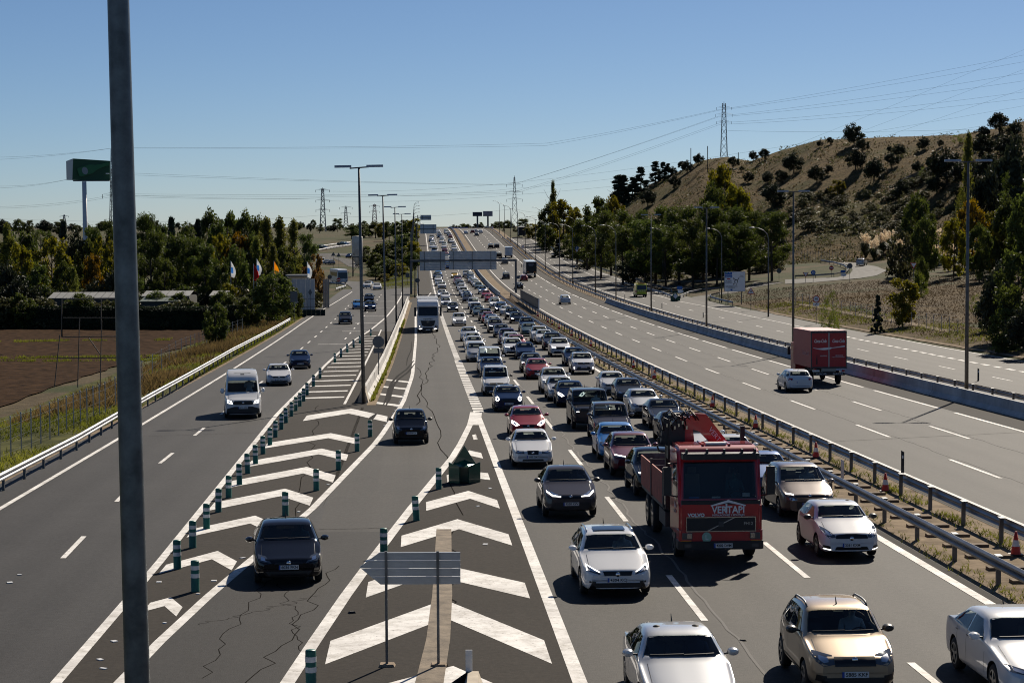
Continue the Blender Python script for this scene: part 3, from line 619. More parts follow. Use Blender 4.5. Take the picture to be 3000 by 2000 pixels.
# ---- arrow sign seen from behind
pA, pB = G(*px('C6', 366, 1490)), G(*px('C6', 604, 1482)); Y0 = (pA.y + pB.y) / 2; o = thing('arrow_sign', 'back of a grey arrow-shaped road sign on two posts in the exit gore', 'sign', (0, Y0, 0))
def flat(px_, py_): v = at(px_, py_, Y0); return (v.x, v.z)
u = [flat(*px('C6', *q)) for q in ((335, 965), (693, 965), (703, 975), (703, 1104), (693, 1112), (330, 1108), (240, 1035))]
zl_, zh_ = u[3][1], u[0][1]
for k in range(4):
    h0 = u[4][1] + (u[0][1] - u[4][1]) * k / 4; h1 = u[4][1] + (u[0][1] - u[4][1]) * (k + 1) / 4 - .012
    def lx(h):
        hm = u[6][1]; return u[6][0] + (u[0][0] - u[6][0]) * (h - hm) / (u[0][1] - hm) if h > hm else u[6][0] + (u[5][0] - u[6][0]) * (hm - h) / (hm - u[5][1])
    poly = [(lx(h0), h0), (u[2][0], h0), (u[2][0], h1), (lx(h1), h1)]
    if h0 < u[6][1] < h1: poly.append((u[6][0], u[6][1]))
    MB().prism(poly, -.02, .02, 'y').build('slat', SIGNB, o); MB().box(((lx(h1) + u[2][0]) / 2 + .05, -.03, h1 - .012), (u[2][0] - lx(h1) - .12, .03, .022)).build('slat_flange', SIGNB, o)
for q in (pA, pB): MB().box((q.x, -.06, (q.z + zh_) / 2 + .01), (.055, .05, zh_ - q.z + .02)).build('post', DSTEEL, o); MB().box((q.x, -.06, q.z + .03), (.35, .3, .06), tap=.8).build('footing', mat('old footing', (.28, .21, .14), .95, var=(4, .3)), o)
# ---- concrete nose with a white delineator at the bottom edge
p = P(-2.05, 37.6); o = thing('barrier_end', 'concrete barrier end with a white delineator at the bottom edge of the view', 'barrier', p)
b = MB(); b.prism([(-.32, 0), (.32, 0), (.10, .62), (-.10, .62)], -6, 0, 'y'); b.build('block', mat('cream concrete', (.5, .43, .33)), o)
MB().add([(-.32, .0, 0), (-.10, .0, .62), (-.62, -.9, .45), (-.75, -.9, 0)], [(0, 1, 2, 3), (3, 2, 1, 0)]).build('torn_rail', DSTEEL, o)
MB().box((-.08, .02, .55), (.13, .03, .95)).build('delineator', PLATE, o)
# ---- traffic cones in the median
CONEM = mat('cone orange', (.62, .045, .02), .5); CB = MB().box((0, 0, .02), (.38, .38, .04)).mesh('base', BLACK); CC = MB().lathe([(.15, .04), (.03, .68), (.001, .68)], 12).mesh('cone', CONEM, True); CW = MB().lathe([(.112, .26), (.075, .44)], 12).mesh('band', WHITE, True)
for i, (x, y) in enumerate([px('C8', 445, 90), px('C8', 897, 312), px('C8', 1530, 730), px('T8', 1435, 200), px('T8', 1985, 490)] + [px('T7', 1668, 170), px('T7', 1888, 350), px('T5', 1320, 340), px('T5', 1575, 500), px('T5', 1805, 605), px('T5', 2030, 740), px('T5', 960, 190), px('T5', 1115, 250), px('T5', 800, 50)]):
    p = G(x, y); p = P(13.95, p.y); o = thing('traffic_cone', 'orange and white traffic cone in the median, %s counting away from the camera' % ordn([3,2,1,4,5][i] if i < 5 else i + 1), 'traffic cone', p, 0, 'cones in the median')
    link('base', CB, o); link('cone', CC, o); link('band', CW, o).scale = (1.02, 1.02, 1)
# ---- delineator posts
for i, (x, y, h) in enumerate([px('C8', 600, 235) + (.8,), px('C8', 995, 190) + (.9,), px('R5', 1900, 1395) + (.9,), px('T7', 1820, 330) + (.8,), px('R4', 1412, 905) + (.8,), px('R4', 938, 795) + (.8,), px('R4', 512, 690) + (.8,)]):
    p = G(x, y); o = thing('delineator', 'white and black delineator post by the rail, %s from the near side' % ordn(i + 1), 'road post', p)
    MB().prism([(-.06, 0), (.06, 0), (.06, h * .93), (-.06, h)], -.02, .02, 'y').build('post', PLATE if i in (0, 3) else BLACK, o); MB().box((0, -.022, h * .72), (.05, .006, .12)).build('reflector', WHITE, o)
# ---- signs
def disc(r, y, n=20): return [(r * math.cos(2 * math.pi * k / n), y + r * math.sin(2 * math.pi * k / n)) for k in range(n)]
SRED = mat('sign red', (.45, .012, .015), .4); SBLUE = mat('sign blue', (.015, .12, .42), .4); SWHITE = mat('sign white', (.86, .86, .85), .4); SBLK = mat('sign black', (.01, .01, .01), .5); SGREY = mat('sign grey back', (.11, .12, .13), .5, .3)
def sign(label, x, y, Y, shapes, name='road_sign', cat='sign', base=None, pole=.04, poles=(0,), txt=()):
    """x, y: where its centre shows; Y: how far off it stands; shapes: (polygon, material, layer, part name) in metres round the centre"""
    c = at(x, y, Y); zb = base if base is not None else (gdrop(c.x, Y) if not (-20 < c.x - RX(Y) < 49) else zt(c.x, Y)); o = thing(name, label, cat, (c.x, Y, zb)); h = c.z - zb
    lo = min(p[1] for p in shapes[0][0]); hi = max(p[1] for s_ in shapes for p in s_[0])
    for q in poles: MB().tube([(q, .06, 0), (q, .06, h + hi * .8)], pole, 6).build('pole', DSTEEL, o)
    for poly, m, k, nm in shapes: MB().prism([(a, b_ + h) for a, b_ in poly], -.006 - .004 * k, .012 - .004 * k if k else .02, 'y').build(nm, m, o)
    for s_, a, b_, size, m in txt: text(s_, m, o, (a, -.03, h + b_), size)
    return o
def rectp(w_, h_, cx=0, cy=0): return [(cx - w_ / 2, cy - h_ / 2), (cx + w_ / 2, cy - h_ / 2), (cx + w_ / 2, cy + h_ / 2), (cx - w_ / 2, cy + h_ / 2)]
def tri(s_, cy=0, up=True): k = 1 if up else -1; return [(-s_ / 2, cy - k * s_ * .29), (s_ / 2, cy - k * s_ * .29), (0, cy + k * s_ * .58)][::k]
sign('back of a round road sign with a small plate below, behind the white barrier', 1108.5, 1001, 146, [(disc(.44, 0), SGREY, 0, 'disc'), (rectp(.74, .36, 0, -.65), SGREY, 0, 'plate')])
p40 = px('R5', 307, 590); sign('40 speed limit sign with an arrow plate below it, beside the side road', p40[0], p40[1], 250, [(disc(.45, 0), SRED, 0, 'rim'), (disc(.35, 0), SWHITE, 1, 'face'), (rectp(.78, .40, 0, -.68), SWHITE, 0, 'plate'), ([(-.2, -.78), (-.16, -.83), (.06, -.66), (.10, -.72), (.16, -.54), (-.03, -.58), (.02, -.62)], SBLK, 1, 'arrow')], txt=[('40', 0, 0, .42, SBLK)])
tr_ = px('R4', 1960, 590); sign('roundabout ahead warning triangle on the dry verge', tr_[0], tr_[1] + 4, 300, [(tri(1.2), SRED, 0, 'rim'), (tri(.86), SWHITE, 1, 'face'), (disc(.16, .05), SBLK, 2, 'symbol'), (disc(.09, .05), SWHITE, 3, 'symbol_centre')])
# big white direction sign
ds = px('R4', 1775, 488); Y = 322.; W_, H_ = 3.42, 3.24
o = sign('large white direction sign with a roundabout diagram beside the slip road', ds[0], ds[1], Y, [(rectp(W_, H_), SBLK, 0, 'border'), (rectp(W_ - .1, H_ - .1), SWHITE, 1, 'face'), (rectp(1.15, .92, -1.02, 1.05), SBLUE, 2, 'blue_field'), (rectp(.30, .18, -1.35, 1.42), mat('sign green', (.01, .25, .1), .4), 3, 'route_tag'), (rectp(.55, .16, -1.0, .42), SRED, 2, 'route_tag'), (rectp(.3, .3, -.55, -1.35), SBLUE, 2, 'pictogram')], poles=(-1.1, 1.1), pole=.07,
     txt=[('Madrid', -1.02, 1.06, .34, SWHITE), ('Burgos', -1.02, .74, .34, SWHITE), ('E-5   A-1', -1.0, 1.40, .2, SWHITE), ('ALGETE', -1.02, .12, .27, SBLK), ('COBEÑA', -1.02, -.16, .27, SBLK), ('SAN SEBASTIAN', -.55, -.80, .27, SBLK), ('DE LOS REYES', -.50, -1.02, .18, SBLK), ('Fuente', 1.12, .95, .18, SBLK), ('del Fresno', 1.12, .77, .18, SBLK)])
hh = at(ds[0], ds[1], Y).z - o.location.z
ring = [(.22 + .30 * math.cos(R(a)), .02 + .30 * math.sin(R(a))) for a in range(-60, 250, 20)]; rin = [(.22 + .20 * math.cos(R(a)), .02 + .20 * math.sin(R(a))) for a in range(-60, 250, 20)]
b = MB(); b.add([(x, -.034, z + hh) for x, z in ring] + [(x, -.034, z + hh) for x, z in rin], [(i, i + 1, len(ring) + i + 1, len(ring) + i) for i in range(len(ring) - 1)]); b.build('roundabout_ring', SBLK, o)
for nm, pg in (('arrow', [(.05, .25), (-.12, .45), (-.2, .36), (-.32, .62), (-.06, .52), (-.09, .50), (.12, .3)]), ('arrow', [(.36, .26), (.56, .45), (.48, .5), (.72, .62), (.64, .36), (.6, .42), (.42, .22)]), ('arrow', [(.02, -.2), (-.14, -.36), (-.2, -.28), (-.32, -.55), (-.06, -.46), (-.1, -.4), (.08, -.25)]), ('stem', [(.18, -.28), (.26, -.28), (.26, -.58), (.18, -.58)])):
    MB().prism([(a, c + hh) for a, c in pg], -.034, -.03, 'y').build(nm, SBLK, o)
for tl, x, y, Y, kind, lb in (('L7', 612, 1025, 330, 'noentry', 'no entry sign at the yard gate by the left road'), ('L7', 833, 820, 455, 'noentry', 'small no entry sign in front of the coach'), ('R5', 203, 345, 372, 'yield', 'give way triangle at the roundabout'), ('R5', 277, 330, 372, 'round', 'round blue roundabout sign'), ('R5', 1265, 255, 300, 'yield', 'give way triangle near the pampas grass'), ('R4', 517, 290, 480, 'yield', 'small give way triangle under the pines'), ('R6', 1582, 740, 520, 'blue', 'round blue sign above a give way triangle in front of the pines'), ('R6', 1585, 790, 520, 'yield', 'give way triangle under the round blue sign'), ('R5', 637, 265, 360, 'back', 'grey back of a round sign at the roundabout exit'), ('R5', 456, 285, 392, 'noentry', 'no entry sign on the roundabout island'), ('R4', 2283, 365, 400, 'back', 'pale back of a round sign near the island trees'), ('R6', 1265, 690, 600, 'limit', 'round speed limit sign before the pines'), ('R6', 657, 720, 640, 'limit', 'round speed limit sign behind the far guard rail'), ('R6', 137, 385, 800, 'warn', 'warning triangle on the crest'), ('L7', 548, 745, 440, 'backtri', 'back of a triangular sign beside the yard'), ('L7', 680, 770, 445, 'back', 'dark back of a round sign beside the yard'), ('L7', 1815, 725, 470, 'back', 'back of a round sign on the grass bank'), ('L7', 2190, 830, 420, 'back', 'large round sign back beside the exit lane'), ('L7', 2020, 740, 440, 'backsq', 'back of a square sign on the grass bank'), ('L7', 65, 1110, 268, 'backsq2', 'grey back of a tall rectangular sign beside the left guard rail'), ('L7', 345, 1035, 300, 'backdia', 'back of a diamond sign in front of the yard fence'), ('L7', 743, 385, 590, 'backtri', 'dark triangular sign back beside the far slip road'), ('L7', 835, 400, 590, 'backtri', 'second dark triangular sign back beside the far slip road')):
    q = px(tl, x, y)
    sh = {'noentry': [(disc(.45, 0), SRED, 0, 'disc'), (rectp(.66, .16), SWHITE, 1, 'bar')], 'yield': [(tri(1.15, 0, False), SRED, 0, 'rim'), (tri(.8, .02, False), SWHITE, 1, 'face')], 'round': [(disc(.45, 0), SBLUE, 0, 'disc'), (disc(.22, 0), SWHITE, 1, 'symbol'), (disc(.14, 0), SBLUE, 2, 'symbol_centre')], 'blue': [(disc(.55, 0), SBLUE, 0, 'disc'), ([(-.07, -.3), (.07, -.3), (.07, .1), (.2, .1), (0, .38), (-.2, .1), (-.07, .1)], SWHITE, 1, 'arrow')],
          'back': [(disc(.5, 0), SGREY, 0, 'disc')], 'limit': [(disc(.5, 0), SRED, 0, 'rim'), (disc(.39, 0), SWHITE, 1, 'face')], 'warn': [(tri(1.3), SRED, 0, 'rim'), (tri(.95), SWHITE, 1, 'face')], 'backtri': [(tri(1.4), SGREY, 0, 'plate')], 'backsq': [(rectp(.9, 1.0), SGREY, 0, 'plate')], 'backsq2': [(rectp(.95, 1.45), SGREY, 0, 'plate')], 'backdia': [([(0, -.55), (.3, 0), (0, .55), (-.3, 0)], SGREY, 0, 'plate')]}[kind]
    sign(lb, q[0], q[1], Y, sh)
for tl, x, y, Y, lb in (('R4', 1145, 560, 345, 'blue finger sign over a white finger sign at the slip road nose'), ('R5', 572, 320, 380, 'blue and white finger signs on the roundabout island')):
    q = px(tl, x, y); f = [(-.5, -.27), (.3, -.27), (.52, 0), (.3, .27), (-.5, .27)]; sign(lb, q[0], q[1], Y, [(f, SBLUE, 0, 'finger'), ([(a + .12, c - .62) for a, c in f], SWHITE, 0, 'finger')])
# ---- gantry sign over the queue
Yg = 392.; o = thing('sign_gantry', 'sign gantry seen from behind, two ribbed grey panels above the queue', 'gantry', (0, Yg, 0)); gm = lambda x, y: (lambda v: (v.x, v.z))(at(*px('T1', x, y), Yg))
xl, zb_ = gm(70, 970); xr, _ = gm(2430, 960); zb_ = gm(1200, 965)[1]
for nm, pxx in (('post', 1204.), ('post', 1511.)):
    X = at(pxx, 770, Yg).x; z0 = zt(X, Yg); MB().box((X, 0, (z0 + zb_) / 2), (.42, .42, zb_ - z0 + .3)).build(nm, DSTEEL, o)
xa, xb = at(1204, 770, Yg).x, at(1511, 770, Yg).x
MB().box(((xa + xb) / 2, 0, zb_), (xb - xa, .40, .40)).build('beam', DSTEEL, o)
for (x0, y0, x1, y1, nr) in ((235, 755, 815, 1200, 12), (905, 745, 1995, 1180, 12)):
    a = gm(x0, y1); c = gm(x1, y0); pn = None
    for k in range(nr):
        z0 = a[1] + (c[1] - a[1]) * k / nr; z1 = a[1] + (c[1] - a[1]) * (k + 1) / nr; MB().box(((a[0] + c[0]) / 2, .35, (z0 + z1) / 2), (c[0] - a[0], .05, z1 - z0 - .01)).box(((a[0] + c[0]) / 2, .27, z1 - .04), (c[0] - a[0], .13, .07)).build('panel_slat', SIGNB, o)
    for k in ((.18, .82) if x1 < 900 else (.09, .49, .88)): MB().box((a[0] + (c[0] - a[0]) * k, .16, (a[1] + c[1]) / 2), (.12, .10, c[1] - a[1])).build('rib', DSTEEL, o)
for i, (x0, y0, x1, y1, Yg) in enumerate(((245, 135, 615, 350, 700), (245, -80, 495, 38, 930))):
    o = thing('sign_gantry', ('grey back of a sign panel over the queue on the climb', 'smallest sign panel back, high on the crest beside the lamps')[i], 'gantry', (0, Yg, 0)); gm = lambda x, y: (lambda v: (v.x, v.z))(at(*px('T1', x, y), Yg)); a, c = gm(x0, y1), gm(x1, y0)
    MB().box(((a[0] + c[0]) / 2, 0, (a[1] + c[1]) / 2), (c[0] - a[0], .12, c[1] - a[1])).build('panel', SIGNB, o)
    for k in (.2, .8): MB().box((a[0] + (c[0] - a[0]) * k, -.1, (a[1] + c[1]) / 2), (.15, .1, c[1] - a[1])).build('rib', DSTEEL, o)
    X = a[0] - 1.2; z0 = zt(X, Yg); MB().box((X, 0, (z0 + c[1]) / 2), (.35, .35, c[1] - z0)).build('post', DSTEEL, o); MB().box(((X + c[0]) / 2, -.2, (a[1] + c[1]) / 2), (c[0] - X, .3, .3)).build('beam', DSTEEL, o)
Yb = 990.; gm = lambda x, y: (lambda v: (v.x, v.z))(at(*px('T1', x, y), Yb))
for i, (x0, y0, x1, y1) in enumerate(((880, 205, 1145, 318), (1150, 200, 1330, 318))):
    a, c = gm(x0, y1), gm(x1, y0); o = thing('direction_sign', ('wide blue motorway direction sign on the crest', 'narrower blue motorway direction sign beside the wide one on the crest')[i], 'sign', (0, Yb, 0)); MB().box(((a[0] + c[0]) / 2, 0, (a[1] + c[1]) / 2), (c[0] - a[0], .15, c[1] - a[1])).build('panel', SBLUE, o)
    for k in (.15, .85): X = a[0] + (c[0] - a[0]) * k; z0 = zt(X, Yb) - .3; MB().box((X, .3, (z0 + a[1]) / 2 + .3), (.25, .25, a[1] - z0 + .6)).build('post', DSTEEL, o)
    for k in range(3): MB().box(((a[0] + c[0]) / 2, -.09, a[1] + (c[1] - a[1]) * (.25 + .25 * k)), ((c[0] - a[0]) * .5, .02, .35)).build('legend_bar', SWHITE if i else mat('sign pale blue', (.2, .32, .55), .4), o)
# ------------------------------------------------------------------ cars
CS = 0.985
def lin(tab, y):
    if y <= tab[0][0]: return tab[0][1]
    for (a, u), (b_, v) in zip(tab, tab[1:]):
        if y <= b_: return u + (v - u) * (y - a) / (b_ - a) if b_ > a else v
    return tab[-1][1]
def smo(tab, y, w):
    return sum(lin(tab, y + w * k / 3) for k in (-3, -2, -1, 0, 1, 2, 3)) / 7
def chaikin(p, n=2):
    for _ in range(n):
        q = [p[0]]
        for a, c in zip(p, p[1:]):
            q += [(a[0] * .75 + c[0] * .25, a[1] * .75 + c[1] * .25), (a[0] * .25 + c[0] * .75, a[1] * .25 + c[1] * .75)]
        q.append(p[-1]); p = q
    return p
BASE = dict(L=4.25, W=1.80, H=1.46, hf=.74, zc=1.0, yc=1.12, yr=1.95, yq=3.45, yt=4.08, zr=1.02, ze=.95, fo=.86, wb=2.6, wr=.315, belt=.96, tw=.70, zb=.19, nose=.10, boxy=0.,
            hl=[(.44, .60), (.80, .66), (.79, .76), (.60, .75), (.42, .66)], gr=[(-.40, .56), (.40, .56), (.42, .66), (-.42, .66)], low=[(-.62, .25), (.62, .25), (.58, .36), (-.58, .36)], fog=None, rails=False, sun=False,
            tl=[(.50, .78), (.80, .80), (.80, .94), (.52, .92)], plate_z=.42, drl=None, clad=False, badge=.61, rw=True)
def V(**k): d = dict(BASE); d.update(k); return d
TYPES = dict(
 hatch=V(),
 hatch2=V(L=4.05, W=1.74, H=1.45, hf=.78, zc=1.02, yc=1.0, yr=1.8, yq=3.3, yt=3.95, wb=2.55, fo=.80, hl=[(.42,.62),(.80,.72),(.78,.84),(.62,.80),(.40,.70)], gr=[(-.55,.60),(.55,.60),(.30,.70),(-.30,.70)], low=[(-.5,.26),(.5,.26),(.42,.40),(-.42,.40)]),
 clio=V(L=4.06, W=1.74, H=1.45, hf=.80, zc=1.02, yc=1.0, yr=1.82, yq=3.2, yt=3.92, wb=2.59, fo=.84, hl=[(.46,.64),(.62,.62),(.80,.74),(.79,.90),(.66,.84),(.47,.70)], gr=[(-.47,.61),(.47,.61),(.44,.70),(.14,.73),(-.14,.73),(-.44,.70)], low=[(-.52,.24),(.52,.24),(.44,.38),(-.44,.38)], fog=[(.60,.30),(.80,.33),(.78,.42),(.62,.40)], drl=[(.60,.285),(.78,.31),(.78,.335),(.60,.31)]),
 sedan=V(L=4.6, W=1.80, H=1.43, hf=.74, zc=.98, yc=1.25, yr=2.05, yq=3.2, yt=3.85, zr=1.04, ze=1.0, wb=2.7, fo=.88),
 audi=V(L=4.75, W=1.82, H=1.44, hf=.76, zc=.99, yc=1.3, yr=2.1, yq=3.35, yt=4.1, zr=1.04, ze=1.0, wb=2.75, fo=.9, tw=.68, hl=[(.38,.56),(.80,.60),(.80,.73),(.40,.70)], gr=[(-.32,.52),(.32,.52),(.34,.70),(-.34,.70)]),
 insignia=V(L=4.9, W=1.88, H=1.46, hf=.74, zc=1.0, yc=1.35, yr=2.2, yq=3.5, yt=4.35, zr=1.06, ze=1.0, wb=2.83, fo=.95, wr=.335, hl=[(.40,.60),(.84,.68),(.84,.77),(.42,.69)], gr=[(-.42,.42),(.42,.42),(.46,.62),(-.46,.62)]),
 estate=V(L=4.55, W=1.80, H=1.46, yq=3.85, yt=4.4, zr=1.04, wb=2.63, rails=True),
 leonx=V(L=4.54, W=1.82, H=1.47, hf=.77, zc=1.0, yc=1.18, yr=2.0, yq=3.85, yt=4.42, zr=1.04, wb=2.63, fo=.88, wr=.33, hl=[(.44,.60),(.80,.70),(.78,.82),(.46,.68)], gr=[(-.34,.58),(.34,.58),(.38,.68),(-.38,.68)], low=[(-.74,.22),(.74,.22),(.66,.40),(-.66,.40)], rails=True, sun=True, clad=True, drl=[(.46,.655),(.755,.785),(.765,.70),(.785,.70),(.785,.815),(.46,.675)], fog=[(.56,.40),(.72,.40),(.72,.45),(.56,.44)], plate_z=.47),
 toledo=V(L=4.44, W=1.74, H=1.44, hf=.74, zc=.99, yc=1.2, yr=1.98, yq=3.15, yt=3.75, zr=1.02, ze=.98, wb=2.51, fo=.88, hl=[(.36,.58),(.76,.61),(.76,.71),(.38,.70)], gr=[(-.22,.55),(.22,.55),(.24,.70),(-.24,.70)], low=[(-.45,.28),(.45,.28),(.42,.36),(-.42,.36)], plate_z=.45),
 leon2=V(L=4.32, W=1.77, H=1.46, hf=.74, zc=1.02, yc=.98, yr=1.8, yq=3.3, yt=4.12, wb=2.58, fo=.9, hl=[(.42,.66),(.60,.60),(.80,.74),(.78,.86),(.62,.80)], gr=[(-.26,.52),(.26,.52),(.30,.66),(-.30,.66)], low=[(-.55,.26),(.55,.26),(.50,.36),(-.50,.36)]),
 chr=V(L=4.36, W=1.83, H=1.56, hf=.84, zc=1.08, yc=1.12, yr=1.95, yq=3.2, yt=4.1, zr=1.14, ze=1.05, wb=2.64, fo=.92, wr=.345, tw=.66, zb=.24, belt=1.04, hl=[(.30,.72),(.62,.74),(.82,.92),(.74,.92),(.50,.82),(.30,.79)], gr=[(-.34,.68),(.34,.68),(.30,.73),(-.30,.73)], low=[(-.80,.28),(.80,.28),(.56,.56),(-.56,.56)], drl=[(.34,.725),(.62,.745),(.80,.86),(.80,.90),(.60,.785),(.34,.755)], clad=True, plate_z=.50, badge=.73),
 sandero=V(L=4.08, W=1.76, H=1.60, hf=.88, zc=1.08, yc=1.0, yr=1.72, yq=3.3, yt=3.95, zr=1.12, wb=2.59, fo=.84, wr=.325, zb=.26, belt=1.05, tw=.73, hl=[(.40,.72),(.62,.68),(.80,.80),(.78,.92),(.42,.86)], gr=[(-.40,.68),(.40,.68),(.40,.84),(-.40,.84)], low=[(-.70,.30),(.70,.30),(.60,.46),(-.60,.46)], fog=[(.56,.38),(.76,.40),(.74,.52),(.56,.50)], rails=True, clad=True, plate_z=.52, badge=.79),
 suv=V(L=4.45, W=1.85, H=1.66, hf=.92, zc=1.12, yc=1.12, yr=1.88, yq=3.65, yt=4.28, zr=1.16, ze=1.1, wb=2.67, fo=.9, wr=.345, belt=1.09, tw=.72, zb=.24, hl=[(.42,.76),(.82,.82),(.80,.93),(.44,.88)], gr=[(-.40,.66),(.40,.66),(.42,.88),(-.42,.88)], low=[(-.66,.30),(.66,.30),(.56,.50),(-.56,.50)], rails=True, plate_z=.56, badge=.78, clad=True, tl=[(.50,.95),(.82,.95),(.82,1.10),(.52,1.08)]),
 suv2=V(L=4.4, W=1.84, H=1.62, hf=.88, zc=1.10, yc=1.15, yr=1.9, yq=3.4, yt=4.2, zr=1.14, ze=1.08, wb=2.65, fo=.9, wr=.345, belt=1.06, tw=.70, zb=.24, hl=[(.34,.74),(.80,.80),(.78,.90),(.36,.83)], gr=[(-.30,.60),(.30,.60),(.36,.84),(-.36,.84)], low=[(-.72,.30),(.72,.30),(.62,.46),(-.62,.46)], plate_z=.54, badge=.76, drl=[(.36,.80),(.78,.86),(.78,.89),(.36,.825)], clad=True, tl=[(.45,.92),(.82,.95),(.82,1.08),(.47,1.0)]),
 vitara=V(L=4.18, W=1.78, H=1.62, hf=.95, zc=1.12, yc=1.05, yr=1.75, yq=3.4, yt=4.05, zr=1.15, ze=1.1, wb=2.5, fo=.84, wr=.34, belt=1.08, tw=.74, zb=.25, hl=[(.46,.80),(.82,.82),(.80,.93),(.48,.91)], gr=[(-.44,.78),(.44,.78),(.46,.90),(-.46,.90)], low=[(-.60,.30),(.60,.30),(.46,.58),(-.46,.58)], drl=[(.68,.42),(.74,.42),(.76,.56),(.70,.58)], sun=True, plate_z=.55, badge=.84, clad=True),
 defender=V(L=4.85, W=2.0, H=1.97, hf=1.16, zc=1.28, yc=1.2, yr=1.62, yq=4.45, yt=4.72, zr=1.3, ze=1.25, wb=3.0, fo=.85, wr=.40, belt=1.28, tw=.84, zb=.3, nose=.05, boxy=.5, hl=[(.62,.88),(.84,.88),(.84,1.08),(.62,1.08)], gr=[(-.58,.92),(.58,.92),(.58,1.06),(-.58,1.06)], low=[(-.8,.36),(.8,.36),(.7,.56),(-.7,.56)], plate_z=.62, drl=[(.66,.90),(.80,.90),(.80,.935),(.66,.935)], badge=.99),
 mpv=V(L=4.5, W=1.83, H=1.64, hf=.84, zc=1.10, yc=.9, yr=1.85, yq=3.75, yt=4.35, zr=1.1, wb=2.75, fo=.88, belt=1.02, tw=.73, hl=[(.48,.68),(.80,.76),(.78,.90),(.50,.80)], gr=[(-.46,.64),(.46,.64),(.48,.74),(-.48,.74)], plate_z=.48),
 picasso=V(L=4.45, W=1.83, H=1.63, hf=.84, zc=1.08, yc=.92, yr=1.95, yq=3.7, yt=4.3, zr=1.1, wb=2.78, fo=.88, belt=1.0, tw=.72, hl=[(.42,.58),(.76,.60),(.76,.72),(.44,.70)], gr=[(-.46,.70),(.46,.70),(.50,.75),(-.50,.75)], low=[(-.42,.30),(.42,.30),(.46,.56),(-.46,.56)], drl=[(.52,.77),(.78,.80),(.78,.835),(.52,.80)], plate_z=.46, badge=.74),
 focus=V(L=4.34, W=1.84, H=1.49, hf=.76, zc=1.02, yc=1.05, yr=1.88, yq=3.3, yt=4.15, zr=1.06, wb=2.64, fo=.86, hl=[(.44,.60),(.82,.66),(.80,.80),(.60,.76)], gr=[(-.38,.58),(.38,.58),(.36,.63),(-.36,.63)], low=[(-.48,.24),(.48,.24),(.62,.40),(-.62,.40)], plate_z=.50),
 smart=V(L=3.5, W=1.67, H=1.55, hf=.84, zc=1.06, yc=.72, yr=1.45, yq=2.85, yt=3.4, zr=1.1, wb=2.49, fo=.52, wr=.30, belt=1.0, tw=.74, hl=[(.42,.66),(.58,.62),(.74,.72),(.74,.86),(.56,.84)], gr=[(-.32,.48),(.32,.48),(.34,.58),(-.34,.58)], low=[(-.6,.24),(.6,.24),(.56,.36),(-.56,.36)], plate_z=.52, badge=.70),
 mini=V(L=3.65, W=1.69, H=1.41, hf=.82, zc=1.0, yc=.95, yr=1.55, yq=3.1, yt=3.55, zr=.98, wb=2.47, fo=.70, wr=.305, belt=.95, tw=.74, nose=.08, hl=[(.56,.64),(.64,.60),(.73,.64),(.77,.73),(.73,.82),(.64,.86),(.56,.82),(.52,.73)], gr=[(-.36,.57),(.36,.57),(.42,.62),(.30,.72),(-.30,.72),(-.42,.62)], low=[(-.40,.26),(.40,.26),(.38,.34),(-.38,.34)], sun=True, plate_z=.46, badge=None),
 caddy=V(L=4.4, W=1.80, H=1.83, hf=.86, zc=1.10, yc=.95, yr=1.75, yq=4.2, yt=4.32, zr=1.2, ze=1.1, wb=2.68, fo=.88, belt=1.08, tw=.80, nose=.06, boxy=.4, hl=[(.46,.66),(.80,.68),(.80,.82),(.46,.82)], gr=[(-.44,.68),(.44,.68),(.44,.81),(-.44,.81)], low=[(-.76,.24),(.76,.24),(.76,.58),(-.76,.58)], plate_z=.52, badge=.745, rw=False),
 van=V(L=5.0, W=1.93, H=1.96, hf=.98, zc=1.20, yc=.85, yr=1.65, yq=4.75, yt=4.92, zr=1.25, ze=1.1, wb=3.1, fo=.9, wr=.34, belt=1.14, tw=.82, nose=.06, boxy=.4, hl=[(.52,.74),(.84,.80),(.84,.98),(.56,.90)], gr=[(-.48,.68),(.48,.68),(.50,.86),(-.50,.86)], plate_z=.50, badge=.78, rw=False),
 rifter=V(L=4.4, W=1.85, H=1.80, hf=.96, zc=1.16, yc=.95, yr=1.7, yq=4.1, yt=4.3, zr=1.2, ze=1.1, wb=2.78, fo=.9, wr=.335, belt=1.12, tw=.80, zb=.22, nose=.06, boxy=.4, hl=[(.50,.80),(.82,.84),(.82,.96),(.52,.92)], gr=[(-.46,.66),(.46,.66),(.48,.86),(-.48,.86)], plate_z=.48, badge=.78),
 transit=V(L=5.6, W=2.06, H=2.58, wst=2.12, hf=1.12, zc=1.36, yc=.8, yr=1.72, yq=5.3, yt=5.5, zr=1.6, ze=1.2, wb=3.3, fo=1.0, wr=.35, belt=1.32, tw=.80, nose=.06, boxy=.6, hl=[(.58,.82),(.86,.86),(.88,1.04),(.64,.98)], gr=[(-.50,.76),(.50,.76),(.56,.86),(.46,.98),(-.46,.98),(-.56,.86)], low=[(-.9,.24),(.9,.24),(.88,.56),(.5,.66),(-.5,.66),(-.88,.56)], plate_z=.60, badge=.87, rw=False),
)
def nearest_or(bvh, o, d):
    h = bvh.ray_cast(o, d)
    if h[0] is not None: return h[0]
    return None
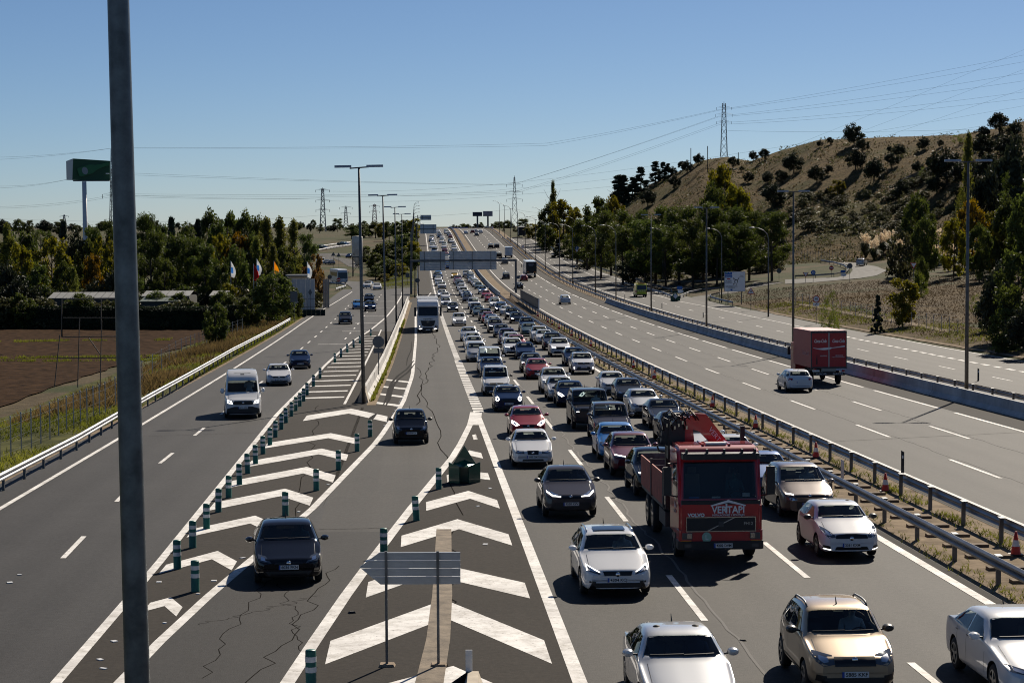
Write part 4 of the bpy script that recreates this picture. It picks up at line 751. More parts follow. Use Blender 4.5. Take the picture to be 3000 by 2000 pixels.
def patch(bvh, poly, view, off=.006, step=.14):
    """cut a thin shell of the body surface: poly is drawn in the front, rear, side or top view"""
    bm = bmesh.new(); vs = [bm.verts.new((p[0], p[1], 0)) for p in poly]; f = bm.faces.new(vs)
    for ax in (0, 1):
        lo, hi = min(p[ax] for p in poly), max(p[ax] for p in poly); n = max(1, int((hi - lo) / step))
        for k in range(1, n):
            co = [0, 0, 0]; co[ax] = lo + (hi - lo) * k / n; no = [0, 0, 0]; no[ax] = 1
            bmesh.ops.bisect_plane(bm, geom=bm.verts[:] + bm.edges[:] + bm.faces[:], plane_co=co, plane_no=no, dist=1e-5)
    bmesh.ops.triangulate(bm, faces=bm.faces[:])
    out = []; ok = True
    for v in bm.verts:
        a, c = v.co.x, v.co.y
        o, d = {'front': ((a, -9, c), (0, 1, 0)), 'rear': ((a, 9, c), (0, -1, 0)), 'L': ((9, a, c), (-1, 0, 0)), 'R': ((-9, a, c), (1, 0, 0)), 'top': ((a, c, 9), (0, 0, -1))}[view]
        o = Vector(o); d = Vector(d); h = bvh.ray_cast(o, d)
        if h[0] is None:
            q = bvh.find_nearest(o + d * 9)
            h = (q[0], q[1])
        nrm = h[1] if h[1].dot(d) < 0 else -h[1]
        out.append(h[0] + (nrm * .7 - d * .6) * off)
    bm.verts.index_update(); fs = [tuple(v.index for v in f.verts) for f in bm.faces]; bm.free()
    if view in ('rear', 'L'): pass
    return out, fs
def pmesh(bvh, polys, view, name, m, off=.006, step=.14):
    b = MB()
    for p in polys: b.add(*patch(bvh, p, view, off, step))
    return auto_smooth(fix_normals(b.mesh(name, m)), 50)
def mir(p): return [(-x, y) for x, y in reversed(p)]
def bool_cut(me, cut):
    a = bpy.data.objects.new('a', me); c = bpy.data.objects.new('c', cut); TMP.collection.objects.link(a); TMP.collection.objects.link(c)
    md = a.modifiers.new('b', 'BOOLEAN'); md.operation = 'DIFFERENCE'; md.object = c; md.solver = 'EXACT'
    TMP.view_layers[0].update(); dg = TMP.view_layers[0].depsgraph; r = bpy.data.meshes.new_from_object(a.evaluated_get(dg))
    bpy.data.objects.remove(a); bpy.data.objects.remove(c); return r
def wheel_meshes(r, w=.2):
    t = MB().lathe([(r * .66, -w / 2), (r * .9, -w / 2), (r, -w / 2 + .03), (r, w / 2 - .03), (r * .9, w / 2), (r * .66, w / 2)], 20, axis='x').mesh('tyre', RUBBER, True)
    b = MB(); b.lathe([(r * .66, -w / 2 + .01), (r * .68, w / 2 + .004), (r * .60, w / 2 - .01), (r * .58, w / 2 - .06), (.01, w / 2 - .06)], 20, 1, 'x')
    b.lathe([(r * .69, w / 2 + .002), (r * .60, w / 2 + .006)], 20, 0, 'x'); b.lathe([(r * .16, w / 2 + .004), (.005, w / 2 + .006)], 10, 0, 'x')
    for k in range(5):
        M_ = Matrix.Rotation(2 * math.pi * k / 5, 3, 'X'); c = M_ @ Vector((w / 2 - .012, 0, r * .36)); b.box(c, (.03, r * .17, r * .52), 0, M=M_)
    return t, fix_normals(b.mesh('rim', [ALLOY, BLACK]))
mat('roof glass', (.02, .024, .03), .04)
PROTO = {}
def make_type(key):
    s = TYPES[key]; L, W, H = s['L'], s['W'], s['H']; hw = W / 2; hf, zc, yc, yr, yq, yt = (s[k] for k in ('hf', 'zc', 'yc', 'yr', 'yq', 'yt'))
    bx = s['boxy']
    ztop = [(0, hf - s['nose'] - .05), (.10, hf - .05), (.28, hf), (yc, zc), (yr, H - .035), (yr + (yq - yr) * .35, H), (yq, H - .05), (yt, s['zr']), (L - .12, s['ze']), (L, s['ze'] - .12)]
    wst = s.get('wst')
    if wst: ztop = ztop[:4] + [(yr, wst + .04), (yr + .32, H - .16), (yr + .62, H - .04), (yr + 1.2, H)] + ztop[6:]
    wt0 = wst or H - .0
    wid = [(0, .70 + .2 * bx), (.05, .80 + .12 * bx), (.16, .91), (.45, .975), (1.1, 1), (L - 1.2, 1), (L - .4, .965), (L - .1, .88 + .08 * bx), (L, .78 + .15 * bx)]
    belt = [(0, hf - .22), (.2, hf - .07), (yc, s['belt'] - .02), (yc + .5, s['belt']), (L - .7, s['belt'] + .07), (L - .1, s['ze'] - .06), (L, s['ze'] - .2)]
    tw = [(0, .82), (yc - .1, .86), (yr, s['tw'] + .04), (yq, s['tw'] + .02), (yt, s['tw'] + .10), (L, .84)]
    zbt = [(0, s['zb'] + .06), (.25, s['zb']), (L - .4, s['zb']), (L, s['zb'] + .12)]
    ys = sorted(set([0, .015, .05, .10, .16, .24, .34, .46, .6, .8, yc - .12, yc, yc + .12, (yc + yr) / 2, yr - .12, yr, yr + .14, yq - .15, yq, yq + .12, (yq + yt) / 2, yt - .06, yt, yt + .08, L - .3, L - .18, L - .1, L - .04, L] + [yr + .14 + (yq - yr - .3) * k / 5 for k in range(1, 5)]))
    ys = [y for y in ys if 0 <= y <= L]; ys2 = [ys[0]]
    for y in ys[1:]:
        if y - ys2[-1] > .012: ys2.append(y)
    ys = ys2
    rings = []
    for y in ys:
        k = .10 if .3 < y < L - .3 else .02
        zT = smo(ztop, y, k); w_ = smo(wid, y, .06) * hw; zs = min(smo(belt, y, .15), zT - .03); ws = w_ * .965; wt = min(smo(tw, y, .15) * w_, ws - .01); zb = lin(zbt, y)
        cr = .035 if y < yc else .05
        pr = [(0, zb), (w_ * .8, zb), (w_ * .975, zb + .06), (w_, zb + .26), (w_, zs - .18), (ws, zs), (ws - .015, zs + .03), (wt, zT - cr), (wt * .82, zT - .012), (wt * .4, zT), (0, zT)]
        pr = [(x, max(z, zb)) for x, z in pr]
        rings.append(chaikin(pr, 2))
    n = len(rings[0]); b = MB(); vs = []; full = 2 * n - 2
    for y, r_ in zip(ys, rings):
        pts = [(x, z) for x, z in r_] + [(-x, z) for x, z in reversed(r_[1:-1])]
        vs += [(x, y - L / 2, z) for x, z in pts]
    fs = [(i * full + k, i * full + (k + 1) % full, (i + 1) * full + (k + 1) % full, (i + 1) * full + k) for i in range(len(ys) - 1) for k in range(full)]
    fs += [tuple(range(full)), tuple((len(ys) - 1) * full + k for k in range(full - 1, -1, -1))]
    b.add(vs, fs); me = fix_normals(b.mesh('body', [None])); me.materials.append(mat('car paint placeholder', (.5, .5, .5))); me.materials.append(BLACK); me.materials.append(LINING)
    bm = bmesh.new(); bm.from_mesh(me); bmesh.ops.triangulate(bm, faces=[f for f in bm.faces if len(f.verts) > 4]); bm.to_mesh(me); bvh = BVHTree.FromBMesh(bm); bm.free()
    yw = (s['fo'] - L / 2, s['fo'] + s['wb'] - L / 2); wr = s['wr']; c = MB()
    for y in yw:
        for sx in (-1, 1): c.lathe([(.001, sx * (hw - .27)), (wr + .055, sx * (hw - .27)), (wr + .055, sx * (hw + .3)), (.001, sx * (hw + .3))], 22, 0, 'x', (0, y, wr + .01))
    cut = fix_normals(c.mesh('cut', None)); cut.materials.append(MATS['car paint placeholder']); cut.materials.append(BLACK)
    for p in cut.polygons: p.material_index = 1
    body = bool_cut(me, cut); f0 = -L / 2
    # hollow cabin, then the window openings through its shell
    ins = .05; ys_c = [yc + .28] + [yc + .28 + (yt - .16 - yc - .28) * k / 8 for k in range(1, 9)]; c = MB(); vs = []
    for y in ys_c:
        zT = smo(ztop, y, .1) - ins - .01; w_ = smo(wid, y, .06) * hw; ws = w_ * .965 - .07; wt = min(smo(tw, y, .15) * w_ - .035, ws - .02); zf = .42; zT = max(zT, zf + .1)
        zs = min(s['belt'] - .02, zT - .03)
        vs += [(ws, y + f0, zf), (ws, y + f0, zs), (wt, y + f0, zT - .05), (wt * .5, y + f0, zT), (-wt * .5, y + f0, zT), (-wt, y + f0, zT - .05), (-ws, y + f0, zs), (-ws, y + f0, zf)]
    nn = len(ys_c); c.add(vs, [(i * 8 + k, i * 8 + (k + 1) % 8, i * 8 + 8 + (k + 1) % 8, i * 8 + 8 + k) for i in range(nn - 1) for k in range(8)] + [tuple(range(8)), tuple((nn - 1) * 8 + k for k in range(7, -1, -1))])
    def cutter(c):
        q = fix_normals(c.mesh('cut', None)); q.materials.append(MATS['car paint placeholder']); q.materials.append(BLACK); q.materials.append(LINING)
        for p in q.polygons: p.material_index = 2
        return q
    body = bool_cut(body, cutter(c))
    wb_ = lin(tw, yc) * hw * lin(wid, yc); wt_ = lin(tw, yr) * hw; wr_ = lin(tw, yq) * hw
    WS = [(-wb_ * .96, zc + .07), (wb_ * .96, zc + .07), (wt_ * .91, wt0 - .125), (wt_ * .6, wt0 - .10), (-wt_ * .6, wt0 - .10), (-wt_ * .91, wt0 - .125)]
    RW = [(-wr_ * .97, s['zr'] + .075), (wr_ * .97, s['zr'] + .075), (wr_ * .83, H - .145), (-wr_ * .83, H - .145)]
    zt_ = wt0 - .15; zb_ = s['belt'] + .035; ysp = f0 + ((yr + yq) / 2 - .02 if not wst else yr + .75)
    fa, fb = f0 + yc + .42 * (1 - .4 * bx), f0 + yr + .12; ra, rb = f0 + yq - .02, f0 + min(yt - .12, yq + .42)
    front = [(fa, zb_), (ysp - .04, zb_ + .015), (ysp - .04, zt_ + .02), (fb, zt_)]
    rear = [(ysp + .04, zb_ + .015), (rb - .02, zb_ + .05), (rb - .10, zb_ + .16), (ra - .05, zt_ - .01), (ysp + .04, zt_ + .02)]
    ym = f0 + (yr + yq) / 2
    body = bool_cut(body, cutter(MB().prism(WS, f0 - 1, ym, 'y')))
    body = bool_cut(body, cutter(MB().prism(RW, ym, f0 + L + 1, 'y')))
    body = bool_cut(body, cutter(MB().prism(front, -hw - .5, hw + .5, 'x')))
    if s['rw']: body = bool_cut(body, cutter(MB().prism(rear, -hw - .5, hw + .5, 'x')))
    body = auto_smooth(body, 38)
    if len(body.materials) < 2: body.materials.append(BLACK)
    parts = {'body': [body]}
    def pm(name, polys, view, m, **k): parts.setdefault(name, []).append(pmesh(bvh, polys, view, name, m, **k))
    # windscreen and windows, a little larger than their openings
    def grow(p, k=.02):
        cx_ = sum(q[0] for q in p) / len(p); cy_ = sum(q[1] for q in p) / len(p)
        return [(q[0] + math.copysign(k, q[0] - cx_), q[1] + math.copysign(k, q[1] - cy_)) for q in p]
    pm('windscreen', [grow(WS, .016)], 'front', GLASS)
    for sd in ('L', 'R'):
        pm('side_window', [grow(front, .014)], sd, GLASS)
        if s['rw']: pm('side_window', [grow(rear, .014)], sd, PRIVACY if key in ('sandero', 'suv', 'suv2', 'defender', 'rifter', 'chr') else GLASS)
    pm('rear_window', [grow(RW, .015)], 'rear', PRIVACY if key in ('sandero', 'defender', 'chr') else GLASS)
    # seats, dashboard and wheel
    y0 = f0 + yr
    b = MB().prism([(y0 - .75, .6), (y0 - .28, .62), (y0 - .30, zc - .12), (f0 + yc + .34, zc - .03), (f0 + yc + .30, .6)], -hw * .86, hw * .86, 'x'); parts['dashboard'] = [fix_normals(b.mesh('dashboard', DASHM))]
    for sx in (-.38, .38):
        b = MB(); b.box((sx, y0 + .36, .55), (.48, .5, .2), tap=.9); b.box((sx, y0 + .66, .84), (.46, .16, .52), M=Matrix.Rotation(R(-14), 3, 'X'), tap=.8); b.box((sx, y0 + .76, 1.18 + .1 * (H > 1.5)), (.26, .10, .17), tap=.8)
        parts.setdefault('seat', []).append(b.mesh('seat', SEATM))
    if s['rw']: b = MB(); b.box((0, y0 + 1.25, .55), (1.2, .45, .2)); b.box((0, y0 + 1.55, .82), (1.2, .16, .5), M=Matrix.Rotation(R(-16), 3, 'X')); b.box((-.36, y0 + 1.66, 1.10), (.24, .09, .13)); b.box((.36, y0 + 1.66, 1.10), (.24, .09, .13)); parts['rear_bench'] = [b.mesh('rear_bench', SEATM)]
    ring = [Vector((.38 + .18 * math.cos(a), y0 - .20 - .06 * math.sin(a), zc - .08 + .17 * math.sin(a))) for a in [2 * math.pi * k / 14 for k in range(15)]]
    parts['steering_wheel'] = [MB().tube(ring, .014, 5).mesh('steering_wheel', BLACK)]
    parts['rear_view_mirror'] = [MB().box((0, y0 - .10, H - .22), (.22, .03, .06)).mesh('rear_view_mirror', BLACK)]
    for q in (s['hl'], mir(s['hl'])): pm('headlight', [q], 'front', LENS, step=.06); cxq = sum(p[0] for p in q) / len(q); czq = sum(p[1] for p in q) / len(q); pm('lamp_reflector', [[(cxq + (p[0] - cxq) * .45, czq + (p[1] - czq) * .5) for p in q]], 'front', CHROME, step=.06, off=.011)
    if s['drl']:
        for q in (s['drl'], mir(s['drl'])): pm('running_light', [q], 'front', LAMPON, step=.06, off=.014)
    pm('grille', [s['gr']], 'front', BLACK, step=.05, off=.016); pm('lower_intake', [s['low']], 'front', BLACK, step=.05, off=.015)
    if s['fog']:
        for q in (s['fog'], mir(s['fog'])): pm('fog_lamp', [q], 'front', BLACK, step=.06, off=.010)
    for q in (s['tl'], mir(s['tl'])): pm('tail_light', [q], 'rear', REDL, step=.06)
    pm('rear_bumper_insert', [[(-.6, .30), (.6, .30), (.6, .42), (-.6, .42)]], 'rear', BLACK, step=.1)
    if key == 'mini': pm('roof_panel', [[(-wt_ * .97, f0 + yr + .03), (wt_ * .97, f0 + yr + .03), (wr_ * .97, f0 + yq - .02), (-wr_ * .97, f0 + yq - .02)]], 'top', paint('white'), off=.008)
    if s['sun']: pm('sunroof', [[(-wt_ * .62, f0 + yr + .12), (wt_ * .62, f0 + yr + .12), (wt_ * .62, f0 + yr + .75), (-wt_ * .62, f0 + yr + .75)]], 'top', MATS['roof glass'], off=.02)
    if s['clad']:
        for sd in ('L', 'R'): pm('sill_cladding', [[(yw[0] + wr + .08, s['zb'] + .03), (yw[1] - wr - .08, s['zb'] + .03), (yw[1] - wr - .08, s['zb'] + .17), (yw[0] + wr + .08, s['zb'] + .17)]], sd, BLACK, off=.01)
    for sd in ('L', 'R'):
        q = []
        for yy in (f0 + yc + .18, ysp, f0 + yq + .02): q.append([(yy - .006, s['zb'] + .2), (yy + .006, s['zb'] + .2), (yy + .006, zb_), (yy - .006, zb_)])
        [pm('door_seam', [g_], sd, BLACK, off=.004, step=.2) for g_ in q[:3 if s['rw'] else 2]]
        [pm('door_handle', [[(yy - .20, zb_ - .10), (yy - .04, zb_ - .095), (yy - .04, zb_ - .075), (yy - .20, zb_ - .08)]], sd, BLACK, off=.02) for yy in ((ysp, f0 + yq + .1) if s['rw'] else (ysp,))]
    hx = lin(tw, .5) * hw * .92
    for h_ in (hx, -hx): pm('bonnet_seam', [[(h_ - .006, f0 + .22), (h_ + .006, f0 + .22), (h_ + .006, f0 + yc - .05), (h_ - .006, f0 + yc - .05)]], 'top', BLACK, off=.004, step=.15)
    for g_ in ([(-.62, zc + .082), (.02, zc + .092), (.02, zc + .100), (-.62, zc + .09)], [(.02, zc + .082), (.60, zc + .092), (.60, zc + .100), (.02, zc + .09)]): pm('wiper', [g_], 'front', BLACK, off=.02)
    # plates
    for view, nm, z_, sg in (('front', 'number_plate', s['plate_z'], -1), ('rear', 'number_plate', s['plate_z'] + .25, 1)):
        h = bvh.ray_cast(Vector((.0, sg * 9, z_)), Vector((0, -sg, 0)))[0]
        b = MB(); b.box((0, h.y + sg * .014, z_), (.52, .02, .115), 0); b.box((-.24 * -sg, h.y + sg * .0155, z_), (.042, .02, .113), 1); parts.setdefault(nm, []).append(b.mesh(nm, [PLATE, PLATEB]))
        if sg < 0: py_ = h.y - .024
    if s['badge']:
        h = bvh.ray_cast(Vector((0, -9, s['badge'])), Vector((0, 1, 0)))[0]; parts['badge'] = [fix_normals(MB().lathe([(.001, -.012), (.055, -.012), (.062, .01)], 12, 0, 'y', (0, h.y - .012, s['badge'])).mesh('badge', CHROME, True))]
    # mirrors
    for sx in (-1, 1):
        b = MB(); y0 = f0 + yc + .50 * (1 - .3 * bx); z0 = s['belt'] + .10 + .1 * bx; k = 1 + .9 * (H > 2.2)
        prof = [(.0, -.5), (.75, -.42), (1, 0), (.8, .4), (.0, .5)]
        for i, (r_, h_) in enumerate(prof[:-1]): pass
        bb = MB().lathe([(.001, -.11), (.07, -.10), (.095, -.02), (.088, .07), (.07, .085), (.001, .07)], 12, 0, 'y')
        vv = [(x * 1.25 + sx * (hw + .10), y * 1 + y0, z * .85 * k + z0) for x, y, z in bb.v]
        b.add(vv, bb.f, 0); b.box((sx * (hw - .01), y0 + .02, z0 - .03), (.14, .06, .03), 1)
        me2 = auto_smooth(fix_normals(b.mesh('mirror', [MATS['car paint placeholder'], BLACK])), 50); parts.setdefault('mirror', []).append(me2)
    if s['rails']:
        for sx in (-1, 1):
            ps = []
            for k in range(9):
                yy = f0 + yr + .1 + (yq - yr - .25) * k / 8; h = bvh.ray_cast(Vector((sx * (wt_ * .90), yy, 9)), Vector((0, 0, -1)))[0]; ps.append(h + Vector((0, 0, .055 if 0 < k < 8 else .0)))
            parts.setdefault('roof_rail', []).append(MB().tube(ps, .022, 6).mesh('roof_rail', DSTEEL if key == 'sandero' else CHROME, True))
    h = bvh.ray_cast(Vector((0, f0 + (yr + .15 if key in ('sandero',) else yq - .12), 9)), Vector((0, 0, -1)))[0]
    parts['aerial'] = [MB().tube([h, h + Vector((0, .10, .14))], [.018, .006], 5).mesh('aerial', BLACK)]
    PROTO[key] = dict(spec=s, parts=parts, wheels=wheel_meshes(wr), wp=[(sx * (hw - .115), y, wr) for y in yw for sx in (-1, 1)], plate=py_)
    return PROTO[key]
PAINTS = {}
def paint(c):
    if c not in PAINTS:
        col, met = {'white': ((.74, .74, .73), 0), 'silver': ((.46, .47, .48), .55), 'grey': ((.14, .145, .15), .5), 'darkgrey': ((.045, .047, .052), .45), 'black': ((.010, .010, .012), .1), 'blue': ((.015, .07, .22), .4), 'brightblue': ((.01, .16, .46), .2),
                    'darkblue': ((.012, .022, .06), .35), 'red': ((.30, .010, .018), .15), 'darkred': ((.12, .012, .025), .3), 'yellow': ((.70, .42, .02), 0), 'beige': ((.42, .32, .21), .4), 'brown': ((.13, .10, .085), .4), 'teal': ((.05, .10, .11), .4), 'purple': ((.07, .04, .08), .4),
                    'acid': ((.62, .62, .03), 0), 'gunmetal': ((.075, .068, .07), .5)}[c]
        PAINTS[c] = mat('paint ' + c, col, .34 if met else .3, (met * .8 if max(col) > .1 else 0), spec=.12 if max(col) > .1 else 0, coat=1.0)
    return PAINTS[c]
FARKEEP = ('body', 'windscreen', 'side_window', 'rear_window', 'headlight', 'tail_light', 'grille', 'number_plate')
NCAR = [0]; DRV = []
CNAME = {'hatch': 'hatchback', 'hatch2': 'hatchback', 'clio': 'hatchback', 'sedan': 'saloon_car', 'audi': 'saloon_car', 'insignia': 'saloon_car', 'estate': 'estate_car', 'leonx': 'estate_car', 'toledo': 'saloon_car', 'leon2': 'hatchback', 'chr': 'crossover_car', 'sandero': 'crossover_car', 'suv': 'off_road_car', 'suv2': 'crossover_car', 'vitara': 'off_road_car', 'defender': 'off_road_car', 'mpv': 'people_carrier', 'picasso': 'people_carrier', 'focus': 'hatchback', 'smart': 'city_car', 'mini': 'small_car', 'caddy': 'delivery_van', 'van': 'passenger_van', 'rifter': 'people_carrier', 'transit': 'panel_van'}
CWORD = {'gunmetal': 'gunmetal grey', 'darkgrey': 'dark grey', 'brightblue': 'bright blue', 'darkblue': 'dark blue', 'darkred': 'dark red', 'acid': 'yellow'}
def car(key, colour, X, Y, away=False, yaw=0., label=None, group=None, plate=None, lights=False, roof=None, dz=0., name=None):
    """front (or rear, when driving away) bumper stands at X, Y"""
    p = PROTO.get(key) or make_type(key); s = p['spec']; L = s['L'] * CS; near = Y < 150; mid = Y < 330
    th = R(2.7) + yaw + (math.pi if away else 0); d = Vector((-math.sin(th), math.cos(th), 0)) * (-1 if away else 1)
    cx, cy = X + d.x * L / 2, Y + d.y * L / 2
    sl = (zt(cx + d.x, cy + d.y) - zt(cx - d.x, cy - d.y)) / 2
    o = thing(name or CNAME[key], label, 'van' if key in ('caddy', 'van', 'transit') else 'car', (cx, cy, zt(cx, cy) + .006 + dz), 0, group)
    o.rotation_euler = (math.atan(sl) * (-1 if away else 1), 0, th); o.scale = (CS,) * 3
    pm_ = paint(colour)
    for nm, ms in p['parts'].items():
        if not near and nm in ('door_seam', 'bonnet_seam', 'door_handle', 'aerial', 'badge', 'wiper', 'fog_lamp', 'sill_cladding', 'steering_wheel', 'rear_view_mirror', 'dashboard', 'lamp_reflector') and not (mid and nm in ('sill_cladding', 'lamp_reflector', 'dashboard')): continue
        if Y > 420 and nm not in FARKEEP: continue
        if away and nm in ('headlight', 'running_light', 'grille', 'lower_intake', 'windscreen', 'wiper', 'badge', 'fog_lamp', 'bonnet_seam') and Y > 150: continue
        if not away and nm in ('tail_light', 'rear_bumper_insert'): continue
        if Y > 500 and nm in ('grille', 'number_plate', 'tail_light' if not away else ''): continue
        for i, me in enumerate(ms):
            if nm == 'number_plate' and (i == 0) == away: continue
            c = link(nm, me, o)
            if nm in ('body', 'mirror'): c.material_slots[0].link = 'OBJECT'; c.material_slots[0].material = pm_ if not (nm == 'mirror' and key in ('clio', 'sandero', 'chr', 'smart', 'caddy')) else BLACK
            if nm == 'headlight' and lights: c.material_slots[0].link = 'OBJECT'; c.material_slots[0].material = LAMPON
            if nm == 'number_plate' and plate: text(plate, INK, c, (.022, (p['plate'] if not away else 0), s['plate_z']), .10, width=.43, bold=.002)
    if roof:
        pm2 = paint(roof); s_ = s; pass
    ty, rm = p['wheels']
    for i, (wx, wy, wz) in enumerate(p['wp']):
        if near:
            w_ = link('wheel', ty, o); w_.name = 'wheel'; r_ = link('rim', rm, w_)
            w_.location = (wx, wy, wz)
            if wx < 0: w_.rotation_euler = (0, 0, math.pi)
        else:
            w_ = link('wheel', ty if not mid else ty, o); w_.location = (wx, wy, wz)
            if mid:
                r_ = link('rim', rm, w_)
                if wx < 0: w_.rotation_euler = (0, 0, math.pi)
    if Y < 125 and not away: DRV.append((o, s, label))
    NCAR[0] += 1
    return o
# ------------------------------------------------------------------ the queue (towards the camera), three lanes
# (tile, x, y of the top middle of the windscreen, kind, colour, extras)
Q1 = [('C7', 1090, 1250, 'audi', 'silver', {}), ('C7', 645, 590, 'leonx', 'white', dict(plate='4304 KCJ')), ('C7', 360, 165, 'chr', 'gunmetal', dict(plate='9550 KVV')), ('T6', 1370, 1235, 'toledo', 'white', dict(plate='2507 CMX')),
 ('T6', 1290, 770, 'leon2', 'red', dict(lights=True)), ('T6', 920, 362, 'mini', 'darkblue', dict(plate='2341 CCC', lights=True)), ('T4', 1190, 1220, 'caddy', 'white', dict(plate='3321 DFC')), ('T4', 1085, 1010, 'sedan', 'darkblue', {}), ('T4', 1060, 797, 'van', 'white', {}), ('T4', 755, 662, 'mpv', 'silver', {}),
 ('T4', 700, 518, 'hatch', 'white', {}), ('T4', 655, 432, 'leon2', 'white', {}), ('T4', 570, 310, 'focus', 'silver', {}), ('T2', 1135, 1082, 'mpv', 'white', dict(lights=True)), ('T2', 990, 837, 'hatch', 'darkgrey', dict(lights=True)), ('T2', 720, 722, 'suv2', 'silver', {}), ('T2', 820, 602, 'hatch2', 'white', {}), ('T2', 750, 548, 'sedan', 'silver', dict(lights=True)),
 ('T2', 745, 358, 'suv', 'white', {}), ('T2', 680, 308, 'hatch', 'silver', {}), ('T2', 660, 232, 'sedan', 'white', {}), ('T2', 680, 178, 'hatch', 'darkblue', {}), ('T2', 600, 160, 'suv2', 'darkgrey', {}), ('T2', 655, 110, 'hatch', 'brightblue', {}),
 ('T1', 570, 668, 'transit', 'white', {}), ('T1', 515, 592, 'hatch2', 'white', {}), ('T1', 540, 547, 'suv2', 'grey', {}), ('T1', 530, 500, 'hatch', 'white', {}), ('T1', 495, 460, 'sedan', 'darkblue', {}), ('T1', 500, 425, 'hatch', 'white', {}), ('T1', 505, 385, 'suv', 'darkblue', {})]
Q2 = [('C8', 500, 1082, 'sandero', 'beige', dict(plate='5885 KKF')), None, ('T8', 560, 800, 'suv2', 'black', {}), ('T7', 1440, 1312, 'suv2', 'darkred', {}), ('T7', 1190, 1142, 'focus', 'brightblue', {}), ('T7', 1100, 792, 'rifter', 'gunmetal', {}), ('T7', 745, 557, 'defender', 'darkgrey', {}), ('T7', 400, 407, 'leon2', 'darkblue', dict(lights=True)), ('T7', 262, 350, 'toledo', 'silver', {}),
 ('T5', 950, 1252, 'suv2', 'white', {}), ('T5', 565, 1042, 'leon2', 'red', {}), ('T5', 430, 915, 'hatch2', 'darkgrey', dict(lights=True)), ('T5', 330, 668, 'sedan', 'darkblue', {}), ('T4', 1605, 577, 'suv2', 'white', {}), ('T4', 1685, 492, 'focus', 'red', {}), ('T4', 1540, 432, 'hatch', 'white', {}), ('T4', 1455, 347, 'mpv', 'purple', {}), ('T4', 1320, 248, 'sedan', 'darkgrey', {}), ('T4', 1185, 122, 'suv2', 'gunmetal', {}), ('T2', 1985, 1162, 'estate', 'white', {}),
 ('T2', 1880, 1117, 'hatch', 'blue', {}), ('T2', 1800, 1062, 'hatch2', 'red', {}), ('T2', 1740, 987, 'suv', 'darkgrey', {}), ('T2', 1590, 932, 'hatch', 'teal', {}), ('T2', 1515, 852, 'mpv', 'black', {}), ('T2', 1465, 727, 'rifter', 'white', {}), ('T2', 1325, 650, 'hatch', 'darkgrey', {}), ('T2', 1315, 595, 'sedan', 'blue', {}), ('T2', 1280, 545, 'hatch', 'white', {}), ('T2', 1240, 485, 'suv', 'silver', {}),
 ('T2', 1190, 420, 'hatch2', 'white', {}), ('T2', 1205, 392, 'sedan', 'white', {}), ('T2', 1160, 340, 'mpv', 'darkgrey', {}), ('T2', 1125, 297, 'hatch', 'grey', {}), ('T2', 1095, 265, 'hatch', 'red', {}), ('T2', 1105, 210, 'estate', 'purple', {}), ('T2', 1035, 140, 'hatch2', 'yellow', dict(lights=True)), ('T1', 860, 1050, 'hatch', 'darkblue', {}), ('T1', 855, 1000, 'suv2', 'blue', {}), ('T1', 850, 900, 'hatch', 'white', {}), ('T1', 850, 850, 'sedan', 'silver', {}), ('T1', 848, 800, 'hatch', 'darkblue', {}),
 ('T1', 835, 760, 'hatch2', 'red', {}), ('T1', 805, 662, 'suv', 'darkred', {}), ('T1', 790, 590, 'sedan', 'white', {}), ('T1', 805, 548, 'hatch', 'teal', {}), ('T1', 735, 482, 'hatch2', 'white', {}), ('T1', 745, 445, 'hatch', 'teal', {}), ('T1', 750, 402, 'sedan', 'white', {}), ('T1', 690, 360, 'suv2', 'darkblue', {}), ('T1', 680, 320, 'hatch', 'grey', {}), ('T1', 670, 292, 'hatch', 'white', {}), ('T1', 650, 262, 'sedan', 'white', {})]
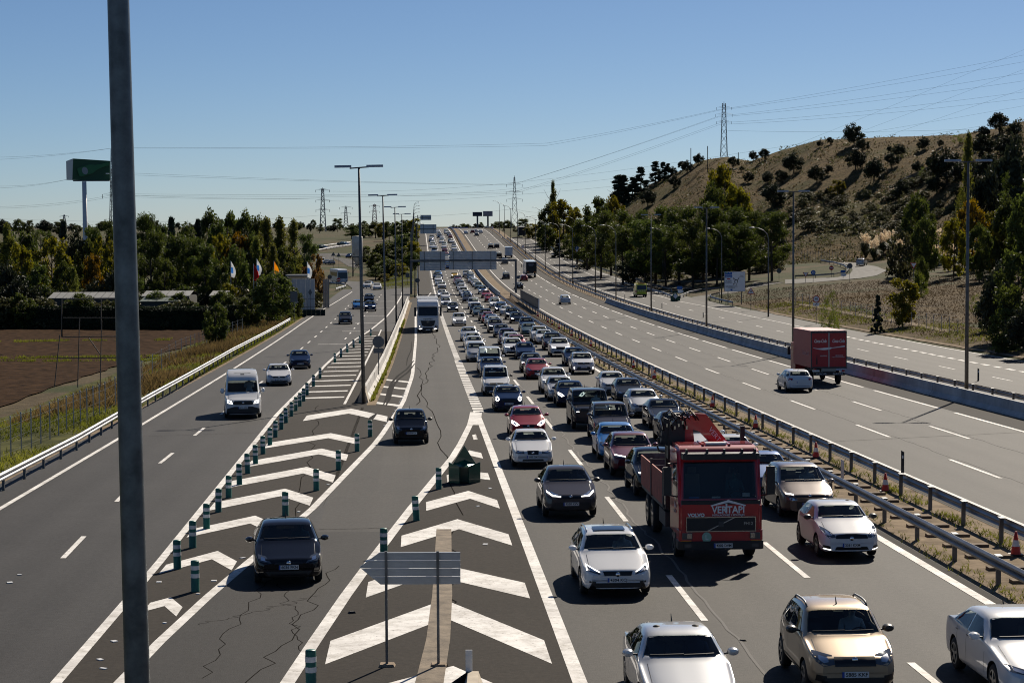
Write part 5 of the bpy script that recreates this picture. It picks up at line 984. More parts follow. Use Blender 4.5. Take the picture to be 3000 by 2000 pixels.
Q3 = [('F', 2990, 1806, 'insignia', 'white', {}), ('C8', 575, 400, 'clio', 'white', dict(plate='2381 KXM')), ('C8', 315, 148, 'picasso', 'brown', {}), ('T8', 2050, 845, 'sedan', 'blue', {}), ('T8', 1590, 612, 'sedan', 'white', {}), ('T8', 1180, 442, 'toledo', 'white', {}), ('T8', 850, 282, 'sedan', 'darkgrey', {}), ('T7', 2010, 722, 'sedan', 'darkgrey', {}), ('T7', 1660, 547, 'hatch', 'silver', {}), ('T7', 1400, 362, 'hatch', 'darkgrey', {}), ('T7', 1120, 244, 'hatch2', 'white', {}),
 ('T5', 1605, 900, 'vitara', 'white', {}), ('T5', 1430, 788, 'hatch', 'darkblue', {}), ('T5', 1085, 560, 'suv', 'white', dict(lights=True)), ('T5', 985, 440, 'suv', 'darkgrey', {}), ('T5', 750, 372, 'hatch', 'white', {}), ('T5', 640, 297, 'suv', 'white', {}), ('T5', 385, 212, 'focus', 'teal', {}), ('T5', 355, 85, 'suv', 'darkblue', {}), ('T3', 930, 1067, 'hatch', 'black', dict(lights=True)), ('T3', 770, 962, 'suv2', 'black', {}),
 ('T3', 640, 912, 'hatch2', 'white', {}), ('T3', 510, 855, 'leon2', 'darkblue', dict(lights=True)), ('T3', 535, 822, 'hatch', 'blue', {}), ('T3', 390, 745, 'suv2', 'white', {}), ('T3', 415, 702, 'sedan', 'white', {}), ('T3', 265, 640, 'leon2', 'red', {}), ('T3', 190, 558, 'hatch', 'red', {}), ('T3', 110, 455, 'suv2', 'white', {}), ('T2', 1585, 377, 'hatch', 'teal', {}), ('T2', 1540, 337, 'sedan', 'white', {}), ('T2', 1500, 297, 'hatch', 'silver', {}), ('T2', 1485, 272, 'estate', 'silver', {}),
 ('T2', 1430, 245, 'sedan', 'silver', {}), ('T2', 1430, 222, 'hatch', 'grey', {}), ('T2', 1395, 197, 'hatch', 'darkblue', {}), ('T2', 1435, 162, 'sedan', 'white', {}), ('T2', 1385, 135, 'hatch', 'darkgrey', {}), ('T2', 1320, 117, 'suv', 'silver', {}), ('T1', 1060, 712, 'hatch', 'grey', {}), ('T1', 1025, 635, 'suv', 'white', {}), ('T1', 1020, 580, 'hatch', 'grey', {}), ('T1', 970, 478, 'sedan', 'white', {}), ('T1', 940, 470, 'hatch', 'darkgrey', {}), ('T1', 935, 365, 'hatch2', 'darkred', {}), ('T1', 905, 312, 'suv2', 'grey', {}), ('T1', 870, 278, 'hatch', 'white', {}), ('T1', 795, 248, 'van', 'white', {})]
NICE = {'hatch': 'hatchback', 'hatch2': 'small hatchback', 'clio': 'hatchback', 'sedan': 'saloon', 'audi': 'saloon', 'insignia': 'saloon', 'estate': 'estate car', 'leonx': 'railed estate car', 'toledo': 'saloon', 'leon2': 'sloping hatchback', 'chr': 'coupe-like crossover', 'sandero': 'railed hatchback', 'suv': 'off-roader', 'suv2': 'crossover', 'vitara': 'off-roader with sunroof', 'defender': 'boxy off-roader', 'mpv': 'people carrier', 'picasso': 'people carrier', 'focus': 'hatchback', 'smart': 'city car', 'mini': 'small retro car', 'caddy': 'small van', 'van': 'passenger van', 'rifter': 'tall people carrier', 'transit': 'high-roof panel van'}
def top_spot(e):
    s = TYPES[e[3]]; x, y = px(e[0], e[1], e[2]); p = G(x, y, (s.get('wst', s['H']) - .09) * CS); return p
LANES = (('exit-side lane', 2.0, Q1), ('middle lane', 5.75, Q2), ('median-side lane', 9.25, Q3))
RIG = {}
for lname, tc, lst in LANES:
    last = 0; cnt = 0
    for i, e in enumerate(lst):
        cnt += 1
        if e is None:
            rp = G(*px('C7', 1400, 720)); RIG['truck'] = (RX(rp.y) + 5.45, 55.3); last = max(last, 54.9 + 9.6); continue
        s = TYPES[e[3]]; p = top_spot(e); Yf = p.y - s['yr'] * CS; t_ = p.x - RX(p.y); t_ = tc + max(-.5, min(.5, t_ - tc))
        Yf = max(Yf, last + .7)
        if i == 0: Yf = Yf
        last = Yf + s['L'] * CS
        lab = '%s %s, %s in the %s queue' % (CWORD.get(e[4], e[4]), NICE[e[3]], ordn(cnt), lname)
        car(e[3], e[4], RX(Yf) + t_, Yf, label=lab, group='cars queueing towards the camera', yaw=R(random.uniform(-.6, .6)), **e[5])
# white roof panel of the blue retro car
# ------------------------------------------------------------------ free-flowing lanes, seen from behind: x, y = top middle of the rear window
A = [('R3', 505, 735, 'hatch', 'white', 'white hatchback driving away beside the red box lorry', dict(plate=None)), ('T3', 1945, 672, 'suv2', 'white', 'white crossover alone on the free-flowing lanes', {}), ('T3', 905, 385, 'sedan', 'black', 'dark saloon half hidden by the gantry post, driving away', {}), ('T3', 1030, 210, 'hatch', 'red', 'red hatchback beside the articulated lorry', {}), ('T3', 635, 150, 'mpv', 'darkgrey', 'dark people carrier driving away left of the red hatchback', {}),
     ('T1', 2115, 928, 'suv', 'grey', 'grey pickup-like car under the end of the gantry', {}), ('T1', 2020, 785, 'suv', 'black', 'dark car half hidden behind the gantry panel', {}), ('T1', 1810, 588, 'suv', 'black', 'dark car on the climb, left of a similar one', {}), ('T1', 2002, 578, 'suv', 'darkgrey', 'dark off-roader on the climb, right of a similar one', {}), ('T1', 1545, 328, 'hatch', 'grey', 'grey hatchback near the crest, driving away', {}), ('T1', 1297, 285, 'hatch', 'white', 'white car farthest left near the crest, driving away', {}), ('T1', 1445, 258, 'suv', 'darkred', 'dark red car near the crest, driving away', {}), ('T1', 1630, 262, 'suv', 'white', 'white car farthest right near the crest, driving away', {}), ('T1', 1525, 250, 'hatch', 'silver', 'silver car near the crest behind the dark red one', {})]
for e in A:
    s = TYPES[e[3]]; x, y = px(e[0], e[1], e[2]); p = G(x, y, (s['H'] - .12) * CS); Yr = p.y - (s['L'] - s['yq']) * CS
    t_ = p.x - RX(p.y); t_ = min((17.9, 21.5, 25.0), key=lambda c: abs(c - t_)) if abs(min((17.9, 21.5, 25.0), key=lambda c: abs(c - t_)) - t_) < 1.1 else t_
    car(e[3], e[4], RX(Yr) + t_, Yr, away=True, label=e[5], group='cars driving away', **e[6])
# ------------------------------------------------------------------ left road and exit ramp, towards the camera
B = [('C5', 1345, 840, 'focus', 'black', 'black hatchback on the ramp between the two chevron fields', dict(plate='8036 FKN', yaw=R(5))), ('C6', 478, 320, 'smart', 'black', 'small black city car on the exit ramp', dict(plate='8268 KCY', yaw=R(2))), ('C5', 1128, 178, 'transit', 'white', 'white high-roof panel van on the left road', dict(plate='8774 KDK', yaw=R(6), lights=True)), ('C5', 1290, 108, 'hatch', 'white', 'white hatchback behind the white panel van', dict(plate='1207 JBW', yaw=R(5))), ('C5', 1385, 45, 'hatch2', 'darkblue', 'dark blue hatchback third in line on the left road', dict(plate='4410 HLR', yaw=R(5))),
     ('L1', 668, 672, 'mpv', 'darkgrey', 'dark people carrier alone in mid left road', dict(yaw=R(3))), ('L1', 890, 468, 'focus', 'brightblue', 'bright blue hatchback on the left road', dict(yaw=R(4))), ('L1', 1085, 485, 'suv2', 'darkblue', 'dark blue crossover beside the bright blue hatchback', {}), ('L1', 1065, 362, 'hatch', 'black', 'dark hatchback behind the lamp post on the left road', {}), ('L1', 1208, 180, 'sedan', 'white', 'white saloon coming out of the far junction', {}), ('L1', 1020, 145, 'suv2', 'white', 'white crossover turning in the far junction', dict(yaw=R(-12)))]
for e in B:
    s = TYPES[e[3]]; x, y = px(e[0], e[1], e[2]); p = G(x, y, (s.get('wst', s['H']) - .09) * CS); Yf = p.y - s['yr'] * CS
    car(e[3], e[4], p.x + .0472 * s['yr'], Yf, label=e[5], group='cars on the left road and ramp', **e[6])
# ------------------------------------------------------------------ lorries, coach, ambulance
TRED = mat('lorry red', (.42, .010, .014), .35, coat=.8); TRED2 = mat('faded rusty red boards', (.30, .055, .035), .7, var=(2.5, .35), world=False); TWHITE = mat('lorry white', (.70, .71, .72), .35, coat=.6); TBLACK = mat('lorry black', (.012, .012, .014), .5); TGREY = mat('chassis grey', (.05, .05, .052), .6)
WOODB = mat('worn bulkhead boards', (.13, .12, .11), .8, var=(6, .5), world=False)
TYM, TRM = wheel_meshes(.50, .30)
def lorry(name, label, cat, X, Y, away=False):
    th = R(2.7) + (math.pi if away else 0); o = thing(name, label, cat, (X, Y, zt(X, Y)), th); sl = zt(X, Y + 1) - zt(X, Y)
    o.rotation_euler = (math.atan(sl) * (-1 if away else 1), 0, th); return o
def wheels(o, pts, r=1.):
    for x, y in pts:
        w_ = link('wheel', TYM, o); w_.location = (x, y, .50 * r); w_.scale = (1, r, r); link('rim', TRM, w_)
        if x < 0: w_.rotation_euler = (0, 0, math.pi)
def chamfer_box(b, x0, x1, y0, y1, z0, z1, c, mi=0):
    b.prism([(x0 + c, y0), (x1 - c, y0), (x1, y0 + c), (x1, y1), (x0, y1), (x0, y0 + c)], z0, z1, 'z', mi); return b
# --- red flatbed lorry with crane, in the middle lane
X, Y = RIG['truck']; o = lorry('flatbed_lorry', 'red flatbed lorry with folded crane and white lettering in the middle lane', 'lorry', X, Y); w2 = 1.22; o.scale = (.96, 1, 1.05)
cab = MB(); prof = [(0.0, .62), (-.02, 1.55), (.10, 1.62), (.34, 2.78), (.50, 2.98), (.75, 3.06), (2.05, 3.06), (2.05, .62)]
cab.prism([(y, z) for y, z in prof], -w2, w2, 'x'); me = fix_normals(cab.mesh('cab', [TRED, TBLACK]))
bm = bmesh.new(); bm.from_mesh(me); bmesh.ops.bevel(bm, geom=[e for e in bm.edges if abs(e.verts[0].co.x) > 1 and abs(e.verts[1].co.x) > 1 and e.verts[0].co.x * e.verts[1].co.x > 0], offset=.09, segments=3, affect='EDGES'); bm.to_mesh(me); bm.free()
def cut_box(c): q = fix_normals(c.mesh('cut', None)); q.materials.append(TRED); q.materials.append(TBLACK); [setattr(p, 'material_index', 1) for p in q.polygons]; return q
me = bool_cut(me, cut_box(MB().prism([(.16, 1.15), (.16, 1.66), (.40, 2.72), (.6, 2.9), (1.95, 2.9), (1.95, 1.15)], -1.13, 1.13, 'x'))); me = bool_cut(me, cut_box(MB().prism([(-1.06, 1.70), (1.06, 1.70), (1.02, 2.64), (-1.02, 2.64)], -1, .9, 'y'))); me = bool_cut(me, cut_box(MB().prism([(.42, 1.68), (1.15, 1.68), (1.15, 2.5), (.60, 2.5)], -2, 2, 'x')))
link('cab', auto_smooth(me, 40), o); RIG['cab'] = o
MB().box((0, .36, 1.45), (2.2, .35, .35)).build('dashboard', DASHM, o)
for sx in (-.62, .62): MB().box((sx, 1.25, 1.42), (.5, .5, .2)).box((sx, 1.55, 1.85), (.5, .16, .75), tap=.85).box((sx, 1.6, 2.32), (.26, .1, .18)).build('seat', SEATM, o)
MB().tube([Vector((.62 + .23 * math.cos(a), .72 - .12 * math.sin(a), 1.72 + .12 * math.sin(a))) for a in [2 * math.pi * k / 14 for k in range(15)]], .018, 5).build('steering_wheel', BLACK, o)
for x, z, w_, m_ in ((-.75, 1.69, .3, SBLUE), (-.1, 1.69, .25, PLATE), (.78, 1.78, .22, PLATE)): MB().box((x, .20, z), (w_, .03, .10)).build('dashboard_paper', m_, o)
ws = lambda z: -.02 + (.36) * (z - 1.55) / (2.78 - 1.55) - .012 + (.08 if z > 1.6 else 0)
MB().add([(-1.10, .105, 1.68), (1.10, .105, 1.68), (1.06, .30, 2.66), (-1.06, .30, 2.66)], [(0, 1, 2, 3)]).build('windscreen', glassmat('lorry cab glass', (.55, .62, .62)), o)
mat('lorry windscreen', (.010, .013, .016), .04)
MB().box((0, .045, 1.60), (2.3, .14, .10)).build('scuttle', TBLACK, o)
for sx in (-1, 1): MB().add([(sx * 1.232, .38, 1.65), (sx * 1.232, 1.2, 1.65), (sx * 1.232, 1.2, 2.55), (sx * 1.232, .56, 2.55)], [(0, 1, 2, 3)]).build('side_window', GLASS, o)
for k in range(3):
    for i in range(4): MB().box((-.78 + .78 * k, .95 + .24 * i, 3.075), (.62, .05, .03)).build('roof_rib', TRED, o)
MB().box((-.39, 1.3, 3.085), (.07, 1.1, .03)).build('roof_strip', TRED, o); MB().box((.39, 1.3, 3.085), (.07, 1.1, .03)).build('roof_strip', TRED, o)
MB().box((0, .95, 3.10), (.62, .30, .05)).build('roof_hatch', PLATE, o)
b = MB(); chamfer_box(b, -1.12, 1.12, -.22, .30, 2.76, 2.92, .08); b.build('sun_visor', TBLACK, o)
for x in (-1.0, -.4, .1, .62, 1.0): MB().box((x, -.02, 2.97), (.05, .22, .12)).build('visor_bracket', TBLACK, o)
MB().box((0, -.035, 1.02), (2.02, .05, .40)).build('grille', TBLACK, o)
for z in (.84, 1.215): MB().box((0, -.055, z), (2.04, .03, .025)).build('grille_trim', CHROME, o)
for x in (-1.01, 1.01): MB().box((x, -.055, 1.03), (.025, .03, .36)).build('grille_trim', CHROME, o)
MB().add([(-.40, -.066, .86), (-.34, -.066, .86), (.42, -.066, 1.20), (.36, -.066, 1.20)], [(0, 1, 2, 3)]).build('grille_bar', ALLOY, o); MB().box((0, -.075, 1.03), (.15, .03, .15)).build('badge', TGREY, o)
for k in range(5): MB().box((.0, -.03, .76 - .05 * k), (.62, .03, .02)).build('lower_grille_slat', mat('dark red slat', (.10, .006, .008), .5), o)
b = MB(); chamfer_box(b, -1.25, 1.25, -.14, .5, .36, .58, .12); b.build('bumper', TBLACK, o)
b = MB(); chamfer_box(b, -1.23, 1.23, -.05, .5, .58, .86, .06); b.build('lower_panel', TRED, o)
for sx in (-1, 1):
    MB().box((sx * .99, -.06, .72), (.30, .05, .17)).build('headlight', LENS, o); MB().box((sx * .93, -.09, .72), (.13, .02, .13)).build('reflector', CHROME, o); MB().box((sx * 1.02, -.06, .57), (.30, .05, .07)).build('indicator', ORANGE, o); MB().box((sx * .98, -.15, .47), (.20, .03, .09)).build('fog_lamp', LENS, o)
    MB().box((sx * 1.52, .30, 2.15), (.24, .13, .75)).build('mirror', TBLACK, o); MB().tube([(sx * 1.2, .45, 2.62), (sx * 1.5, .28, 2.62), (sx * 1.5, .28, 2.5)], .02, 5).build('mirror_arm', TBLACK, o); MB().tube([(sx * 1.2, .40, 1.72), (sx * 1.5, .3, 1.78)], .02, 5).build('mirror_arm', TBLACK, o)
MB().lathe([(.001, 0), (.14, 0), (.14, .02)], 16, 0, 'y', (-.42, -.075, .68)).build('round_sticker', mat('pale green sticker', (.30, .50, .38), .5), o); text('L', WHITE, o, (-.42, -.082, .68), .2)
pl_ = MB().box((.05, -.16, .47), (.54, .02, .12)).box((-.20, -.162, .47), (.05, .02, .118), 1).build('number_plate', [PLATE, PLATEB], o); text('4202 DVM', INK, pl_, (.07, -.175, .47), .10, width=.44, bold=.002)
text('VERTAPI', WHITE, o, (.22, -.032, 1.40), .26, width=.96, bold=.006); MB().prism([(-.30, 1.53), (.22, 1.67), (.74, 1.53), (.72, 1.50), (.22, 1.60), (-.28, 1.50)], -.036, -.022, 'y').build('roof_logo', WHITE, o); MB().box((.165, -.03, 1.45), (.05, .012, .24)).build('logo_stem', WHITE, o)
text('INSTALACIONES Y MONTAJES', WHITE, o, (.22, -.032, 1.265), .07, width=.94, bold=.001); text('VOLVO', WHITE, o, (-.72, -.032, 1.27), .12, width=.50, bold=.006); text('FH12', ALLOY, o, (.80, -.072, 1.04), .12, width=.26)
MB().prism([(.62, 1.40), (.95, 1.40), (.95, 1.46), (.785, 1.58), (.62, 1.46)], -1.236, -1.228, 'x').build('door_logo', mat('faded door print', (.45, .32, .32), .6), o)
text('VERTAPI', mat('faded door print', (.45, .32, .32)), o, (-1.236, .80, 1.30), .12, rot=Matrix.Rotation(R(-90), 4, 'Z') @ FRONT)
# load bed
MB().box((0, 5.6, .80), (.9, 7.6, .28)).build('chassis', TGREY, o); MB().box((0, 6.3, 1.10), (2.44, 5.9, .14)).build('bed_floor', TGREY, o)
bed0, bed1, zb1, zb2 = 3.35, 9.25, 1.15, 2.05
for sx in (-1, 1):
    for k in range(2): y0 = bed0 + (bed1 - bed0) * k / 2; y1 = bed0 + (bed1 - bed0) * (k + 1) / 2 - .04; MB().box((sx * 1.235, (y0 + y1) / 2, (zb1 + zb2) / 2), (.04, y1 - y0, zb2 - zb1)).build('side_board', TRED2, o)
    for y in (bed0 - .06, (bed0 + bed1) / 2): MB().box((sx * 1.25, y, 1.65), (.07, .09, 1.1)).build('stanchion', TGREY, o)
    MB().box((sx * 1.16, 3.05, 2.25), (.13, .15, 2.3)).build('bulkhead_post', TBLACK, o)
for k in range(5): MB().box((0, bed1 - .02, 1.25 + .19 * k), (2.4, .05, .175)).build('tail_board', WOODB, o)
for k in range(4): MB().box((0, 3.2, 1.30 + .24 * k), (2.3, .05, .22)).build('head_board', WOODB, o)
for sx in (-1, 1): MB().box((sx * 1.0, 4.2, .74), (.35, 1.5, .42)).build('side_tank', TGREY, o)
# crane folded behind the cab
MB().box((0, 2.6, 1.55), (.9, .6, 1.4)).build('crane_base', TBLACK, o)
def arm(pts, wd, m, nm): MB().prism(pts, -wd / 2, wd / 2, 'y').build(nm, m, o).location = (0, 2.62, 0)
arm([(-.62, 2.1), (-.30, 2.0), (-.48, 3.65), (-.86, 3.75)], .34, TRED, 'crane_mast'); arm([(-.90, 3.45), (-.42, 3.80), (-.05, 3.78), (1.0, 2.55), (.72, 2.35), (-.25, 3.3)], .30, TRED, 'crane_boom')
arm([(-1.22, 2.55), (-.72, 2.45), (-.70, 3.45), (-.92, 3.72), (-1.20, 3.40)], .42, TBLACK, 'crane_hydraulics'); arm([(-1.42, 3.0), (-1.2, 2.9), (-1.14, 3.62), (-1.34, 3.70)], .28, TBLACK, 'crane_valve_block')
for k in range(9):
    x0 = -1.35 + .09 * k; yy = 2.62 + random.uniform(-.3, .3); q = [(x0, yy, 3.35), (x0 - .08, yy - .08, 3.68 + .12 * math.sin(k * 2)), (x0 + .16, yy - .12, 3.84 + .1 * math.cos(k)), (x0 + .36, yy, 3.62)]; MB().tube(q, .024, 5).build('hose', TBLACK, o, True)
for k in range(7): MB().box((-1.38 + .12 * k, 2.36, 3.42 + .07 * (k % 3)), (.05, .05, .09)).build('hose_fitting', CHROME, o)
for k in range(4): MB().tube([(-1.36, 2.40, 2.75 + .2 * k), (-1.5, 2.40, 2.78 + .2 * k), (-1.55, 2.40, 2.92 + .2 * k)], .03, 5).build('control_lever', TBLACK, o)
arm([(-.1, 2.3), (.05, 2.25), (.52, 2.95), (.40, 3.05)], .12, mat('pale red ram', (.55, .16, .14), .4), 'crane_ram')
text('VERTAPI', WHITE, o, (.30, 2.455, 3.10), .20, rot=Matrix.Rotation(R(50), 4, 'Y') @ FRONT)
wheels(o, [(sx * 1.05, y) for sx in (-1, 1) for y in (1.35, 6.6, 7.95)])
# --- white articulated lorry on the ramp
q = G(*px('L1', 2080, 1018)); X, Y = q.x, q.y; o = lorry('articulated_lorry', 'white articulated lorry with a dark grille coming down the ramp', 'lorry', X, Y); sc = 1.0
cab = MB(); cab.prism([(0, .35), (-.03, 1.75), (.12, 1.85), (.36, 3.0), (.60, 3.42), (1.3, 3.72), (2.2, 3.78), (2.2, .35)], -1.24, 1.24, 'x'); me = fix_normals(cab.mesh('cab', TWHITE)); bm = bmesh.new(); bm.from_mesh(me); bmesh.ops.bevel(bm, geom=[e for e in bm.edges if e.verts[0].co.x * e.verts[1].co.x > 0], offset=.10, segments=3, affect='EDGES'); bm.to_mesh(me); bm.free(); link('cab', auto_smooth(me, 40), o)
MB().add([(-1.14, .11, 1.92), (1.14, .11, 1.92), (1.10, .34, 2.96), (-1.10, .34, 2.96)], [(0, 1, 2, 3)]).build('windscreen', MATS['lorry windscreen'], o)
b = MB(); chamfer_box(b, -1.16, 1.16, .0, .3, 3.0, 3.14, .1); b.build('sun_visor', TWHITE, o)
MB().prism([(-.86, 1.38), (.86, 1.38), (.70, .82), (.45, .70), (-.45, .70), (-.70, .82)], -.06, .0, 'y').build('grille', TBLACK, o); MB().lathe([(.11, -.07), (.14, -.07), (.14, -.05), (.11, -.05)], 16, 0, 'y', (0, -.0, 1.28)).build('badge', CHROME, o)
MB().prism([(-.55, .16 + .18), (.55, .34), (.62, .56), (-.62, .56)], -.07, 0, 'y').build('lower_intake', TBLACK, o); text('RAJCZYCKA', INK, o, (0, -.04, 1.55), .17, width=1.05, bold=.004)
for sx in (-1, 1):
    MB().box((sx * .95, -.05, .66), (.26, .05, .34)).build('headlight', LENS, o); MB().box((sx * .98, -.085, .72), (.10, .02, .10)).build('reflector', LAMPON if sx < 0 else CHROME, o); MB().box((sx * .88, -.06, .40), (.24, .05, .07)).build('running_light', LAMPON, o); MB().box((sx * 1.48, .25, 2.4), (.26, .2, 1.05)).build('mirror', TBLACK, o); MB().box((sx * 1.3, .35, 2.85), (.3, .05, .05)).build('mirror_arm', TBLACK, o)
MB().box((0, -.09, .30), (.52, .02, .11)).build('number_plate', PLATE, o)
MB().box((0, 9.4, 2.50), (2.50, 13.2, 2.75)).build('trailer_box', TWHITE, o); MB().box((0, 9.0, .95), (1.0, 13, .3)).build('chassis', TGREY, o); wheels(o, [(sx * 1.05, y) for sx in (-1, 1) for y in (1.4, 4.9, 12.2, 13.5)])
# --- red box lorry seen from behind
CRED = mat('box red', (.36, .006, .010), .35, coat=.4); CRED2 = mat('box side red', (.38, .030, .028), .5)
q = G(*px('R3', 905, 895)); X, Y = q.x, q.y + .4; o = lorry('box_lorry', 'red box lorry with white script lettering and a white wave, driving away', 'lorry', X, Y, True); o.scale = (.97,) * 3
# local -Y is its front; the rear face is at +y
MB().box((0, -3.3, 2.48), (2.52, 6.5, 2.55)).build('box_body', CRED2, o); MB().box((0, -3.3, 3.78), (2.54, 6.52, .06)).build('box_roof', mat('pinkish roof', (.45, .18, .18), .6), o)
for z in (1.22, 3.70): MB().box((0, -.02, z), (2.54, .10, .12)).build('rear_frame', TGREY, o)
for x in (-1.23, 0, 1.23): MB().box((x, -.0, 2.46), (.06, .12, 2.4)).build('rear_frame', TGREY if x else ALLOY, o)
for x in (-.615, .615): MB().box((x, .02, 2.46), (1.15, .06, 2.36)).build('rear_door', CRED, o)
B180 = Matrix.Rotation(math.pi, 4, 'Z') @ FRONT
for x in (.62, -.66): text('Coca-Cola', WHITE, o, (x, .056, 3.08), .34, rot=B180, width=.86, shear=.35, bold=.006)
wave = MB(); n = 20; vs = []
for k in range(n + 1):
    s_ = k / n; x = 1.12 - 2.24 * s_; c = 2.66 - .24 * math.sin(min(1, s_ * 1.9) * math.pi * .5 + .2) * (1 - s_ * .9) + .08 * s_; h_ = .03 + .13 * (math.sin(s_ * math.pi * 1.2) ** 2 if s_ < .6 else .10 + (s_ - .6) * .9); vs += [(x, .056, c - h_ / 2), (x, .056, c + h_ / 2)]
wave.add(vs, [(2 * k, 2 * k + 2, 2 * k + 3, 2 * k + 1) for k in range(n)]).build('wave_stripe', WHITE, o)
text('REDUCIMOS', WHITE, o, (.38, .056, 2.04), .11, rot=B180, width=.5); text('VEHICULOS', WHITE, o, (-.72, .056, 2.06), .11, rot=B180, width=.55); text('LIBRES DE EMISIONES', WHITE, o, (-.66, .056, 1.95), .06, rot=B180, width=.9); MB().lathe([(.06, 1.45), (.06, 1.75), (.03, 1.95), (.03, 2.1)], 10, 0, 'z', (.86, .03, 0)).build('bottle_print', mat('dark print', (.05, .01, .01)), o)
text('Coca-Cola', mat('faded print', (.55, .30, .30)), o, (1.268, -2.0, 2.2), .55, rot=Matrix.Rotation(R(90), 4, 'Z') @ FRONT, width=2.2, shear=.35)
MB().box((0, .1, .78), (2.2, .12, .20)).build('under_run_bar', TBLACK, o); text('FURCAR', WHITE, o, (.55, .17, .78), .15, rot=B180, width=.72); text('FURCAR', WHITE, o, (-.62, .17, .78), .15, rot=B180, width=.72)
MB().box((0, -.1, 1.05), (1.0, .2, .22)).build('tail_lift', mat('pale lift', (.3, .3, .26), .6), o); MB().box((.93, .1, 1.0), (.5, .03, .12)).build('number_plate', PLATE, o)
for sx in (-1, 1): MB().box((sx * 1.0, .08, 1.0 if sx < 0 else 1.12), (.2, .05, .12)).build('tail_light', REDL, o)
MB().box((0, -7.3, 1.7), (2.3, 1.8, 2.0)).build('cab', CRED, o); MB().box((0, -3.6, .8), (.9, 7, .25)).build('chassis', TGREY, o); MB().box((1.4, -7.6, 2.1), (.2, .15, .6)).build('mirror', TBLACK, o); wheels(o, [(sx * .98, y) for sx in (-1, 1) for y in (-7.0, -1.6)], .92)
# --- black and white articulated trailer seen from behind
q = G(*px('T3', 1230, 265)); o = lorry('articulated_lorry', 'articulated lorry with a black rear and white side, driving away', 'lorry', q.x, q.y, True); MB().box((0, -6.8, 2.52), (2.55, 13.5, 2.75)).build('trailer_box', TWHITE, o); MB().box((0, .0, 2.45), (2.5, .1, 2.6)).build('rear_door', TBLACK, o)
for k, z in enumerate((3.35, 3.1, 2.85)): MB().box((.1, .06, z), (1.35 - .15 * k, .02, .12)).build('lettering_line', mat('grey print', (.22, .22, .24), .6), o)
for sx in (-1, 1): MB().box((sx * .85, .06, 1.45), (.6, .03, .16)).build('tail_light', ORANGE, o)
MB().box((0, .02, .75), (2.4, .1, .16)).build('bumper', ALLOY, o); MB().box((0, -15.2, 1.9), (2.4, 2.2, 3.0)).build('cab', TWHITE, o); MB().box((1.5, -15.6, 2.4), (.2, .2, .8)).build('mirror', TBLACK, o); wheels(o, [(sx * 1.05, y) for sx in (-1, 1) for y in (-2.4, -3.7, -5)])
# --- white box van and black lorry farther on
q = G(*px('T1', 2282, 908)); o = lorry('box_van', 'white box van driving away above the gantry end', 'van', q.x, q.y, True); MB().box((0, -2.2, 2.0), (2.2, 4.4, 2.6)).build('box_body', TWHITE, o)
for sx in (-1, 1): MB().box((sx * .55, .02, 2.0), (1.0, .05, 2.4)).build('rear_door', TWHITE, o); MB().box((sx * .9, .05, .78), (.25, .04, .14)).build('tail_light', REDL, o)
MB().box((0, .0, .7), (2.1, .1, .2)).build('bumper', TBLACK, o); MB().box((0, -5.2, 1.4), (2.0, 1.8, 1.6)).build('cab', TWHITE, o); wheels(o, [(sx * .9, y) for sx in (-1, 1) for y in (-1.0, -5.2)], .75)
q = G(*px('R6', 640, 555)); o = lorry('tipper_lorry', 'black lorry alone on the far end of the side road', 'lorry', q.x, q.y, True); MB().box((0, -4, 2.4), (2.5, 8, 2.9)).build('box_body', TBLACK, o)
for x in (-.8, 0, .8): MB().box((x, .04, 2.4), (.12, .08, 2.8)).build('rear_rib', TGREY, o)
MB().box((0, .02, .8), (2.3, .1, .3)).build('bumper', TGREY, o); MB().box((0, -9, 1.8), (2.4, 1.8, 2.6)).build('cab', TBLACK, o); wheels(o, [(sx * 1.0, y) for sx in (-1, 1) for y in (-1.5, -2.8, -8.8)])
# --- yellow ambulance van on the side road
q = G(*px('R4', 705, 668)); YEL = mat('ambulance yellow', (.62, .60, .02), .35, coat=.6); o = lorry('ambulance', 'yellow ambulance van with a checkered band on the side road', 'van', q.x, q.y, True); b = MB(); b.prism([(-5.2, .35), (0, .35), (.02, 1.2), (-.12, 2.3), (-.35, 2.45), (-3.7, 2.5), (-4.3, 1.5), (-5.2, 1.2)], -.98, .98, 'x'); link('body', fix_normals(b.mesh('body', YEL)), o)
MB().add([(-.85, -.0, 1.35), (.85, -.0, 1.35), (.80, -.10, 2.15), (-.80, -.10, 2.15)], [(3, 2, 1, 0)]).build('rear_window', MATS['lorry windscreen'], o).location = (0, .03, 0)
for k in range(10): MB().box((-.81 + .18 * k, .015, 1.08 + .08 * (k % 2)), (.17, .03, .08)).build('check', SBLK if k % 2 else SWHITE, o)
MB().box((0, .02, .45), (1.9, .08, .2)).build('bumper', TBLACK, o); MB().box((0, -.4, 2.53), (1.2, .25, .12)).build('light_bar', ORANGE, o); wheels(o, [(sx * .86, y) for sx in (-1, 1) for y in (-1.0, -4.3)], .7)
for sx in (-1, 1): MB().box((sx * .9, .02, 1.0), (.14, .05, .5)).build('tail_light', REDL, o); MB().box((sx * .96, -1.6, 1.0), (.08, 2.0, .3)).build('side_stripe', SRED, o)
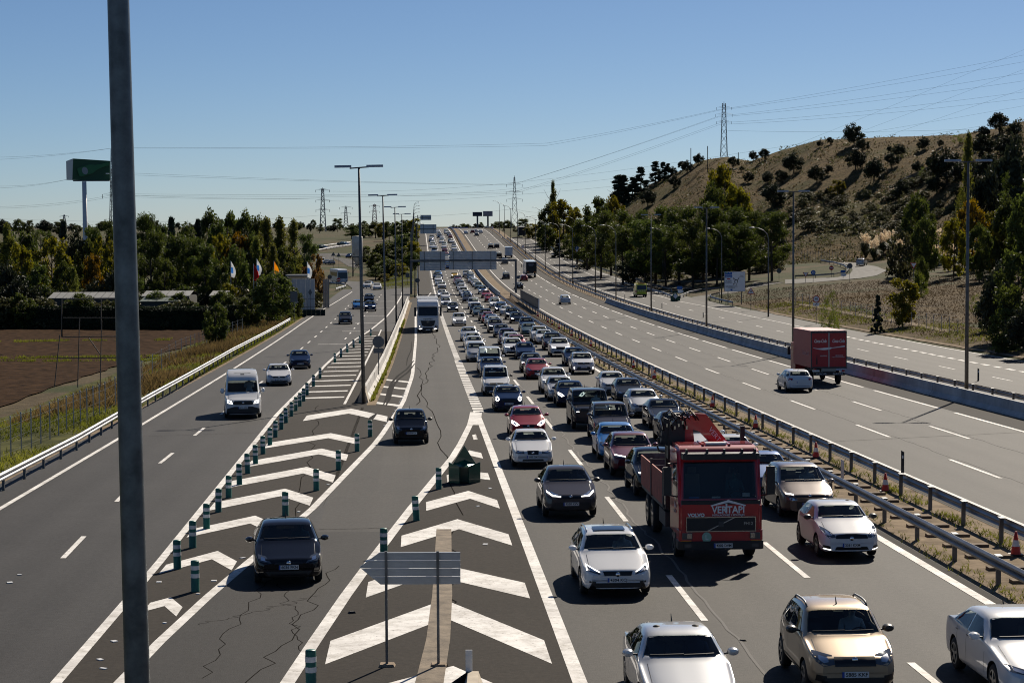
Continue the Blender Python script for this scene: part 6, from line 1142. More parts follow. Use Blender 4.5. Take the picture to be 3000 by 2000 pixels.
# --- white coach turning out of the junction
q = G(*px('L7', 905, 885)); o = lorry('coach', 'white coach turning out of the far junction', 'coach', q.x, q.y); o.rotation_euler = (0, 0, R(15)); b = MB(); b.prism([(0, .35), (-.08, 1.2), (.05, 2.6), (.4, 3.35), (1.0, 3.55), (11.5, 3.5), (11.5, .35)], -1.27, 1.27, 'x'); me = fix_normals(b.mesh('body', TWHITE)); bm = bmesh.new(); bm.from_mesh(me); bmesh.ops.bevel(bm, geom=[e for e in bm.edges if e.verts[0].co.x * e.verts[1].co.x > 0], offset=.15, segments=3, affect='EDGES'); bm.to_mesh(me); bm.free(); link('body', auto_smooth(me, 40), o)
MB().add([(-1.15, -.09, 1.25), (1.15, -.09, 1.25), (1.12, .02, 2.75), (-1.12, .02, 2.75)], [(0, 1, 2, 3)]).build('windscreen', MATS['lorry windscreen'], o)
for sx in (-1, 1):
    for k in range(6): MB().box((sx * 1.275, 1.6 + 1.6 * k, 2.3), (.02, 1.5, 1.0)).build('side_window', MATS['lorry windscreen'], o)
    MB().box((sx * 1.0, -.08, .75), (.3, .08, .2)).build('headlight', LENS, o); MB().tube([(sx * 1.1, .3, 3.2), (sx * 1.5, -.3, 2.9), (sx * 1.5, -.3, 2.4)], .06, 6).build('mirror', TBLACK, o)
wheels(o, [(sx * 1.05, y) for sx in (-1, 1) for y in (2.4, 8.4)])
# ------------------------------------------------------------------ vegetation
def leafmat(name, a, b_, tr=.28): return mat(name, a, .6, spec=.25, var=(.9, .35), col2=b_, transl=tr, objrand=.22)
BARK = mat('bark', (.055, .042, .032), .9, var=(4, .4), world=False)
LM = dict(pine=leafmat('pine needles', (.031, .046, .010), (.076, .092, .021), .32), oak=leafmat('holm oak leaves', (.017, .022, .011), (.036, .042, .020), .14), green=leafmat('green leaves', (.031, .045, .011), (.078, .092, .021), .34), poplar=leafmat('poplar leaves', (.060, .078, .016), (.15, .15, .034), .42),
          yellow=leafmat('yellowing leaves', (.074, .074, .012), (.155, .135, .019), .38), orange=leafmat('orange leaves', (.085, .055, .010), (.17, .10, .017), .38), cedar=leafmat('cedar needles', (.018, .030, .018), (.040, .056, .034), .16), bush=leafmat('scrub leaves', (.040, .044, .017), (.078, .076, .033), .25), red=leafmat('reddish leaves', (.08, .046, .019), (.14, .078, .030), .35), hedge=leafmat('hedge leaves', (.014, .026, .008), (.034, .052, .017), .12), broom=leafmat('broom twigs', (.060, .078, .012), (.12, .135, .022), .35))
def rnd_unit(rg):
    while True:
        v = Vector((rg.uniform(-1, 1), rg.uniform(-1, 1), rg.uniform(-1, 1)))
        if .05 < v.length < 1: return v
def leaf(b, p, s, rg, asp=.6, up=.0):
    n = rnd_unit(rg).normalized(); n.z += up; n.normalize(); a = n.orthogonal().normalized(); a = Matrix.Rotation(rg.uniform(0, 6.28), 3, n) @ a; c = n.cross(a)
    a *= s * .5; c *= s * .5 * asp; b.add([p - a, p - c * .9 + a * .1, p + a, p + c * .9 + a * .1], [(0, 1, 2, 3)])
def crown(kind, H, n, seed):
    rg = random.Random(seed); b = MB(); cl = []
    if kind == 'pine':
        for k in range(34):
            h = rg.uniform(.28, .98); r = .32 * H * math.sqrt(max(.03, 1 - abs((h - .55) / .47) ** 2)) * rg.uniform(.35, 1); a = rg.uniform(0, 6.28); cl.append((Vector((r * math.cos(a), r * math.sin(a), h * H)), H * rg.uniform(.08, .14), .65))
        s, asp = .50, .30
    elif kind == 'umbrella':
        for k in range(40):
            r = .42 * H * math.sqrt(rg.random()); a = rg.uniform(0, 6.28); cl.append((Vector((r * math.cos(a), r * math.sin(a), H * (.93 - .18 * (r / (.42 * H)) ** 2 - rg.uniform(0, .1)))), H * rg.uniform(.06, .10), .5))
        s, asp = .40, .25
    elif kind == 'poplar':
        for k in range(46):
            h = rg.uniform(.10, 1.0); r = .17 * H * (math.sin(min(1, h * 1.25) * math.pi) * .8 + .22 if h < .8 else (1.05 - h) * 2.2) * rg.uniform(.2, 1); a = rg.uniform(0, 6.28); cl.append((Vector((r * math.cos(a), r * math.sin(a), h * H)), H * .05, 1.5))
        s, asp = .30, .7
    elif kind == 'cedar':
        for k in range(60):
            h = rg.random() ** 1.3; r = .26 * H * (1.02 - h) * rg.uniform(.5, 1.05); a = rg.uniform(0, 6.28); cl.append((Vector((r * math.cos(a), r * math.sin(a), (.06 + .93 * h) * H)), H * .06, .5))
        s, asp = .75, .4
    elif kind in ('oak', 'bush', 'broom'):
        for k in range(40):
            v = rnd_unit(rg); v.z = abs(v.z) if kind != 'oak' else v.z; r = .42 if kind == 'oak' else .5; z0 = .52 if kind == 'oak' else .08; cl.append((Vector((v.x * r * H, v.y * r * H, H * (z0 + v.z * (.42 if kind == 'oak' else .8)))), H * .13, .9))
        s, asp = (.05 * H + .1, .7) if kind != 'broom' else (.09 * H, .16)
    else:
        for k in range(44):
            v = rnd_unit(rg); v = v.normalized() * (v.length ** .5); cl.append((Vector((v.x * .33 * H, v.y * .33 * H, H * (.52 + v.z * .46))), H * rg.uniform(.07, .13), .9))
        s, asp = .40, .8
    s *= 1.15 if H > 9 else 1
    for i in range(n):
        c, r, fz = cl[i % len(cl)]; d = rnd_unit(rg); d.z *= fz; leaf(b, c + d * r * rg.uniform(.6, 1.25), s * rg.uniform(.6, 1.25), rg, asp)
    return b
def trunk(kind, H, seed):
    rg = random.Random(seed); b = MB(); r = {'pine': .024, 'umbrella': .024, 'poplar': .018, 'cedar': .02, 'oak': .03, 'bush': .02, 'broom': .012}.get(kind, .022) * H; top = {'oak': .6, 'bush': .4, 'broom': .4}.get(kind, .85) * H
    ox, oy = rg.uniform(-.03, .03) * H, rg.uniform(-.03, .03) * H; b.tube([(0, 0, -.5), (ox * .3, oy * .3, top * .4), (ox, oy, top)], [r, r * .75, r * .2], 7)
    for k in range(6):
        h = rg.uniform(.3, .8) * top; a = rg.uniform(0, 6.28); l = rg.uniform(.14, .28) * H; b.tube([(ox * h / top, oy * h / top, h), (l * .6 * math.cos(a), l * .6 * math.sin(a), h + l * .45), (l * math.cos(a), l * math.sin(a), h + l * .9)], [r * .4, r * .25, r * .08], 5)
    return b
TREE = {}
def tree_proto(kind, leafk, H, n, seed): TREE[(leafk, seed % 2)] = (kind, H, crown(kind, H, n, seed).mesh('crown', LM[leafk]), trunk(kind, H, seed).mesh('trunk', BARK, True))
SPEC = dict(pine=('pine', 12, 9500), green=('broad', 11, 8500), yellow=('broad', 9, 6500), orange=('broad', 10, 6500), poplar=('poplar', 15, 8500), cedar=('cedar', 12, 7500), oak=('oak', 6, 4200), bush=('bush', 2.4, 1500), red=('broad', 7, 3500), broom=('broom', 3, 1800))
for k, (kd, H, n) in SPEC.items():
    for v in (0, 1): TREE[(k, v)] = (kd, H, crown(kd, H, n, 11 * len(TREE) + v).mesh('crown', LM[k]), trunk(kd, H, 5 * len(TREE) + v).mesh('trunk', BARK, True))
for v in (0, 1): TREE[('umbrella', v)] = ('umbrella', 11, crown('umbrella', 11, 5500, 90 + v).mesh('crown', LM['pine']), trunk('umbrella', 11, 91 + v).mesh('trunk', BARK, True))
NT = [0]
def tree(kind, loc, H, wide=1., label=None, group=None, name=None):
    NT[0] += 1; kd, h0, cm, tm = TREE[(kind, NT[0] % 2)]; s = H / h0
    o = thing(name or {'pine': 'pine_tree', 'umbrella': 'stone_pine_tree', 'green': 'broadleaf_tree', 'yellow': 'autumn_tree', 'orange': 'autumn_tree', 'poplar': 'poplar_tree', 'cedar': 'conifer_tree', 'oak': 'holm_oak_tree', 'bush': 'shrub', 'red': 'autumn_tree', 'broom': 'shrub'}[kind], label, 'shrub' if kind in ('bush', 'broom') else 'tree', loc, random.uniform(0, 6.28), group)
    o.scale = (s * wide, s * wide, s); link('trunk', tm, o); link('crown', cm, o); return o
def tree_px(kind, x, ytop, Y, wpx=None, label=None, group=None, name=None, base=None):
    """tree whose top shows at x, ytop and which stands Y metres ahead"""
    c = at(x, ytop, Y); z = base if base is not None else gdrop(c.x, Y); H = max(1.2, c.z - z); wide = 1.
    if wpx:
        nat = {'pine': .62, 'umbrella': .9, 'green': .74, 'yellow': .74, 'orange': .74, 'red': .74, 'poplar': .34, 'cedar': .5, 'oak': .9, 'bush': 1.1, 'broom': 1.1}[kind]; wide = wpx / FOC * Y / (nat * H)
    return tree(kind, (c.x, Y, z - .05), H, max(.5, min(1.9, wide)), label, group, name)
# ---- hill on the right
ridge = [(1600, 672), (1640, 668), (1700, 650), (1750, 622), (1800, 598), (1850, 578), (1900, 543), (1950, 520), (1990, 503), (2050, 472), (2120, 460), (2200, 472), (2290, 440), (2400, 410), (2550, 404), (2800, 396), (2900, 380), (3000, 355), (3300, 325), (3600, 330)]
dfoot = [(1600, 680), (1850, 530), (2100, 475), (2400, 462), (2700, 440), (3000, 385), (3300, 345), (3600, 320)]
dridge = [(1600, 800), (1850, 715), (2100, 700), (2400, 650), (2700, 610), (3000, 550), (3300, 510), (3600, 480)]
cols = [1600 + 25 * k for k in range(81)]; vs_ = [0, .06, .13, .2, .27, .34, .41, .48, .55, .62, .69, .76, .83, .9, .95, 1.0, 1.06, 1.15, 1.35, 1.7]; hv = []
for x in cols:
    yr_ = lin(ridge, x); df, dr = lin(dfoot, x), lin(dridge, x); tp = at(x, yr_, dr)
    for v in vs_:
        D = df + (dr - df) * v; q = at(x, yr_, D); zf = gdrop(at(x, 700, df).x, df) - .6
        if v <= 1: k = v ** 1.12; z = zf + (tp.z - zf) * (k * .85 + .15 * k * k * (3 - 2 * k))
        else: z = tp.z - (v - 1) * 1.2 - (v - 1) ** 2 * 34
        am = math.sin(min(1, v) * math.pi) if v < 1 else 0
        z += am * (1.7 * noise.noise(Vector((q.x * .03, D * .03, 5))) + .6 * noise.noise(Vector((q.x * .11, D * .11, 8))) + 1.1 * noise.noise(Vector((q.x * .06 + D * .012, D * .006, 1)))); z += .25 * noise.noise(Vector((q.x * .3, D * .3, 8))) * (v > 0)
        hv.append(Vector((q.x, D, z)))
nv = len(vs_); hf_ = [(i * nv + j, (i + 1) * nv + j, (i + 1) * nv + j + 1, i * nv + j + 1) for i in range(len(cols) - 1) for j in range(nv - 1)]
def hillmat():
    m = bpy.data.materials.new('dry hillside'); m.use_nodes = True; n = m.node_tree.nodes; L = m.node_tree.links; b = n['Principled BSDF']; b.inputs['Roughness'].default_value = .95; b.inputs['Specular IOR Level'].default_value = .05
    co = n.new('ShaderNodeNewGeometry').outputs['Position']
    def nz(sc, det=6): t = n.new('ShaderNodeTexNoise'); t.inputs['Scale'].default_value = sc; t.inputs['Detail'].default_value = det; t.inputs['Roughness'].default_value = .72; L.new(co, t.inputs['Vector']); return t.outputs['Fac']
    def ramp(f, a, ca, b_, cb): r = n.new('ShaderNodeValToRGB'); e = r.color_ramp.elements; e[0].position = a; e[1].position = b_; e[0].color = (*ca, 1); e[1].color = (*cb, 1); L.new(f, r.inputs[0]); return r.outputs[0]
    def mix(f, a, b_): x = n.new('ShaderNodeMix'); x.data_type = 'RGBA'; L.new(f, x.inputs[0]); L.new(a, x.inputs[6]); L.new(b_, x.inputs[7]); return x.outputs[2]
    c1 = ramp(nz(.35, 8), .36, (.090, .062, .026), .66, (.19, .135, .063)); c2 = ramp(nz(.5, 8), .36, (.048, .046, .013), .66, (.108, .094, .032)); c3 = mix(ramp(nz(.028, 5), .47, (0, 0, 0), .60, (1, 1, 1)), c1, c2)
    c4 = ramp(nz(1.4, 3), .30, (.35, .35, .35), .52, (1, 1, 1)); x = n.new('ShaderNodeMix'); x.data_type = 'RGBA'; x.blend_type = 'MULTIPLY'; x.inputs[0].default_value = 1; L.new(c3, x.inputs[6]); L.new(c4, x.inputs[7]); L.new(x.outputs[2], b.inputs['Base Color'])
    bp = n.new('ShaderNodeBump'); bp.inputs['Strength'].default_value = 1.0; bp.inputs['Distance'].default_value = .6; L.new(nz(1.2, 6), bp.inputs['Height']); L.new(bp.outputs[0], b.inputs['Normal']); return m
hb = MB().add(hv, hf_); hill = tag(hb.build('hill', hillmat(), None, True), kind='structure'); HB = BVHTree.FromPolygons(hv, hf_)
def hh(px_, py_):
    h = HB.ray_cast(Vector((0, 0, 0)), ray(px_, py_)); return h[0]
def hilldrop(X, Y):
    h = HB.ray_cast(Vector((X, Y, 300)), Vector((0, 0, -1))); return h[0]
# oaks and shrubs on the hill: (tile, x, y of the foot, width)
OAKS = [('K4', 890, 372, 190), ('K4', 683, 362, 60), ('K4', 595, 385, 60), ('K4', 2140, 268, 170), ('K4', 2265, 305, 140), ('K4', 1990, 345, 130), ('K4', 370, 610, 180), ('K4', 140, 685, 90), ('K4', 570, 690, 150), ('K4', 665, 625, 80), ('K4', 900, 580, 180), ('K4', 960, 430, 110), ('K4', 1270, 468, 110), ('K4', 1200, 440, 60), ('K4', 1060, 680, 200), ('K4', 1210, 560, 120), ('K4', 1480, 410, 110), ('K4', 1630, 385, 60), ('K4', 675, 810, 80), ('K4', 1280, 840, 160), ('K4', 1440, 605, 100), ('K4', 200, 910, 200), ('K4', 1690, 700, 300), ('K4', 1990, 490, 200), ('K4', 2200, 500, 220), ('K4', 250, 665, 80), ('K4', 1570, 580, 120), ('K4', 2040, 720, 260), ('K4', 2300, 700, 260), ('K4', 1850, 760, 240), ('K4', 1600, 790, 160), ('K4', 2130, 860, 260),
        ('K3', 2040, 575, 100), ('K3', 2150, 568, 110), ('K3', 1500, 610, 110), ('K3', 1340, 640, 90), ('K3', 1250, 690, 90), ('K3', 1840, 645, 110), ('K3', 1985, 790, 110), ('K3', 1260, 850, 120), ('K3', 2180, 800, 110), ('K3', 2320, 800, 120), ('K3', 1000, 1020, 180), ('K3', 2220, 1020, 200), ('K3', 1390, 690, 120), ('K3', 1920, 680, 50)]
for i, (tl, x, y, wd) in enumerate(OAKS):
    p = hh(*px(tl, x, y))
    if p is None:
        q = px(tl, x, y + 10); p = hh(q[0], q[1] + 6)
    if p is None: continue
    H = wd / TILE[tl][2] / FOC * p.length / .9 * .92; tree('oak', p, max(1.6, H), 1.12, 'dark round holm oak on the dry hill, %s' % (('standing alone on the skyline' if y < 400 and tl == 'K4' and wd > 150 else 'number %d counting along the slope' % (i + 1))), 'holm oaks on the hill')
for i, (x, y, wd, H_) in enumerate(((715, 880, 90, 0), (760, 850, 80, 0), (850, 870, 100, 0), (930, 840, 120, 0), (1075, 790, 110, 0), (1150, 740, 110, 0), (1200, 690, 80, 0))):
    q = px('K3', x, y); tp = px('K3', x, (712, 720, 735, 640, 578, 590, 600)[i]); p = hh(*q) or hilldrop(at(q[0], q[1], 705.).x, 705.); D = p.y; H = at(tp[0], tp[1], D).z - p.z; tree('cedar', p, max(4, H), 1.7, 'dark pointed conifer on the hill shoulder, %s from the motorway side' % ordn(i + 1), 'conifers on the hill shoulder')
rg = random.Random(3); b = MB()
for k in range(5200):
    i = rg.randrange(len(cols) - 1); j = rg.random() * .98; q = Vector(hv[i * nv + min(nv - 6, int(j * (nv - 5)))]); X, Y = q.x + rg.uniform(-14, 14), q.y + rg.uniform(-10, 10)
    h = hilldrop(X, Y)
    if h is None or noise.noise(Vector((X * .025, Y * .025, 4))) < rg.uniform(-.35, .45): continue
    s = rg.uniform(.5, 1.5)
    for m in range(12): leaf(b, h + Vector((rg.uniform(-s, s), rg.uniform(-s, s), rg.uniform(0, s * .8))), s * .55, rg, .6)
tag(b.build('undergrowth', LM['bush']), 'low dark scrub scattered over the dry hillside', 'scrub', kind='stuff')
rg = random.Random(4); b = MB()
for k in range(7000):
    i = rg.randrange(len(cols) - 1); q = Vector(hv[i * nv + rg.randrange(0, nv - 4)]); X, Y = q.x + rg.uniform(-14, 14), q.y + rg.uniform(-12, 12); h = hilldrop(X, Y)
    if h is None: continue
    s = rg.uniform(.22, .5)
    for m in range(3): a = rg.uniform(0, 6.28); d = Vector((math.cos(a), math.sin(a), 0)) * s * .5; b.add([h - d, h + d, h + Vector((rg.uniform(-.2, .2), 0, s))], [(0, 1, 2)])
STRAW = mat('dry straw', (.098, .070, .030), .9, spec=.03, var=(.05, .4), transl=.25, col2=(.165, .118, .056))
tag(b.build('dry_grass', STRAW), 'dry straw-coloured grass covering the hillside', 'grass', kind='stuff')
# ---- trees of the valley, right side
RT = [('pine', 1720, 640, 520, 90), ('pine', 1790, 622, 490, 110), ('pine', 1855, 612, 455, 110), ('pine', 1920, 608, 435, 120), ('pine', 1990, 600, 425, 120), ('pine', 2060, 598, 418, 120), ('pine', 2130, 602, 415, 120), ('pine', 2195, 622, 412, 110), ('pine', 2262, 616, 395, 110), ('pine', 1760, 660, 470, 90), ('pine', 1890, 640, 420, 110), ('pine', 2030, 645, 400, 110), ('pine', 2160, 650, 402, 100), ('pine', 1690, 665, 560, 80), ('pine', 1950, 655, 412, 100), ('pine', 2100, 660, 398, 90), ('pine', 1825, 665, 440, 90),
      ('green', 1610, 600, 690, 70), ('yellow', 1650, 585, 670, 90), ('yellow', 1690, 605, 640, 70), ('green', 1745, 575, 620, 90), ('yellow', 1800, 570, 600, 70), ('green', 1770, 600, 560, 80), ('poplar', 1620, 535, 720, 34), ('cedar', 1635, 700, 600, 40), ('green', 1600, 660, 640, 60), ('yellow', 1560, 655, 760, 60), ('yellow', 1535, 665, 800, 60), ('green', 1510, 668, 840, 40), ('cedar', 1475, 672, 860, 22),
      ('yellow', 2120, 485, 455, 110), ('green', 2090, 545, 440, 70), ('yellow', 2160, 540, 450, 60), ('green', 2690, 575, 380, 100), ('bush', 2640, 660, 360, 100), ('green', 2710, 640, 340, 80), ('yellow', 2795, 640, 350, 80), ('orange', 2850, 578, 370, 100), ('yellow', 2920, 620, 350, 110), ('green', 2960, 590, 340, 110), ('poplar', 2838, 405, 440, 40), ('green', 2870, 660, 330, 80), ('cedar', 2975, 470, 360, 100), ('green', 3010, 560, 320, 120), ('oak', 2900, 500, 400, 120), ('oak', 2970, 380, 470, 130), ('pine', 2990, 500, 380, 120)]
for i, (kd, x, y, Y, wd) in enumerate(RT): tree_px(kd, x, y, Y, wd, '%s on the right, number %d of the trees below the hill' % ({'pine': 'dark spreading pine', 'green': 'dark green broadleaf tree', 'yellow': 'yellow green autumn tree', 'poplar': 'thin yellowing poplar', 'cedar': 'dark pointed conifer', 'orange': 'orange brown autumn tree', 'oak': 'dark round oak', 'bush': 'bushy green shrub'}[kd], i + 1), 'trees below the hill')
BIG = [(2925, 760, 190, 130), (2985, 730, 182, 150), (3020, 880, 168, 130), (2945, 900, 176, 110), (2900, 850, 205, 90)]
for i, (x, y, Y, wd) in enumerate(BIG): tree_px('green' if i % 2 else 'oak', x, y, Y, wd, 'large dark bushy tree at the right edge beside the side road, %s of five' % ordn(i + 1), 'dark trees at the right edge')
tree_px('broom', 2430, 832, 232, 62, 'round green broom shrub beside the 40 sign', name='shrub'); tree_px('cedar', 2572, 862, 222, 36, 'small dark ragged conifer on the dry verge'); tree_px('yellow', 2645, 815, 228, 110, 'small yellow green tree in the dry meadow'); tree_px('broom', 2450, 922, 215, 25, 'tiny yellow broom plant on the verge', name='shrub'); tree_px('broom', 2690, 782, 290, 60, 'dark grey green broom shrub below the pampas grass', name='shrub'); tree_px('green', 2700, 755, 295, 30, 'small dark bush in front of the pampas grass'); tree_px('broom', 2860, 850, 240, 50, 'green shrub near the dark trees at the right', name='shrub')
# pampas grass
PLUME = mat('pampas plume', (.66, .56, .42), .8, spec=.1, transl=.4); PLEAF = leafmat('pampas leaves', (.035, .045, .018), (.075, .085, .035))
def pampas_mesh(seed):
    rg = random.Random(seed); a, c = MB(), MB()
    for k in range(220):
        an = rg.uniform(0, 6.28); l = rg.uniform(1.0, 1.9); r = rg.uniform(.5, 1.1); d = Vector((math.cos(an), math.sin(an), 0)); n_ = Vector((-d.y, d.x, 0)) * .035; a.add([n_, -n_, d * r * .6 - n_ + Vector((0, 0, l)), d * r * .6 + n_ + Vector((0, 0, l)), d * r * 1.3 + Vector((0, 0, l * .75))], [(0, 1, 2, 3), (3, 2, 4)])
    for k in range(14):
        an = rg.uniform(0, 6.28); r = rg.uniform(.1, .8); h = rg.uniform(1.9, 2.7); p = Vector((r * math.cos(an), r * math.sin(an), h))
        c.tube([p * .3, p], .012, 4)
        for m in range(34): leaf(c, p + Vector((rg.uniform(-.11, .11), rg.uniform(-.11, .11), rg.uniform(-.3, .45))), .24, rg, .35, 0)
    return a.mesh('leaves', PLEAF), c.mesh('plumes', PLUME)
PM = [pampas_mesh(1), pampas_mesh(2)]
for i, (x, y) in enumerate(((990, 1320), (1060, 1340), (1130, 1300), (1180, 1260), (1300, 1300), (1300, 1370), (1350, 1380), (1400, 1270), (1440, 1330), (1480, 1290), (1530, 1290), (1580, 1300), (1400, 1380), (1600, 1400), (1700, 1430), (1770, 1290), (1840, 1340), (1950, 1290), (2040, 1260), (2110, 1250), (2030, 1310), (2070, 1330), (1310, 1430))):
    q = px('K4', x, y + 25); p = gh(*q); p2 = hh(*q); p = p2 if p2 and p2.length < p.length else p; o = thing('pampas_grass', 'pampas grass clump with pale plumes, number %d from the roundabout side' % (i + 1), 'plant', p, random.uniform(0, 6), 'pampas grass along the slip road'); s = p.length / 300 * random.uniform(1.0, 1.35); o.scale = (s * 1.1, s * 1.1, s); link('leaves', PM[i % 2][0], o); link('plumes', PM[i % 2][1], o)
# ---- left side: woods, hedge, field
LT = [('poplar', 20, 665, 345, 70), ('green', 70, 675, 350, 80), ('umbrella', 118, 655, 420, 100), ('yellow', 60, 712, 335, 80), ('yellow', 150, 690, 335, 120), ('cedar', 185, 650, 400, 36), ('oak', 225, 665, 400, 60), ('pine', 275, 660, 400, 60), ('pine', 308, 650, 405, 60), ('orange', 272, 745, 330, 60), ('yellow', 300, 690, 340, 70), ('pine', 420, 622, 420, 50), ('pine', 440, 682, 335, 110), ('cedar', 502, 640, 410, 40), ('pine', 515, 690, 345, 110), ('pine', 565, 690, 335, 110), ('green', 615, 620, 440, 60), ('green', 665, 618, 445, 60), ('green', 722, 625, 440, 70), ('cedar', 580, 645, 430, 40), ('yellow', 640, 680, 350, 90), ('orange', 700, 682, 345, 80), ('green', 690, 725, 325, 80), ('poplar', 780, 650, 345, 80), ('poplar', 820, 645, 340, 80), ('poplar', 860, 655, 345, 70), ('pine', 890, 688, 380, 80), ('red', 925, 745, 345, 60), ('red', 905, 775, 340, 50),
      ('green', 110, 775, 318, 90), ('green', 190, 770, 315, 80), ('poplar', 215, 790, 312, 40), ('oak', 280, 815, 310, 90), ('oak', 330, 790, 312, 80), ('green', 345, 720, 345, 80), ('green', 390, 700, 350, 80), ('pine', 380, 760, 318, 80), ('green', 480, 760, 322, 80), ('green', 740, 690, 345, 80), ('green', 650, 770, 318, 80), ('poplar', 750, 700, 338, 60), ('cedar', 760, 780, 315, 70), ('pine', 600, 720, 330, 90), ('oak', 20, 770, 320, 90), ('oak', 60, 798, 305, 130), ('green', 835, 720, 335, 80), ('poplar', 800, 720, 330, 60), ('yellow', 670, 830, 300, 60), ('yellow', 705, 845, 298, 40), ('green', 10, 700, 350, 70), ('green', 40, 690, 380, 80), ('green', 250, 700, 355, 80), ('green', 545, 660, 420, 70), ('green', 470, 655, 430, 70), ('green', 760, 640, 430, 60), ('green', 640, 650, 420, 60)]
for i, (kd, x, y, Y, wd) in enumerate(LT): tree_px(kd, x, y, Y, wd, '%s in the wood on the left, number %d' % ({'pine': 'dark spreading pine', 'umbrella': 'flat-topped umbrella pine', 'green': 'dark green broadleaf tree', 'yellow': 'yellowing autumn tree', 'orange': 'orange autumn tree', 'poplar': 'tall slender green poplar', 'cedar': 'pointed dark conifer', 'oak': 'low dark round tree', 'red': 'reddish brown autumn tree'}[kd], i + 1), 'wood on the left')
tree_px('green', 800, 800, 272, 130, 'large leafy bush-like tree in front of the yard, beside the left rail'); tree_px('green', 735, 850, 280, 90, 'smaller leafy tree left of the leafy one by the yard'); tree_px('green', 860, 845, 285, 60, 'bushy tree in front of the white panel wall'); tree_px('green', 630, 886, 222, 78, 'small isolated tree on the verge between field and rail')
FART = [(1030, 660, 900, 60), (1060, 655, 920, 60), (1100, 650, 930, 60), (1120, 652, 900, 40), (1140, 650, 860, 40), (1170, 648, 840, 50), (1200, 650, 820, 50), (1215, 640, 760, 50), (1160, 690, 640, 80), (1190, 680, 620, 80), (1130, 710, 620, 80), (1205, 705, 560, 60), (1180, 725, 550, 80), (1110, 740, 560, 70), (1140, 760, 530, 80), (1170, 770, 510, 70), (1100, 780, 520, 50), (1080, 720, 640, 60), (1210, 740, 540, 50), (1125, 800, 500, 50)]
for i, (x, y, Y, wd) in enumerate(FART): tree_px(('pine', 'green', 'green', 'poplar')[i % 4] if i % 4 < 3 else 'yellow', x, y, Y, wd, 'tree between the far junction and the climbing queue, number %d' % (i + 1), 'trees by the far junction')
rg = random.Random(21)
for i in range(110):
    x = -40 + i * 15.7 + rg.uniform(-25, 25); Y = rg.uniform(1150, 2100); c = at(x, 668, Y); zg = gdrop(c.x, Y); tree(('green', 'oak', 'pine')[i % 3], (c.x, Y, zg), rg.uniform(3.5, 10), rg.uniform(.9, 1.6), 'distant tree on the horizon, number %d from the left' % (i + 1), 'distant horizon trees')
rg = random.Random(31)
for i in range(46):
    x = rg.uniform(-20, 720); Y = rg.uniform(287, 297); c = at(x, 880, Y); tree(('bush', 'green', 'bush')[i % 3], (c.x, Y, gdrop(c.x, Y)), rg.uniform(3.4, 5.2), 1.1, 'dark bush between the hedge and the sheds, %s' % ordn(i + 1), 'undergrowth bushes of the wood', 'undergrowth_bush')
for i in range(70):
    x = rg.uniform(-20, 930); Y = rg.uniform(306, 345); c = at(x, 880, Y); tree(('bush', 'oak', 'green')[i % 3], (c.x, Y, gdrop(c.x, Y)), rg.uniform(2.5, 5.5), 1.3, 'dark undergrowth bush at the foot of the wood, %s' % ordn(i + 1), 'undergrowth bushes of the wood', 'undergrowth_bush')
for i in range(40):
    x = rg.uniform(1690, 2300); Y = rg.uniform(430, 520) if x > 1850 else rg.uniform(520, 640); c = at(x, 780, Y); tree(('bush', 'oak')[i % 2], (c.x, Y, gdrop(c.x, Y)), rg.uniform(3, 6), 1.4, 'dark bush behind the pine trunks on the right, %s' % ordn(i + 1), 'bushes behind the pines', 'undergrowth_bush')
# hedge
hd = thing('hedge', 'long dark clipped hedge along the far side of the ploughed field', 'hedge', (0, 0, 0)); pa, pb = gh(-60, 962), gh(745, 952); b = MB(); c = MB(); n = 60; rg = random.Random(8); Hh = 3.1
pth = [pa + (pb - pa) * k / n for k in range(n + 1)]
pth = [Vector((q.x, q.y, gdrop(q.x, q.y))) for q in pth]; b.sweep(pth, [(-1.0, 0), (-1.05, Hh * .5), (-.8, Hh * .92), (0, Hh), (.8, Hh * .92), (1.05, Hh * .5), (1.0, 0)]); b.build('hedge_body', mat('hedge core', (.006, .010, .004), .9), hd)
for k in range(26000):
    s = rg.random() * n; q = pth[int(s)].lerp(pth[min(n, int(s) + 1)], s - int(s)); f = rg.random(); off = Vector((-1.1, 0, rg.uniform(.1, Hh))) if f < .3 else Vector((rg.uniform(-1, 1), rg.uniform(-.9, .9), Hh + rg.uniform(-.1, .22)))
    d = (pb - pa).normalized(); nn_ = Vector((d.y, -d.x, 0)); p = q + nn_ * (1.06 if f < .62 else rg.uniform(-1, 1)) + Vector((0, 0, rg.uniform(.1, Hh) if f < .62 else Hh * .97 + rg.uniform(0, .3))); leaf(c, p, .26, rg, .5)
c.build('foliage', LM['hedge'], hd)
